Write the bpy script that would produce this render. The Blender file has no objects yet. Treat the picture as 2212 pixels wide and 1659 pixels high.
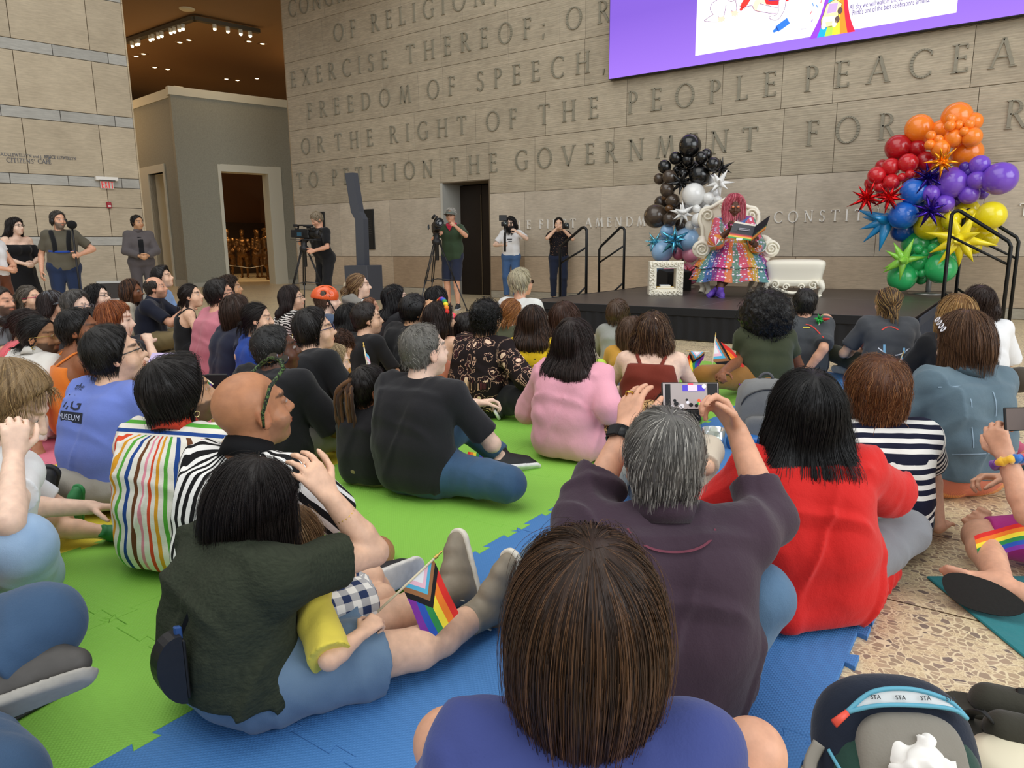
import bpy, math, random
import numpy as np
from mathutils import Vector, Matrix
random.seed(4); rng = np.random.default_rng(4)
SC = bpy.context.scene; COL = SC.collection; PI = math.pi
# ---------------------------------------------------------------- camera
# hall frame: X runs along the inscribed wall, Y towards it, Z up; units metres
CH, FPX, IW, IH = 1.08, 1540.0, 2212, 1659
PIT, ROL = math.radians(10.95), math.radians(0.54)
_n = math.hypot(.815, .579); RU = np.array([.815, -.579]) / _n; RN = np.array([.579, .815]) / _n
def _h(v): return np.array([RU @ v[:2], RN @ v[:2], v[2]])
_F = np.array([0, math.cos(PIT), -math.sin(PIT)]); _U = np.array([0, math.sin(PIT), math.cos(PIT)]); _R = np.array([1., 0, 0])
CX = _h(_R * math.cos(ROL) - _U * math.sin(ROL)); CY = _h(_R * math.sin(ROL) + _U * math.cos(ROL)); CF = _h(_F)
CAM = np.array([0, 0, CH])
def ray(x, y): return CF + (x - IW / 2) / FPX * CX + (IH / 2 - y) / FPX * CY
def G(x, y, z=0.0):                     # the place on a horizontal surface of height z
    d = ray(x, y); return CAM + d * (z - CH) / d[2]
def P(x, y, dep): return CAM + ray(x, y) * dep
def Wl(x, y, Y=12.25):                  # the place on the inscribed wall
    d = ray(x, y); return CAM + d * Y / d[1]
cd = bpy.data.cameras.new('camera'); cam = bpy.data.objects.new('camera', cd); COL.objects.link(cam)
cam.matrix_world = Matrix(((CX[0], CY[0], -CF[0], 0), (CX[1], CY[1], -CF[1], 0), (CX[2], CY[2], -CF[2], CH), (0, 0, 0, 1)))
cd.sensor_fit = 'HORIZONTAL'; cd.sensor_width = 36; cd.lens = FPX / IW * 36; cd.clip_start = .05; cd.clip_end = 200
SC.camera = cam
# ---------------------------------------------------------------- light and exposure
vs = SC.view_settings; vs.view_transform = 'Standard'; vs.look = 'None'; vs.gamma = 1; vs.use_curve_mapping = False; vs.exposure = -0.48
wd = bpy.data.worlds.new('world'); SC.world = wd; wd.use_nodes = True
bg = wd.node_tree.nodes['Background']; bg.inputs[0].default_value = (.93, .97, 1, 1); bg.inputs[1].default_value = .45
def lamp(name, kind, loc, energy, color=(1, 1, 1), size=1, size_y=None, aim=None, blend=.6, spot=60, spread=180):
    d = bpy.data.lights.new(name, kind); d.energy = energy; d.color = color
    if kind == 'AREA':
        d.shape = 'RECTANGLE'; d.size = size; d.size_y = size_y or size; d.spread = math.radians(spread)
    elif kind == 'SPOT': d.spot_size = math.radians(spot); d.spot_blend = blend; d.shadow_soft_size = size
    else: d.shadow_soft_size = size
    o = bpy.data.objects.new(name, d); COL.objects.link(o); o.location = loc
    if aim is not None: o.rotation_euler = (Vector(aim) - Vector(loc)).to_track_quat('-Z', 'Y').to_euler()
    return o
lamp('window_daylight', 'AREA', (11, 3.5, 6), 1900, (.93, .97, 1), 13, 9, (-4, 5, .5))
lamp('skylight', 'AREA', (-4, 1, 11), 1300, (1, .98, .94), 12, 12, (-4, 4, 0))
lamp('front_window', 'AREA', (0, -9, 6.5), 600, (.95, .98, 1), 14, 8, (-4, 8, 2))
# ---------------------------------------------------------------- helpers: tags and meshes
def setp(o, label=None, cat=None, group=None, kind=None, category=None):
    cat = cat or category
    for k, v in (('label', label), ('category', cat), ('group', group), ('kind', kind)):
        if v: o[k] = v
    return o
def empty(name, loc=(0, 0, 0), rz=0, **k):
    o = bpy.data.objects.new(name, None); COL.objects.link(o); o.location = loc; o.rotation_euler[2] = rz; o.empty_display_size = .1
    return setp(o, **k)
def rawmesh(name, v, loops, counts, smooth=True):
    me = bpy.data.meshes.new(name); v = np.ascontiguousarray(v, np.float32); loops = np.asarray(loops, np.int32).ravel(); counts = np.asarray(counts, np.int32)
    me.vertices.add(len(v)); me.vertices.foreach_set('co', v.ravel())
    me.loops.add(len(loops)); me.loops.foreach_set('vertex_index', loops)
    me.polygons.add(len(counts)); st = np.zeros(len(counts), np.int32); st[1:] = np.cumsum(counts)[:-1]
    me.polygons.foreach_set('loop_start', st); me.polygons.foreach_set('loop_total', counts)
    me.polygons.foreach_set('use_smooth', np.full(len(counts), smooth)); me.update(calc_edges=True); return me
def link(name, me, mats=(), parent=None, loc=None, rz=0, **k):
    o = bpy.data.objects.new(name, me); COL.objects.link(o)
    for m in (mats if isinstance(mats, (list, tuple)) else [mats]): me.materials.append(m)
    if parent: o.parent = parent
    if loc is not None: o.location = loc
    if rz: o.rotation_euler[2] = rz
    return setp(o, **k)
def basis(d):
    d = np.asarray(d, float); d = d / (np.linalg.norm(d) + 1e-9)
    a = np.cross(d, [0, 0, 1.0] if abs(d[2]) < .9 else [0, 1.0, 0]); a /= np.linalg.norm(a); return a, np.cross(a, d), d
class MB:
    def __init__(s): s.v = []; s.f = []; s.m = []; s.n = 0; s.mat = 0; s.sm = []; s.smooth = False
    def add(s, vs, fs, sm=None):
        s.v += [tuple(map(float, p)) for p in vs]; s.f += [tuple(i + s.n for i in f) for f in fs]; s.m += [s.mat] * len(fs)
        s.sm += [s.smooth if sm is None else sm] * len(fs); s.n += len(vs); return s
    def box(s, c, d, ax=None, bev=0.0):
        c = np.array(c, float); h = np.array(d, float) / 2; A = np.eye(3) if ax is None else np.array(ax, float)
        if bev <= 0:
            p = [c + A.T @ (h * np.array(q)) for q in [(-1,-1,-1),(1,-1,-1),(1,1,-1),(-1,1,-1),(-1,-1,1),(1,-1,1),(1,1,1),(-1,1,1)]]
            return s.add(p, [(3,2,1,0),(4,5,6,7),(0,1,5,4),(1,2,6,5),(2,3,7,6),(3,0,4,7)], False)
        b = min(bev, *(h * .98)); pts = []; idx = {}
        for sx in (-1, 1):
            for sy in (-1, 1):
                for sz in (-1, 1):
                    sg = np.array((sx, sy, sz))
                    for k in range(3):
                        q = h - b; q = q.copy(); q[k] = h[k]; idx[(sx, sy, sz, k)] = len(pts); pts.append(c + A.T @ (q * sg))
        F = []
        for k in range(3):
            i, j = [(1, 2), (2, 0), (0, 1)][k]
            for sg in (-1, 1):
                qs = []
                for a, b2 in ((-1, -1), (1, -1), (1, 1), (-1, 1)):
                    t = [0, 0, 0]; t[k] = sg; t[i] = a; t[j] = b2; qs.append(idx[(*t, k)])
                F.append(tuple(qs if sg > 0 else qs[::-1]))
        for k in range(3):
            i, j = [(1, 2), (2, 0), (0, 1)][k]
            for a in (-1, 1):
                for b2 in (-1, 1):
                    t0 = [0, 0, 0]; t0[k] = -1; t0[i] = a; t0[j] = b2; t1 = list(t0); t1[k] = 1
                    q = (idx[(*t0, i)], idx[(*t1, i)], idx[(*t1, j)], idx[(*t0, j)]); F.append(q if a * b2 < 0 else q[::-1])
        for sx in (-1, 1):
            for sy in (-1, 1):
                for sz in (-1, 1):
                    q = tuple(idx[(sx, sy, sz, k)] for k in range(3)); F.append(q if sx * sy * sz > 0 else q[::-1])
        return s.add(pts, F, False)
    def tube(s, pts, r, n=8, cap=True, flat=1.0, up=None):
        pts = [np.array(p, float) for p in pts]; r = [r] * len(pts) if np.isscalar(r) else list(r); V = []; a0 = None
        for i, p in enumerate(pts):
            t = pts[min(i + 1, len(pts) - 1)] - pts[max(i - 1, 0)]; t = t / (np.linalg.norm(t) + 1e-9)
            if a0 is None: a = basis(t)[0] if up is None else np.cross(np.array(up, float), t)
            else: a = a0
            a = a - t * (a @ t); a = a / (np.linalg.norm(a) + 1e-9); b = np.cross(t, a)
            a0 = a
            for k in range(n):
                th = 2 * PI * k / n; V.append(p + r[i] * (a * math.cos(th) + b * flat * math.sin(th)))
        F = []
        for i in range(len(pts) - 1):
            for k in range(n): F.append((i*n+k, i*n+(k+1) % n, (i+1)*n+(k+1) % n, (i+1)*n+k))
        s.add(V, F, True)
        if cap:
            m = s.n - len(V); s.f += [tuple(m + k for k in range(n))[::-1], tuple(m + (len(pts)-1)*n + k for k in range(n))]; s.m += [s.mat]*2; s.sm += [False]*2
        return s
    def lathe(s, prof, c=(0, 0, 0), n=20, ax=None, sx=1, sy=1):
        A = np.eye(3) if ax is None else np.array(basis(ax)); c = np.array(c, float); V = []
        for r, z in prof:
            for k in range(n): V.append(c + A.T @ np.array([sx*r*math.cos(2*PI*k/n), sy*r*math.sin(2*PI*k/n), z]))
        return s.add(V, [(i*n+k, i*n+(k+1) % n, (i+1)*n+(k+1) % n, (i+1)*n+k) for i in range(len(prof)-1) for k in range(n)], True)
    def ball(s, c, r, n=16, m=10, ax=None):
        r = np.array([r]*3 if np.isscalar(r) else r, float); A = np.eye(3) if ax is None else np.array(ax, float); c = np.array(c, float); V = []; F = []
        for i in range(m+1):
            ph = PI*i/m
            for k in range(n): V.append(c + A.T @ (r*np.array([math.sin(ph)*math.cos(2*PI*k/n), math.sin(ph)*math.sin(2*PI*k/n), -math.cos(ph)])))
        for i in range(m):
            for k in range(n): F.append((i*n+k, i*n+(k+1) % n, (i+1)*n+(k+1) % n, (i+1)*n+k))
        return s.add(V, F, True)
    def prism(s, poly, o, u, v, th):    # a flat outline in the plane o + a*u + b*v, given thickness along u x v
        o, u, v = (np.array(q, float) for q in (o, u, v)); w = np.cross(u, v); w /= np.linalg.norm(w); n = len(poly)
        V = [o + a*u + b*v for a, b in poly]; V += [p + w*th for p in V]
        return s.add(V, [tuple(range(n))[::-1], tuple(range(n, 2*n))] + [(i, (i+1) % n, n+(i+1) % n, n+i) for i in range(n)], False)
    def build(s, name, mats, parent=None, loc=None, rz=0, **k):
        me = rawmesh(name, np.array(s.v), [i for f in s.f for i in f], [len(f) for f in s.f], False)
        me.polygons.foreach_set('material_index', np.array(s.m, np.int32)); me.polygons.foreach_set('use_smooth', np.array(s.sm, bool))
        return link(name, me, mats, parent, loc, rz, **k)
def arc(c, r, a0, a1, n, u=(1, 0, 0), v=(0, 0, 1)):
    c, u, v = np.array(c, float), np.array(u, float), np.array(v, float)
    return [c + r*(math.cos(a)*u + math.sin(a)*v) for a in np.linspace(a0, a1, n)]
# ---------------------------------------------------------------- materials
_mc = {}
def srgb(c):
    if isinstance(c, str): c = tuple(int(c[i:i+2], 16) / 255 for i in (0, 2, 4))
    return tuple(x / 12.92 if x <= .04045 else ((x + .055) / 1.055) ** 2.4 for x in c[:3])
class NT:
    def __init__(s, name):
        s.m = bpy.data.materials.new(name); s.m.use_nodes = True; s.t = s.m.node_tree; s.b = s.t.nodes['Principled BSDF']
    def n(s, typ, ins=None, **kw):
        x = s.t.nodes.new('ShaderNode' + typ)
        for k, v in kw.items(): setattr(x, k, v)
        for k, v in (ins or {}).items(): s.put(x.inputs[k], v)
        return x
    def put(s, sock, v):
        if isinstance(v, bpy.types.NodeSocket): s.t.links.new(v, sock)
        elif isinstance(v, bpy.types.Node): s.t.links.new(v.outputs[0], sock)
        elif isinstance(v, tuple) and len(v) == 3 and sock.type == 'RGBA': sock.default_value = (*v, 1)
        else: sock.default_value = v
    def set(s, **kw):
        for k, v in kw.items(): s.put(s.b.inputs[k.replace('_', ' ')], v)
        return s
    def math(s, op, a, b=0.0, c=0.0): return s.n('Math', {0: a, 1: b, 2: c}, operation=op).outputs[0]
    def mix(s, f, a, b, mode='MIX'):
        x = s.n('Mix', data_type='RGBA', blend_type=mode); s.put(x.inputs[0], f); s.put(x.inputs[6], a); s.put(x.inputs[7], b); return x.outputs[2]
    def ramp(s, f, stops, interp='LINEAR'):
        x = s.n('ValToRGB', {0: f}); e = x.color_ramp; e.interpolation = interp
        while len(e.elements) < len(stops): e.elements.new(.5)
        for q, (p, c) in zip(e.elements, stops): q.position = p; q.color = (*c, 1)
        return x.outputs[0]
    def obj(s): return s.n('TexCoord').outputs['Object']
    def attr(s, name): return s.n('Attribute', attribute_name=name)
    def noise(s, vec, scale, detail=2, rough=.5): return s.n('TexNoise', {'Vector': vec, 'Scale': scale, 'Detail': detail, 'Roughness': rough}).outputs[0]
    def map(s, vec, scale=(1, 1, 1), rot=(0, 0, 0), loc=(0, 0, 0)): return s.n('Mapping', {'Vector': vec, 'Scale': scale, 'Rotation': rot, 'Location': loc}).outputs[0]
    def bump(s, h, strength=.3, dist=.01): s.put(s.b.inputs['Normal'], s.n('Bump', {'Height': h, 'Strength': strength, 'Distance': dist})); return s
def plain(c, rough=.6, metal=0, spec=.5, name=None, emit=0, grain=0, coat=0, trans=0):
    key = ('p', c, rough, metal, spec, emit, grain, coat, trans)
    if key in _mc: return _mc[key]
    t = NT(name or 'finish'); col = srgb(c)
    if grain:
        f = t.noise(t.obj(), grain, 3); t.set(Base_Color=t.mix(f, tuple(x*.8 for x in col), tuple(min(1, x*1.2) for x in col))); t.bump(f, .15, .004)
    else: t.set(Base_Color=col)
    t.set(Roughness=rough, Metallic=metal, Specular_IOR_Level=spec)
    if coat: t.set(Coat_Weight=coat, Coat_Roughness=.1)
    if trans: t.set(Transmission_Weight=trans)
    if emit: t.set(Emission_Color=col, Emission_Strength=emit)
    _mc[key] = t.m; return t.m
# ---------------------------------------------------------------- setting
def stone_mat(name, striate):
    t = NT(name); o = t.obj(); at = t.attr('Col'); v = t.noise(t.map(o, (1, 1, 1)), 2.2, 4, .6)
    vein = t.noise(t.map(o, (1.5, 1, 9), (0, .5, 0)), 5, 4, .65); fine = t.noise(o, 55, 2)
    c = t.mix(t.ramp(v, [(.3, (.78, .77, .76)), (.7, (1.1, 1.09, 1.06))]), (0, 0, 0), (1, 1, 1)); c = t.mix(1.0, at.outputs['Color'], t.ramp(v, [(.25, (.80, .79, .78)), (.75, (1.0, 1.0, 1.0))]), 'MULTIPLY')
    c = t.mix(1.0, c, t.ramp(vein, [(.35, (.82, .81, .80)), (.65, (1.0, .99, .97))]), 'MULTIPLY'); h = t.math('MULTIPLY', fine, .4)
    if striate:
        mask = t.ramp(t.math('GREATER_THAN', t.n('SeparateXYZ', {0: o}).outputs[2], 2.15), [(0, (0, 0, 0)), (1, (1, 1, 1))])
        w = t.n('TexWave', {'Vector': t.map(o, (1, 1, 1)), 'Scale': 9.0, 'Distortion': 1.2, 'Detail': 2, 'Detail Scale': 1.5}, wave_type='BANDS', bands_direction='Z').outputs[1]
        st = t.noise(t.map(o, (1.2, 1, 42)), 1.6, 3, .7)
        c2 = t.mix(1.0, c, t.ramp(st, [(.3, (.74, .745, .72)), (.7, (1.02, 1.0, .97))]), 'MULTIPLY'); c = t.mix(mask, c, c2)
        h = t.math('ADD', h, t.math('MULTIPLY', t.math('MULTIPLY', w, mask), .8))
    t.set(Base_Color=c, Roughness=.62, Specular_IOR_Level=.35); t.bump(h, .35, .006); return t.m
STONE = stone_mat('tooled_stone', True); STONE2 = stone_mat('smooth_stone', False)
DARKJ = plain('4a4338', .9)
def slab_wall(name, rects, o, u, w, th, mat, gap=.006, parent=None, **k):
    """stone slabs (a0, a1, z0, z1, colour) laid on the plane o + a*u, w points out of the wall"""
    o, u, w = np.array(o, float), np.array(u, float), np.array(w, float); V = []; L = []; Cn = []; col = []
    for a0, a1, z0, z1, c in rects:
        g = gap / 2; n = len(V); cc = srgb(c); q = np.array([(a0+g, z0+g), (a1-g, z0+g), (a1-g, z1-g), (a0+g, z1-g)])
        for (a, z) in q: V.append(o + u*a - w*th + np.array([0, 0, z]))
        for (a, z) in q: V.append(o + u*a - w*.004 + np.array([0, 0, z]))
        ins = [(1, 1), (-1, 1), (-1, -1), (1, -1)]
        for (a, z), (da, dz) in zip(q, ins): V.append(o + u*(a+da*.004) + np.array([0, 0, z+dz*.004]))
        fs = [(8, 9, 10, 11)] + [(4+i, 4+(i+1) % 4, 8+(i+1) % 4, 8+i) for i in range(4)] + [(i, (i+1) % 4, 4+(i+1) % 4, 4+i) for i in range(4)] + [(3, 2, 1, 0)]
        if np.cross(u, [0, 0, 1]) @ w < 0: fs = [f[::-1] for f in fs]
        for f in fs: L += [n+i for i in f]; Cn.append(4)
        f = rng.uniform(.93, 1.05); col += [(*[min(1, x*f) for x in cc], 1)] * 12
    me = rawmesh(name, np.array(V), L, Cn, False); a = me.color_attributes.new('Col', 'FLOAT_COLOR', 'POINT'); a.data.foreach_set('color', np.array(col, np.float32).ravel())
    return link(name, me, mat, parent, **k)
def cut_rects(rects, d):                # leave the door opening d out of the slabs
    out = []
    for a0, a1, z0, z1, c in rects:
        if a1 <= d[0] or a0 >= d[1] or z0 >= d[3] or z1 <= d[2]: out.append((a0, a1, z0, z1, c)); continue
        if a0 < d[0]: out.append((a0, d[0], z0, z1, c))
        if a1 > d[1]: out.append((d[1], a1, z0, z1, c))
        if z1 > d[3]: out.append((max(a0, d[0]), min(a1, d[1]), d[3], z1, c))
    return out
YW = 12.25; XL, XR = -15.56, 3.6
def course(z0, z1, pts, c):
    xs = sorted({XL, XR, *[float(Wl(*p)[0]) for p in pts]}); x = xs[-2]
    while x + 2.1 < XR: x += rng.uniform(1.2, 2.1); xs.append(x)
    xs = sorted(xs); return [(a, b, z0, z1, c) for a, b in zip(xs, xs[1:])]
GS = 'cbbfab'; LS = 'd2c6b4'
rects = course(2.15, 3.18, [(669,430),(766,360),(882,345),(1008,345),(1155,350),(1325,340),(1525,300),(1690,310),(1803,300),(2104,300)], GS)
rects += course(3.18, 3.99, [(678,310),(779,300),(895,285),(1027,265),(1178,250),(1354,215),(1560,200),(1690,170),(1801,170),(2102,120)], GS)
rects += course(3.99, 4.80, [(661,240),(719,230),(828,210),(903,190),(956,180),(1099,150),(1263,120),(1420,150),(1600,110)], GS)
rects += course(4.80, 5.60, [(715,155),(828,140),(952,100),(1097,60),(1209,40),(1265,40)], GS) + course(5.60, 6.40, [(647,90),(696,80),(746,60),(866,40),(998,20)], GS)
rects += course(6.40, 7.20, [(640,10),(700,20),(757,10)], GS) + course(7.2, 8.0, [], GS)
rects += course(.87, 2.15, [(735,500),(842,480),(1133,460),(1298,450),(1716,480),(1895,470),(2120,480)], LS)
rects += [(a, b, z0, z1, 'b39c82' if abs(a + 12.0) < .9 else c) for a, b, z0, z1, c in course(.155, .87, [(743,575),(850,575),(1133,600),(1298,590),(1480,600),(1716,600),(1960,600)], 'cdb9a0')]
rects += course(0, .155, [(700,620),(822,630),(1100,640),(1250,640),(2170,680)], 'b9b2a2')
DOOR = (-10.57, -9.23, 0, 2.44)
wb = slab_wall('wall_back', cut_rects(rects, DOOR), (0, YW, 0), (1, 0, 0), (0, -1, 0), .05, STONE, kind='structure')
b = MB(); 
for a0, a1, z0, z1, _ in cut_rects([(XL, XR, 0, 8, 0)], DOOR): b.box(((a0+a1)/2, YW+.34, (z0+z1)/2), (a1-a0, .6, z1-z0))
for z0, z1 in [(0, .16), (.16, 1.3), (1.3, 2.4), (2.4, 3.6), (3.6, 5), (5, 6.5), (6.5, 8)]: pass
b.build('wall_core', DARKJ, wb)
slab_wall('wall_end', [(0, .6, z0, z1, 'b5a082') for z0, z1 in [(0, .155), (.155, .87), (.87, 2.15), (2.15, 3.18), (3.18, 3.99), (3.99, 4.8), (4.8, 5.6), (5.6, 6.4), (6.4, 7.2), (7.2, 8)]], (XL-.03, YW, 0), (0, 1, 0), (-1, 0, 0), .03, STONE2, parent=wb)
# door recess in the inscribed wall
b = MB(); b.box((DOOR[0]+.03, YW+.35, 1.22), (.06, .72, 2.44)); b.build('wall_recess_jamb', plain('c9c8c0', .35, .3), kind='structure')
b = MB(); b.box((DOOR[1]-.01, YW+.35, 1.22), (.02, .7, 2.44)); b.box((-9.9, YW+.35, 2.44), (1.34, .7, .02)); b.build('wall_recess', plain('6b5d49', .6), kind='structure')
bronze = plain('2a2018', .38, .55, grain=3)
d = MB(); d.box((-10.24, YW+.62, 1.21), (.66, .05, 2.4), bev=.006); o = d.build('door_1', bronze, kind='structure')
d = MB(); d.box((-9.57, YW+.62, 1.21), (.66, .05, 2.4), bev=.006); o2 = d.build('door_2', bronze, kind='structure')
d = MB(); d.box((-9.91, YW+.59, 1.1), (.012, .02, 2.2)); d.build('door_edge', plain('8a7c66', .3, .8), o2)
b = MB(); b.box((-9.9, YW+1.0, 1.3), (2.2, .06, 2.8)); b.build('wall_recess_back', plain('1c1712', .8), kind='structure')
# floor of terrazzo
t = NT('terrazzo'); ob = t.obj(); vec = t.map(ob, (1, 1.25, 1)); vec = t.n('VectorMath', {0: vec, 1: t.n('VectorMath', {0: t.n('TexNoise', {'Vector': ob, 'Scale': 9, 'Detail': 1}).outputs[1], 'Scale': .05}, operation='SCALE').outputs[0]}, operation='ADD').outputs[0]
v1 = t.n('TexVoronoi', {'Vector': vec, 'Scale': 40}); v2 = t.n('TexVoronoi', {'Vector': vec, 'Scale': 40}, feature='DISTANCE_TO_EDGE'); v3 = t.n('TexVoronoi', {'Vector': vec, 'Scale': 85}); v4 = t.n('TexVoronoi', {'Vector': vec, 'Scale': 85}, feature='DISTANCE_TO_EDGE')
pick = t.n('SeparateColor', {0: v1.outputs['Color']}).outputs[0]
chip = t.ramp(pick, [(0, srgb('a39078')), (.3, srgb('b7a184')), (.55, srgb('c6af90')), (.8, srgb('aa947b')), (.93, srgb('8d7d70')), (1, srgb('6f6259'))])
small = t.ramp(t.n('SeparateColor', {0: v3.outputs['Color']}).outputs[0], [(0, srgb('b9a283')), (.5, srgb('e0cda4')), (1, srgb('cbb48f'))])
small = t.mix(t.ramp(v4.outputs[0], [(.02, (1, 1, 1)), (.09, (0, 0, 0))]), small, srgb('ecdcb4'))
c = t.mix(t.ramp(v2.outputs[0], [(.05, (1, 1, 1)), (.1, (0, 0, 0))]), chip, srgb('ecdcb6'))
c = t.mix(t.math('GREATER_THAN', t.n('SeparateColor', {0: v1.outputs['Color']}).outputs[1], .62), c, small)
br = t.n('TexBrick', {'Vector': t.map(ob, (1, 1, 1), loc=(1.7, .215, 0)), 'Color1': (1, 1, 1), 'Color2': (1, 1, 1), 'Mortar': (.16, .13, .1), 'Scale': 1.0, 'Mortar Size': .004, 'Mortar Smooth': .05, 'Brick Width': 4.0, 'Row Height': .635}, offset=0)
c = t.mix(1.0, c, br.outputs[0], 'MULTIPLY'); t.set(Base_Color=c, Roughness=.32, Specular_IOR_Level=.45)
b = MB(); b.box((-6, 4, -.05), (60, 44, .1)); b.build('floor', t.m, kind='structure')
# ---------------------------------------------------------------- letters cut in stone
def band(cx, cz, rx, rz, a0, a1, wx, wz, n=16):      # a curved stroke, thick at the sides and thin at top and bottom
    A = np.radians(np.linspace(a0, a1, n)); o = [(cx+rx*math.cos(a), cz+rz*math.sin(a)) for a in A]; i = [(cx+(rx-wx)*math.cos(a), cz+(rz-wz)*math.sin(a)) for a in A]
    return [(o[k], o[k+1], i[k+1], i[k]) for k in range(n-1)]
def vst(x, z0, z1, w=.13): return [((x-w/2, z0), (x+w/2, z0), (x+w/2, z1), (x-w/2, z1))]
def hst(x0, x1, z, w=.06): return [((x0, z-w/2), (x1, z-w/2), (x1, z+w/2), (x0, z+w/2))]
def dg(x0, z0, x1, z1, w): return [((x0-w/2, z0), (x0+w/2, z0), (x1+w/2, z1), (x1-w/2, z1))]
def sf(x, z, l=.28, up=1): return [((x-l/2, z), (x+l/2, z), (x+.07, z+.05*up), (x-.07, z+.05*up))] if up > 0 else [((x-.07, z-.05), (x+.07, z-.05), (x+l/2, z), (x-l/2, z))]
def tick(x, z0, z1): return [((x-.03, z0), (x+.03, z0), (x+.03, z1), (x-.03, z1))]
GL = {
 'I': (.30, vst(.15, 0, 1) + sf(.15, 0) + sf(.15, 1, up=-1)),
 'T': (.72, vst(.36, 0, 1) + sf(.36, 0) + hst(.03, .69, .97) + tick(.05, .80, .97) + tick(.67, .80, .97)),
 'H': (.86, vst(.16, 0, 1) + vst(.70, 0, 1) + sf(.16, 0) + sf(.70, 0) + sf(.16, 1, up=-1) + sf(.70, 1, up=-1) + hst(.16, .70, .52)),
 'E': (.56, vst(.15, 0, 1) + sf(.12, 0) + sf(.12, 1, up=-1) + hst(.15, .50, .97) + hst(.15, .45, .52) + hst(.15, .54, .03) + tick(.48, .82, .97) + tick(.44, .44, .60) + tick(.52, .03, .19)),
 'F': (.52, vst(.15, 0, 1) + sf(.15, 0) + sf(.12, 1, up=-1) + hst(.15, .49, .97) + hst(.15, .43, .52) + tick(.47, .82, .97) + tick(.42, .44, .60)),
 'L': (.56, vst(.15, 0, 1) + sf(.12, 0) + sf(.15, 1, up=-1) + hst(.15, .54, .03) + tick(.52, .03, .20)),
 'O': (.96, band(.48, .5, .46, .53, 0, 360, .13, .06, 29)),
 'C': (.80, band(.48, .5, .46, .53, 52, 308, .13, .06, 22) + tick(.745, .76, .94) + tick(.745, .06, .22)),
 'G': (.86, band(.48, .5, .46, .53, 52, 300, .13, .06, 22) + tick(.745, .76, .94) + vst(.74, .04, .44, .12) + hst(.62, .84, .44, .05)),
 'D': (.86, vst(.15, 0, 1) + sf(.12, 0, .2) + sf(.12, 1, .2, -1) + band(.34, .5, .48, .5, -90, 90, .13, .06, 18) + hst(.15, .36, .97) + hst(.15, .36, .03)),
 'P': (.58, vst(.15, 0, 1) + sf(.15, 0) + sf(.12, 1, .2, -1) + band(.26, .74, .28, .26, -90, 90, .12, .055, 14) + hst(.15, .28, .972, .055) + hst(.15, .28, .51, .055)),
 'R': (.72, vst(.15, 0, 1) + sf(.15, 0) + sf(.12, 1, .2, -1) + band(.26, .75, .28, .25, -90, 90, .12, .055, 14) + hst(.15, .28, .972, .055) + hst(.15, .28, .52, .055) + dg(.64, 0, .32, .52, .14) + sf(.66, 0, .2)),
 'S': (.54, band(.27, .76, .21, .25, 30, 255, .10, .07, 14) + band(.27, .26, .23, .28, -155, 85, .11, .07, 16) + tick(.44, .80, .95) + tick(.06, .06, .22)),
 'N': (.88, vst(.16, 0, 1, .07) + vst(.72, 0, 1, .07) + dg(.72, -.02, .13, 1, .15) + sf(.16, 0, .26) + sf(.72, 1, .26, -1) + sf(.11, 1, .16, -1)),
 'M': (1.0, dg(.12, 0, .24, 1, .07) + dg(.51, 0, .25, 1, .13) + dg(.49, 0, .74, 1, .07) + dg(.88, 0, .76, 1, .14) + sf(.12, 0, .24) + sf(.88, 0, .26)),
 'A': (.86, dg(.10, 0, .43, 1.02, .07) + dg(.76, 0, .43, 1.02, .14) + hst(.22, .62, .37, .05) + sf(.10, 0, .24) + sf(.76, 0, .26)),
 'V': (.84, dg(.42, -.02, .10, 1, .14) + dg(.42, -.02, .74, 1, .07) + sf(.10, 1, .26, -1) + sf(.74, 1, .22, -1)),
 'X': (.84, dg(.72, 0, .12, 1, .14) + dg(.10, 0, .70, 1, .07) + sf(.72, 0, .26) + sf(.10, 0, .22) + sf(.12, 1, .26, -1) + sf(.70, 1, .22, -1)),
 'U': (.86, vst(.16, .3, 1, .13) + vst(.70, .3, 1, .07) + band(.43, .32, .335, .34, 180, 360, .12, .07, 14) + sf(.16, 1, up=-1) + sf(.70, 1, .22, -1)),
 'B': (.64, vst(.15, 0, 1) + sf(.12, 0, .2) + sf(.12, 1, .2, -1) + band(.26, .76, .25, .24, -90, 90, .11, .055, 12) + band(.26, .27, .31, .27, -90, 90, .12, .055, 12) + hst(.15, .28, .97, .055) + hst(.15, .28, .53, .055) + hst(.15, .28, .03, .055)),
 'Y': (.78, vst(.39, 0, .45) + sf(.39, 0) + dg(.39, .42, .10, 1, .13) + dg(.39, .42, .68, 1, .07) + sf(.10, 1, .24, -1) + sf(.68, 1, .2, -1)),
 'W': (1.2, dg(.34, -.02, .10, 1, .13) + dg(.34, 0, .58, 1, .07) + dg(.82, -.02, .58, 1, .13) + dg(.82, 0, 1.08, 1, .07) + sf(.10, 1, .24, -1) + sf(1.08, 1, .2, -1)),
 'Z': (.64, hst(.06, .6, .97) + hst(.04, .6, .03) + dg(.12, .03, .52, .97, .13)),
 ',': (.22, [((.06, -.22), (.12, -.20), (.17, .08), (.06, .08))]), ';': (.22, [((.04, -.2), (.10, -.18), (.16, .1), (.05, .1)), ((.05, .45), (.16, .45), (.16, .57), (.05, .57))]),
 '.': (.22, [((.05, 0), (.16, 0), (.16, .12), (.05, .12))]), "'": (.2, [((.05, .7), (.1, .7), (.14, 1), (.05, 1))]),
}
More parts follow.
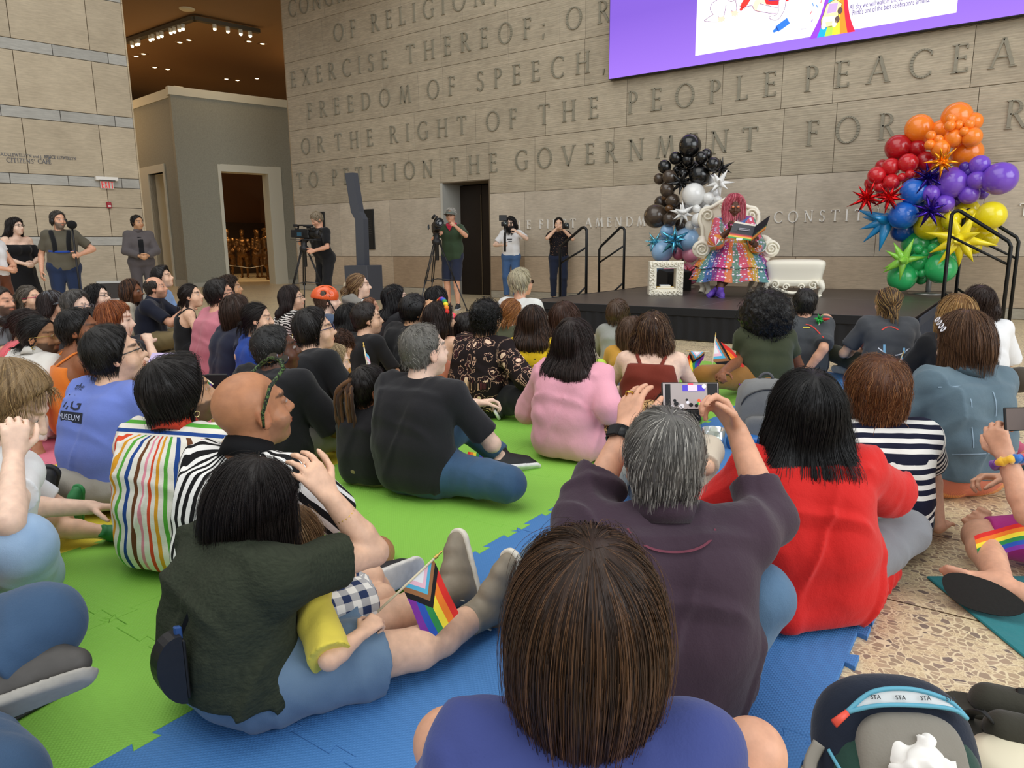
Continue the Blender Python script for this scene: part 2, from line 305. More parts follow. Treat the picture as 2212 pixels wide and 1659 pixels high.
def letters(b, txt, x0, x1, z, cap, o, u, th, w):
    """the words TXT set between x0 and x1 along u, standing th off the surface along w"""
    adv = [GL[c][0] if c != ' ' else .5 for c in txt]; tot = sum(adv); sp = ((x1-x0)/cap - tot) / max(1, len(txt)-1); x = x0
    o, u, w = np.array(o, float), np.array(u, float), np.array(w, float); flip = np.cross(u, [0, 0, 1]) @ w < 0; Z = np.array([0, 0, 1.])
    for c, a in zip(txt, adv):
        if c != ' ':
            for q in GL[c][1]:
                base = [o + u*(x+px*cap) + Z*(z+pz*cap) for px, pz in q]; top = [p + w*th for p in base]; m = sum(top) / 4; top = [m + (p-m)*.88 for p in top]
                f = [(4, 5, 6, 7)] + [(i, (i+1) % 4, 4+(i+1) % 4, 4+i) for i in range(4)]
                ar = sum((q[i][0]*q[(i+1) % 4][1] - q[(i+1) % 4][0]*q[i][1]) for i in range(4))
                if (ar < 0) != flip: f = [k[::-1] for k in f]
                b.add(base + top, f, False)
        x += (a + sp) * cap
def wx(x, y): return float(Wl(x, y)[0])
LT = plain('8d8776', .5, spec=.4, grain=20)
LINES = [(6.61, [('CONGRESS', (624, 32), None, 2.95)]), (5.805, [('OF', (721, 88), (770, 80), 0), ('RELIGION,', (802, 69), (1075, 5), 0)]),
 (5.0, [('EXERCISE', (629, 189), (839, 145), 0), ('THEREOF;', (878, 135), (1179, 75), 0), ('OR', (1222, 60), (1319, 49), 0)]),
 (4.2, [('FREEDOM', (665, 257), (889, 220), 0), ('OF', (923, 215), (984, 205), 0), ('SPEECH,', (1030, 195), (1309, 155), 0)]),
 (3.39, [('OR', (652, 333), (702, 328), 0), ('THE', (724, 325), (807, 315), 0), ('RIGHT', (842, 310), (1009, 290), 0), ('OF', (1050, 285), (1117, 278), 0), ('THE', (1163, 270), (1293, 255), 0), ('PEOPLE', (1355, 247), (1677, 205), 0), ('PEACEA', (1736, 200), (2195, 144), 0)]),
 (2.58, [('TO', (642, 406), (689, 402), 0), ('PETITION', (718, 400), (937, 385), 0), ('THE', (972, 380), (1075, 372), 0), ('GOVERNMENT', (1113, 368), (1637, 326), 0), ('FOR', (1739, 318), (1938, 300), 0), ('REDRESS', (2166, 285), None, 2.75)])]
for z, ws in LINES:
    b = MB()
    for txt, a, e, ln in ws: x0 = wx(*a); letters(b, txt, x0, x0 + ln if e is None else wx(*e), z, .375, (0, YW, 0), (1, 0, 0), .022, (0, -1, 0))
    b.build('lettering', LT, wb)
b = MB()
for txt, a, e in [('THE', (1088, 500), (1147, 496)), ('FIRST', (1165, 494), (1244, 490)), ('AMENDMENT', (1264, 489), (1462, 484)), ('TO', (1490, 483), (1540, 482)), ('THE', (1570, 482), (1643, 481)), ('CONSTITUTION', (1671, 481), (2035, 473)), ('OF', (2075, 473), (2140, 472)), ('THE', (2199, 470), (2330, 470))]:
    letters(b, txt, wx(*a), wx(*e), 1.415, .175, (0, YW, 0), (1, 0, 0), .02, (0, -1, 0))
b.build('raised_lettering', plain('f4f1ea', .3, .15), wb)
for x0, x1 in [(-12.99, -12.66), (-14.72, -14.40)]:
    b = MB(); b.box(((x0+x1)/2, YW-.015, 1.5), (x1-x0, .03, .94), bev=.006); pq = b.build('wall_plaque', plain('2b2b2a', .45, .5), label='dark bronze plaque behind the grey kiosk' if x0 > -14 else 'dark bronze plaque behind the bent cameraman', category='plaque')
    b = MB(); b.box(((x0+x1)/2, YW-.032, 1.5), (x1-x0-.05, .006, .88)); b.build('inner_panel', plain('232322', .6, .3), pq)
    b = MB()
    for k in range(9): b.box(((x0+x1)/2, YW-.036, 1.75-k*.05), ((.10, .16, .2, .18)[k % 4], .002, .012))
    b.build('raised_text', plain('4a4946', .4, .5), pq)
# ---------------------------------------------------------------- cafe wall on the other side of the hall
p0 = np.array([-15.85, 7.506, 0]); dL = np.array([.205, .978, 0]); dL /= np.linalg.norm(dL); nL = np.array([dL[1], -dL[0], 0])
def LW(s, z, off=0): return p0 + dL*s + nL*off + np.array([0, 0, z])
rects = []; PC, BC, E0, E1 = 'd3c5ac', 'c2c2bd', -16.0, .84
def row(z0, z1, first, step, c, off=0):
    xs = [E1] + [x for x in np.arange(first, E0, -step)] + [E0]; xs = sorted(set(xs)); return [(a, b2, z0, z1, c) for a, b2 in zip(xs, xs[1:])]
ZB = [(.0, .12), (1.17, 1.35), (2.36, 2.56), (3.60, 3.81), (4.83, 5.04), (6.05, 6.26), (7.3, 7.5)]
for i, (z0, z1) in enumerate(ZB):
    rects += row(z0, z1, .49, .985, BC)
    zt = ZB[i+1][0] if i+1 < len(ZB) else 8.5
    if i == 0: rects += row(z1, zt, .19, 1.33, 'cbbfaa')
    elif i == 1: rects += row(z1, 1.95, .19, 1.33, 'cfc1a9') + row(1.95, zt, .19, 1.33, 'd2c4ab')
    else: rects += row(z1, zt, .17, 1.33, PC)
wl = slab_wall('wall_left', rects, p0, dL, nL, .04, STONE2, .01, kind='structure')
b = MB(); b.box(LW(-7.58, 4.25, -.3), (16.84, .5, 8.5), (dL, nL, (0, 0, 1))); b.build('wall_core', DARKJ, wl)
slab_wall('wall_end', [(0, .52, z0, z1, 'd9c8a8') for z0, z1 in [(0, 1.17), (1.17, 2.36), (2.36, 3.6), (3.6, 4.83), (4.83, 6.05), (6.05, 8.5)]], LW(.87, 0, 0), -nL, dL, .03, STONE2, parent=wl)
def font(name, txt, size, mat, parent, loc, ux, uz, th=.004, align='LEFT', cat=None, sx=1.0, fit=0):
    c = bpy.data.curves.new(name, 'FONT'); c.body = txt; c.size = size; c.extrude = th/2; c.align_x = align; c.resolution_u = 2
    tmp = bpy.data.objects.new('t', c); COL.objects.link(tmp); bpy.context.view_layer.update()
    me = bpy.data.meshes.new_from_object(tmp.evaluated_get(bpy.context.evaluated_depsgraph_get())); bpy.data.objects.remove(tmp)
    if fit: sx = fit/max(q.co.x for q in me.vertices)
    ux, uz = Vector(ux).normalized(), Vector(uz).normalized(); w = ux.cross(uz)
    M = Matrix(((ux.x*sx, uz.x, w.x, loc[0]), (ux.y*sx, uz.y, w.y, loc[1]), (ux.z*sx, uz.z, w.z, loc[2]), (0, 0, 0, 1))); me.transform(M); me.materials.clear()
    return link(name, me, mat, parent)
sgm = plain('55555a', .4, .6)
b = MB(); letters(b, 'BRUCE LLEWELLYN', -.866, -.307, 2.875, .056, p0, dL, .012, nL); letters(b, 'LLEWELLYN', -1.464, -1.075, 2.87, .056, p0, dL, .012, nL)
letters(b, "CITIZENS'", -1.50, -1.03, 2.755, .084, p0, dL, .012, nL); letters(b, 'CAFE', -.985, -.76, 2.765, .084, p0, dL, .012, nL)
q = LW(-.80, 2.86, 0); b.prism([(0, 0), (.02, 0), (.045, .035), (.02, .035)], q, dL, (0, 0, 1), .012)
o = b.build('cafe_sign', sgm, label='small dark metal lettering naming the café on the pale stone wall', category='sign')
font('small_lettering', 'and J.', .075, sgm, o, LW(-1.06, 2.87, .002), dL, (0, 0, 1), .01); font('hyphenated_lettering', 'MAD-', .085, sgm, o, LW(-1.65, 2.867, .002), dL, (0, 0, 1), .01)
# exit sign, alarm and floor box
ex = empty('exit_sign', tuple(LW(.19, 2.3, 0)), label='red EXIT sign under a white canopy on the pale stone wall', category='sign'); L0 = np.array(ex.location)
b = MB(); b.box(LW(.19, 2.53, .06) - L0, (.42, .12, .075), (dL, nL, (0, 0, 1)), .01); b.build('canopy', plain('efece6', .5), ex)
b = MB(); b.box(LW(.19, 2.495, .121) - L0, (.3, .006, .02), (dL, nL, (0, 0, 1))); b.build('slot', plain('3a3835', .5), ex)
b = MB(); b.box(LW(.19, 2.41, .05) - L0, (.25, .008, .15), (dL, nL, (0, 0, 1))); b.build('acrylic_plate', plain('dccabf', .15, trans=.4), ex)
b = MB(); exm = plain('e03028', .4, emit=.35)
for i, c in enumerate('EXIT'):
    x = -.10 + i*.058
    seg = {'E': [(0, 0, .012, .13), (0, .06, .04, .072), (0, 0, .04, .012), (0, .118, .04, .13)], 'I': [(.016, 0, .028, .13)], 'T': [(.016, 0, .028, .13), (0, .118, .044, .13)], 'X': []}[c]
    for a0, z0, a1, z1 in seg: b.box(LW(.19+x+(a0+a1)/2, 2.345+(z0+z1)/2, .058) - L0, (a1-a0+.004, .006, z1-z0), (dL, nL, (0, 0, 1)))
    if c == 'X':
        for s in (1, -1): b.prism([(x+(.0 if s > 0 else .032), 0), (x+(.014 if s > 0 else .046), 0), (x+(.046 if s > 0 else .014), .13), (x+(.032 if s > 0 else 0), .13)], LW(.19, 2.345, .055) - L0, dL, (0, 0, 1), -.006 if False else .006)
b.build('exit_letters', exm, ex)
al = MB(); al.box((0, 0, 0), (.09, .05, .13), (dL, nL, (0, 0, 1)), .012); a_ = al.build('fire_alarm', plain('a3182a', .4), loc=tuple(LW(.19, 2.0, .03)), label='red fire alarm strobe below the exit sign', category='alarm')
b = MB(); b.box(nL*.027 + np.array([0, 0, -.02]), (.06, .012, .03), (dL, nL, (0, 0, 1)), .004); b.build('strobe_lens', plain('f2eeee', .1), a_)
fb = MB(); fb.box(LW(.03, .22, .02), (.5, .04, .42), (dL, nL, (0, 0, 1)), .005); fo = fb.build('wall_grille', plain('c9c9c6', .4, .4), label='low silver framed outlet panel at the base of the pale stone wall', category='panel')
fb = MB(); fb.box(LW(.03, .22, .042), (.4, .006, .33), (dL, nL, (0, 0, 1))); fb.build('dark_panel', plain('3b3634', .5), fo)
# ---------------------------------------------------------------- gallery beyond the opening
gray = plain('9b9a8b', .7, grain=30); trimm = plain('d8d6c4', .55); gc = np.array([-19.32, 11.52, 0]); gR = np.array([.27, .963, 0]); gR /= np.linalg.norm(gR); gRn = np.array([gR[1], -gR[0], 0]); gL = np.array([-.993, .112, 0]); gLn = np.array([-.112, -.993, 0])
def gwall(name, o, u, w, segs, th, mat, parent=None, **k):
    b = MB()
    for a0, a1, z0, z1 in segs: b.box(o + u*(a0+a1)/2 - w*th/2 + np.array([0, 0, (z0+z1)/2]), (a1-a0, th, z1-z0), (u, w, (0, 0, 1)))
    return b.build(name, mat, parent, **k)
gw = gwall('wall_gallery', gc, gR, gRn, [(-.15, 1.0, 0, 5.2), (2.40, 4.6, 0, 5.2), (1.0, 2.40, 3.27, 5.2)], .18, gray, kind='structure')
gw2 = gwall('wall_gallery_side', gc, gL, gLn, [(.0, 1.2, 0, 5.2), (2.3, 5.5, 0, 5.2), (1.2, 2.3, 3.28, 5.2)], .18, gray, kind='structure')
gwall('trim_1', gc + gRn*.03, gR, gRn, [(-.2, 4.6, 5.2, 5.42)], .24, trimm, kind='structure'); gwall('trim_2', gc + gLn*.03, gL, gLn, [(-.02, 5.5, 5.2, 5.44)], .24, trimm, kind='structure')
gwall('trim_3', gc + gRn*.03, gR, gRn, [(.93, 1.02, 0, 3.45), (2.38, 2.78, 0, 3.47), (1.02, 2.38, 3.26, 3.46)], .5, trimm, kind='structure')
gwall('trim_4', gc + gLn*.03, gL, gLn, [(1.15, 1.25, 0, 3.5), (2.3, 2.95, 0, 3.5), (1.25, 2.3, 3.28, 3.5)], .5, trimm, kind='structure')
gwall('baseboard_gallery', gc + gRn*.02, gR, gRn, [(-.02, .93, 0, .13), (2.78, 4.6, 0, .13)], .06, plain('b5b3a6', .5), kind='structure'); gwall('baseboard_side', gc + gLn*.02, gL, gLn, [(0, 1.15, 0, .2)], .06, plain('b5b3a6', .5), kind='structure')
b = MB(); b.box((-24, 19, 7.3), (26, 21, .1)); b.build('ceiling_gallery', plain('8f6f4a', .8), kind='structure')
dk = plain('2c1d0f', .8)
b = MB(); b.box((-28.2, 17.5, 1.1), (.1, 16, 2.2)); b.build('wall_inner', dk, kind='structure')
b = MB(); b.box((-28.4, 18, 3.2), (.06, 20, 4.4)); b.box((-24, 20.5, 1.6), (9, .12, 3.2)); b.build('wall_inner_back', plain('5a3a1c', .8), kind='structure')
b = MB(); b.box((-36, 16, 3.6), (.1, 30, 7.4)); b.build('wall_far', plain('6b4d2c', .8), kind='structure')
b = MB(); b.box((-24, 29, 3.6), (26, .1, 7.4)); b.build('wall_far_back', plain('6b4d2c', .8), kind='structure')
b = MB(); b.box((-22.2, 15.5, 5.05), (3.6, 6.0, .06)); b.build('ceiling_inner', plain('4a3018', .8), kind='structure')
# track lights of the gallery ceiling
wm = plain('fff0c8', .4, emit=9)
def track(name, a, b_, heads, label):
    a, b_ = np.array(a), np.array(b_); t = MB(); d_ = (b_-a)/np.linalg.norm(b_-a); ax = basis(d_); t.box((a+b_)/2, (np.linalg.norm(b_-a), .16, .1), (d_, np.cross([0, 0, 1], d_), (0, 0, 1)))
    o = t.build(name, plain('57503f', .6), label=label, category='light')
    for f in heads:
        m = MB(); c = a + (b_-a)*f - np.array([0, 0, .14]); m.lathe([(.05, .12), (.06, 0), (.05, -.02), (0, -.02)], c, 10); h = m.build('spot_head', plain('d8d2c0', .5), o); m = MB(); m.ball(c - np.array([0, 0, .03]), .045, 8, 6); m.build('spot_bulb', wm, h)
track('track_light', (-22.5, 11.97, 7.15), (-18.82, 11.93, 7.15), (.1, .17, .2, .38, .42, .5, .55, .68, .73, .8, .85), 'longer ceiling track of bright spots in the gallery')
track('track_light', (-18.82, 11.93, 7.15), (-18.45, 13.7, 7.15), (.3, .5, .7, .85), 'shorter ceiling track of spots meeting the longer one at a corner')
lights = [(388, 92), (408, 87), (294, 122), (310, 117), (334, 146), (362, 150), (538, 90), (567, 95), (489, 171), (513, 174), (555, 170)]
proto = None
for i, (x, y) in enumerate(lights):
    g = G(x, y, 7.24)
    if proto is None:
        b = MB(); b.lathe([(.14, .03), (.14, 0), (.085, -.005), (.08, .03)], (0, 0, 0), 16); proto = o = b.build('recessed_light', plain('8a6a44', .5), category='light', group='recessed ceiling lights in the gallery', label='small recessed downlight in the brown gallery ceiling')
        b = MB(); b.ball((0, 0, .01), (.07, .07, .02), 10, 6); b.build('bulb', wm, o)
    else:
        o = proto.copy(); COL.objects.link(o); c = proto.children[0].copy(); COL.objects.link(c); c.parent = o
    o.location = g
b = MB(); b.lathe([(.2, .06), (.2, 0), (.17, -.02), (0, -.03)], G(404, 20, 7.24), 20); b.build('smoke_detector', plain('d9cfae', .6), label='pale round fitting on the gallery ceiling above the tracks', category='detector')
lamp('gallery_glow', 'AREA', (-21, 12.5, 6.9), 260, (1, .66, .3), 6, 3, (-21, 12.5, 0)); lamp('gallery_up', 'POINT', (-19.0, 17.5, 5.9), 150, (1, .6, .25), .6); lamp('gallery_up', 'POINT', (-25.0, 10.5, 5.0), 260, (1, .6, .25), .8)
lamp('statue_fill', 'SPOT', (-21.0, 14.4, 4.6), 700, (1, .74, .42), .1, aim=(-23.2, 15.9, .7), spot=85); lamp('statue_fill', 'SPOT', (-22.6, 13.0, 4.4), 600, (1, .72, .4), .1, aim=(-25.4, 14.0, .6), spot=85)  # unseen spots added to brighten the bronze figures behind the doorways
# ---------------------------------------------------------------- foam mats
def foam(name, c):
    t = NT(name); o = t.obj(); col = srgb(c); f = t.noise(t.n('TexCoord').outputs['Object'], 3, 2)
    w1 = t.n('TexWave', {'Vector': t.map(o, rot=(0, 0, .785)), 'Scale': 38.0, 'Distortion': 0}, wave_type='BANDS').outputs[1]; w2 = t.n('TexWave', {'Vector': t.map(o, rot=(0, 0, -.785)), 'Scale': 38.0, 'Distortion': 0}, wave_type='BANDS').outputs[1]
    h = t.math('MULTIPLY', w1, w2); c1 = t.mix(f, tuple(x*.93 for x in col), tuple(min(1, x*1.06) for x in col)); c1 = t.mix(h, tuple(x*.93 for x in col), c1)
    t.set(Base_Color=c1, Roughness=.62, Specular_IOR_Level=.35); t.bump(h, .35, .003); return t.m
TS = .61
def tile_mesh():
    n, d = 7, .026; p = TS / n
    def edge():                         # dovetail teeth along one side, t from 0 to TS
        e = [(0, 0)]
        for i in range(n):
            a, b_ = i*p, (i+1)*p; s = d/2 if i % 2 == 0 else -d/2; m = p/2; fl = .010
            if i % 2 == 0: e += [(a+.25*p-fl*0, -d/2), (a+.25*p-fl, d/2), (a+.75*p+fl, d/2), (a+.75*p, -d/2)]
            else: e += []
        e += [(TS, 0)]; return e[1:-1]
    E_ = edge()
    poly = [(t_, -TS/2 + o_) for t_, o_ in [(x-TS/2, y) for x, y in E_]]
    right = [(TS/2 + o_, t_) for t_, o_ in [(x-TS/2, y) for x, y in E_]]
    top = [(t_, TS/2 + o_) for t_, o_ in [(x-TS/2, y) for x, y in E_]][::-1]; left = [(-TS/2 + o_, t_) for t_, o_ in [(x-TS/2, y) for x, y in E_]][::-1]
    # bottom/top share one curve, left/right share one curve, so neighbours lock into each other
    pts = [(-TS/2, -TS/2)] + poly + [(TS/2, -TS/2)] + right + [(TS/2, TS/2)] + top + [(-TS/2, TS/2)] + left
    import bmesh
    bm = bmesh.new(); f = bm.faces.new([bm.verts.new((x*.9985, y*.9985, 0)) for x, y in pts]); f.normal_update()
    if f.normal.z < 0: f.normal_flip()
    r = bmesh.ops.extrude_face_region(bm, geom=[f]); tv = [g for g in r['geom'] if isinstance(g, bmesh.types.BMVert)]; bmesh.ops.translate(bm, verts=tv, vec=(0, 0, .012))
    tf = [g for g in r['geom'] if isinstance(g, bmesh.types.BMFace)]
    bmesh.ops.inset_region(bm, faces=tf, thickness=.0025, depth=0)
    for e in tf:
        for v in e.verts: v.co.z = .0135
    bmesh.ops.triangulate(bm, faces=[q for q in bm.faces if len(q.verts) > 4]); bmesh.ops.recalc_face_normals(bm, faces=bm.faces)
    me = bpy.data.meshes.new('foam_mat_tile'); bm.to_mesh(me); bm.free(); return me
TM = tile_mesh(); MATS = {'pink': foam('foam_pink', 'e07c92'), 'yellow': foam('foam_yellow', 'efdc45'), 'green': foam('foam_green', '92d052'), 'blue': foam('foam_blue', '4d86c6')}
EX = {'pink': -3.89, 'yellow': -2.70, 'green': -1.48, 'blue': -.26}
for cname, xr in EX.items():
    m2 = TM.copy(); m2.materials.append(MATS[cname])
    for k in range(2 if cname != 'pink' else 3):
        for j in range(11 if cname != 'pink' else 7):
            y = -.03 + j*TS + (0 if cname != 'pink' else 1.22)
            o = bpy.data.objects.new('foam_mat_tile', m2); COL.objects.link(o); o.location = (xr - TS*(k+.5), y, .0)
            setp(o, f'{cname} interlocking foam floor tile with toothed edges in the {cname} strip', 'floor mat', f'{cname} foam tiles')
# ---------------------------------------------------------------- stage
ST = .372; SX0, SX1, SY0, SY1 = -5.26, -.80, 7.775, 12.2
st = empty('stage', ((SX0+SX1)/2, (SY0+SY1)/2, 0), label='low black stage with pleated black skirt against the inscribed wall', category='stage'); so = np.array(st.location)
t = NT('stage_deck'); ob = t.obj(); t.set(Base_Color=t.mix(t.noise(ob, 3, 4), srgb('3a302c'), srgb('4b403a')), Roughness=.42, Specular_IOR_Level=.5); t.bump(t.noise(ob, 120, 1), .15, .002); deck = t.m
alu = plain('8d8a86', .35, .8); nx, ny = 2, 2; pw, pd = (SX1-SX0)/nx, (SY1-SY0)/ny
for i in range(nx):
    for j in range(ny):
        b = MB(); b.box((SX0+pw*(i+.5)-so[0], SY0+pd*(j+.5)-so[1], ST-.03), (pw-.008, pd-.008, .06), bev=.004); o = b.build('deck_panel', deck, st)
b = MB(); b.box((SX0+pw-so[0], 0, ST-.012), (.012, SY1-SY0, .024)); b.box((0, SY0+pd-so[1], ST-.012), (SX1-SX0, .012, .024)); b.build('edge_strip', alu, st)
blk = plain('17171a', .9, grain=60)
def skirt(a, e, name, mat, n):
    a, e = np.array(a, float), np.array(e, float); L_ = np.linalg.norm(e-a); u = (e-a)/L_; w = np.array([u[1], -u[0], 0]); N = n*8; V = []
    zs = [ST-.005, ST-.03, ST-.16, ST-.25, .1, .015]
    for k in range(N+1):
        ph = (k % 8)/8; base = a + u*L_*k/N
        for q, z in enumerate(zs): V.append(base + w*(.012 + (.022*abs(ph-.5)*2*(q/5)**.5 if q else 0) + (.02 if q in (2, ) else 0)*0) + np.array([0, 0, z]) - np.array([so[0], so[1], 0]))
    m = MB(); m.add(V, [(k*6+q, k*6+q+1, (k+1)*6+q+1, (k+1)*6+q) for k in range(N) for q in range(5)], True); o = m.build(name, mat, st)
    m = MB(); m.box((a+e)/2 + w*.022 - np.array([so[0], so[1], 0]) + np.array([0, 0, ST-.045]), (L_, .018, .09), (u, w, (0, 0, 1)), .004); m.build('skirt_valance', mat, o)
skirt((SX0-.01, SY0-.02, 0), (SX1+.01, SY0-.02, 0), 'front_skirt', blk, 34); skirt((SX1+.02, SY0, 0), (SX1+.02, SY1, 0), 'side_skirt', plain('262c3a', .8, grain=60), 40); skirt((SX0-.02, SY1, 0), (SX0-.02, SY0, 0), 'side_skirt', blk, 34)  # navy side skirt: light falling on the black cloth put into its colour
# hand rails of the stage steps
railm = plain('131415', .42, .3)
def rail(loc, dirx, label, h=.95, run=.62, drop=.45, low=0.0):
    """a bent tube rail: tall post at the stage, sloping bar down to the short post; dirx = +1 when the steps descend towards +X"""
    o = empty('stair_rail', loc, label=label, category='rail', group='hand rails of the stage steps'); X = lambda a, z: (a*dirx, 0, z)
    p = [X(0, -ST+low), X(0, h-.07)] + [tuple(q) for q in arc(X(.06, h-.07), .06, PI, PI*.38, 6, (dirx, 0, 0))] + [X(run-.03, h-drop+.03), X(run, h-drop-.03), X(run, -ST)]
    b = MB(); b.tube(p, .021, 10); b.build('outer_bar', railm, o)
    b = MB(); b.tube([X(0, h-.30), X(run, h-drop-.24)], .015, 8); b.build('middle_bar', railm, o)
    b = MB(); b.tube([X(0, .10), X(run*.8, -.22)], .015, 8); b.build('lower_bar', railm, o); return o
rail((-5.33, 9.45, ST), -1, 'black hand rail of the stage steps nearer the microphone stand', .98, .46, .30); rail((-5.36, 10.75, ST), -1, 'black hand rail of the stage steps nearer the ornate side frame', 1.0, .46, .34)
rail((-.76, 10.15, ST), 1, 'taller black stair rail beside the rainbow balloons, nearer one', 1.08, .62, .40); rail((-.70, 11.25, ST), 1, 'black stair rail beside the rainbow balloons, nearer the wall', 1.13, .62, .40)
for (x, s, y0, y1, lab) in [(-5.27, -1, 9.45, 10.75, 'small black step unit at the microphone end of the stage'), (-.79, 1, 10.2, 11.2, 'small black step unit beside the rainbow balloons')]:
    o = empty('step_unit', (x, (y0+y1)/2, 0), label=lab, category='steps')
    for k in (0, 1):
        b = MB(); b.box((s*(.16+.28*k), 0, ST-.10-.13*k), (.27, y1-y0-.06, .03), bev=.004); b.build('tread', deck, o)
    b = MB()
    for yy in (-1, 1): b.prism([(0.02*s, 0), (.56*s, 0), (.56*s, .12), (.02*s, ST-.04)][::s], (0, yy*(y1-y0-.08)/2, 0), (1, 0, 0), (0, 0, 1), .02)
    b.build('side_frame', railm, o)
# ---------------------------------------------------------------- projection screen
sc = empty('led_screen', (-2.6, YW-.1, 4.0), label='large glowing screen with purple border showing a white picture-book page', category='screen'); s0 = np.array(sc.location)
b = MB(); b.box((-2.6, YW-.09, 4.9) - s0, (7.62, .12, 1.82)); b.build('screen_casing', plain('14121a', .6), sc)
def disp(name, c, em=1.25):
    return plain(c, .6, emit=em, spec=.2, name=name)
YS = YW-.152
t = NT('purple_display'); t.set(Base_Color=(.01, .01, .01), Roughness=.6, Emission_Color=t.mix(t.ramp(t.n('SeparateXYZ', {0: t.obj()}).outputs[2], [(0, (0, 0, 0)), (1, (1, 1, 1))]), srgb('a878fa'), srgb('8a60e2')), Emission_Strength=1.45)
b = MB(); b.box((-2.6, YS, 4.9) - s0, (7.6, .006, 1.8)); b.build('purple_border', t.m, sc)
b = MB(); b.box((-2.95, YS-.005, 4.9+.075) - s0, (3.70, .006, 1.65)); page = b.build('book_page', disp('page_white', 'efe8fb', 1.3), sc); Yp = YS-.009
def flat(name, poly, c, parent, th=.002, lay=0):
    b = MB(); b.prism(poly, (-s0[0], Yp-.0022*lay-s0[1], -s0[2]), (1, 0, 0), (0, 0, 1), .002); return b.build(name, disp(name, c), parent)
def S(x, y): q = Wl(x, y, Yp); return (float(q[0]), float(q[2]))
def line(name, pts, c, parent, r=.008, lay=1):
    b = MB(); b.tube([(q[0]-s0[0], Yp-.002*lay-s0[1], q[1]-s0[2]) for q in pts], r, 6); return b.build(name, disp(name, c), parent)
def smooth(pts, n=6):
    out = []; m = len(pts)
    for i in range(m-1):
        p = [np.array(pts[max(0, min(m-1, i+k))], float) for k in (-1, 0, 1, 2)]
        for k in range(n): u = k/n; out.append(tuple(.5*((2*p[1]) + (p[2]-p[0])*u + (2*p[0]-5*p[1]+4*p[2]-p[3])*u*u + (3*p[1]-p[0]-3*p[2]+p[3])*u**3)))
    return out + [tuple(pts[-1])]
def CR(a, b_): return S(1480+a*.3309, b_*.3309)
# rainbow road
for i, c in enumerate(['8b3fd0', '20a0e8', 'a6cf4c', 'ffc93c', 'ff8a2c', 'ee2840']):
    f0, f1 = i/6, (i+1)/6
    def edge(f):
        bot = (810+f*300, 255-f*50); mid = (880+f*195, 110-f*8); top = (935+f*120, -60); top2 = (1020+f*30, -190); return [CR(*q) for q in smooth([bot, mid, top, top2])]
    A, B_ = edge(f0), edge(f1); b = MB()
    for k in range(len(A)-1): b.prism([A[k], B_[k], B_[k+1], A[k+1]], (-s0[0], Yp-s0[1], -s0[2]), (1, 0, 0), (0, 0, 1), .002)
    b.build('rainbow_stripe', disp('rainbow', c), page)
car = flat('picture_car', [CR(*q) for q in [(890, 185), (985, 165), (1000, 100), (1025, 25), (985, -5), (925, 30), (905, 95), (888, 130)]], 'fbe9a0', page, lay=2)
line('car_outline', [CR(*q) for q in [(890, 185), (985, 165), (1000, 100), (1025, 25), (985, -5), (925, 30), (905, 95), (888, 130), (890, 185)]], '7a5a3c', page, .005, 3)
flat('car_seat', [CR(*q) for q in [(925, 90), (985, 80), (1000, 20), (940, 25)]], 'b79ae0', page, lay=3); flat('car_hood', [CR(*q) for q in [(897, 150), (985, 135), (990, 105), (905, 112)]], 'f7f0d8', page, lay=3)
for q in [(1012, 70), (993, 128), (905, 170), (975, 155)]:
    c0 = CR(*q); flat('car_wheel', [(c0[0]+.035*math.cos(a), c0[1]+.05*math.sin(a)) for a in np.linspace(0, 2*PI, 12)[:-1]], '5a4a48' if q[0] > 980 else 'fff6c8', page, lay=4)
# crayons
for (a, c, d_, nm) in [((575, 208), (675, 135), '2f6fd8', 'blue_crayon'), ((360, 70), (410, -10), 'e0342f', 'red_crayon')]:
    A, B_ = np.array(CR(*a)), np.array(CR(*c)); u = (B_-A)/np.linalg.norm(B_-A); v = np.array([-u[1], u[0]])*.05; L_ = np.linalg.norm(B_-A)
    flat(nm, [tuple(A+v*.35), tuple(A+v*.55+u*.05), tuple(A+v+u*.09), tuple(B_+v), tuple(B_-v), tuple(A-v+u*.09), tuple(A-v*.55+u*.05), tuple(A-v*.35)], d_, page, lay=1)
    flat(nm + '_band', [tuple(A+v+u*L_*.25), tuple(A+v+u*L_*.3), tuple(A-v+u*L_*.3), tuple(A-v+u*L_*.25)], '1f3f80' if 'blue' in nm else '8a1f20', page, lay=2)
# outlines of the crawling baby and the seated child
ink = '6a4a6a'
flat('baby_sleepsuit', [CR(*q) for q in smooth([(125, 135), (160, 110), (180, 90), (170, 55), (185, 20), (240, -10), (330, -5), (330, 70), (300, 75), (270, 20), (250, 110), (215, 110), (210, 140), (125, 140)], 4)], 'fbf0f6', page, lay=1)
for pts in [[(125, 135), (160, 110), (185, 95)], [(185, 95), (165, 60), (180, 20), (230, -10)], [(125, 137), (170, 143), (212, 143)], [(215, 110), (250, 112), (268, 30)], [(300, 72), (335, 68), (330, -5)], [(275, -10), (300, 12), (330, -5)], [(385, 48), (440, 35)]]: line('drawn_line', [CR(*q) for q in smooth(pts, 4)], ink, page, .004, 3)
for c0 in [(235, 130), (322, 92)]: flat('baby_hand', [CR(c0[0]+dx, c0[1]+dy) for dx, dy in [(-22, -15), (15, -22), (30, -8), (20, 0), (28, 12), (12, 8), (8, 22), (-4, 10), (-18, 18), (-16, 4)]], 'f6c3ad', page, lay=4)
flat('child_thigh', [CR(*q) for q in smooth([(440, 40), (470, -10), (540, -15), (560, 30), (490, 75), (450, 65), (440, 40)], 4)], 'f5c9b2', page, lay=1)
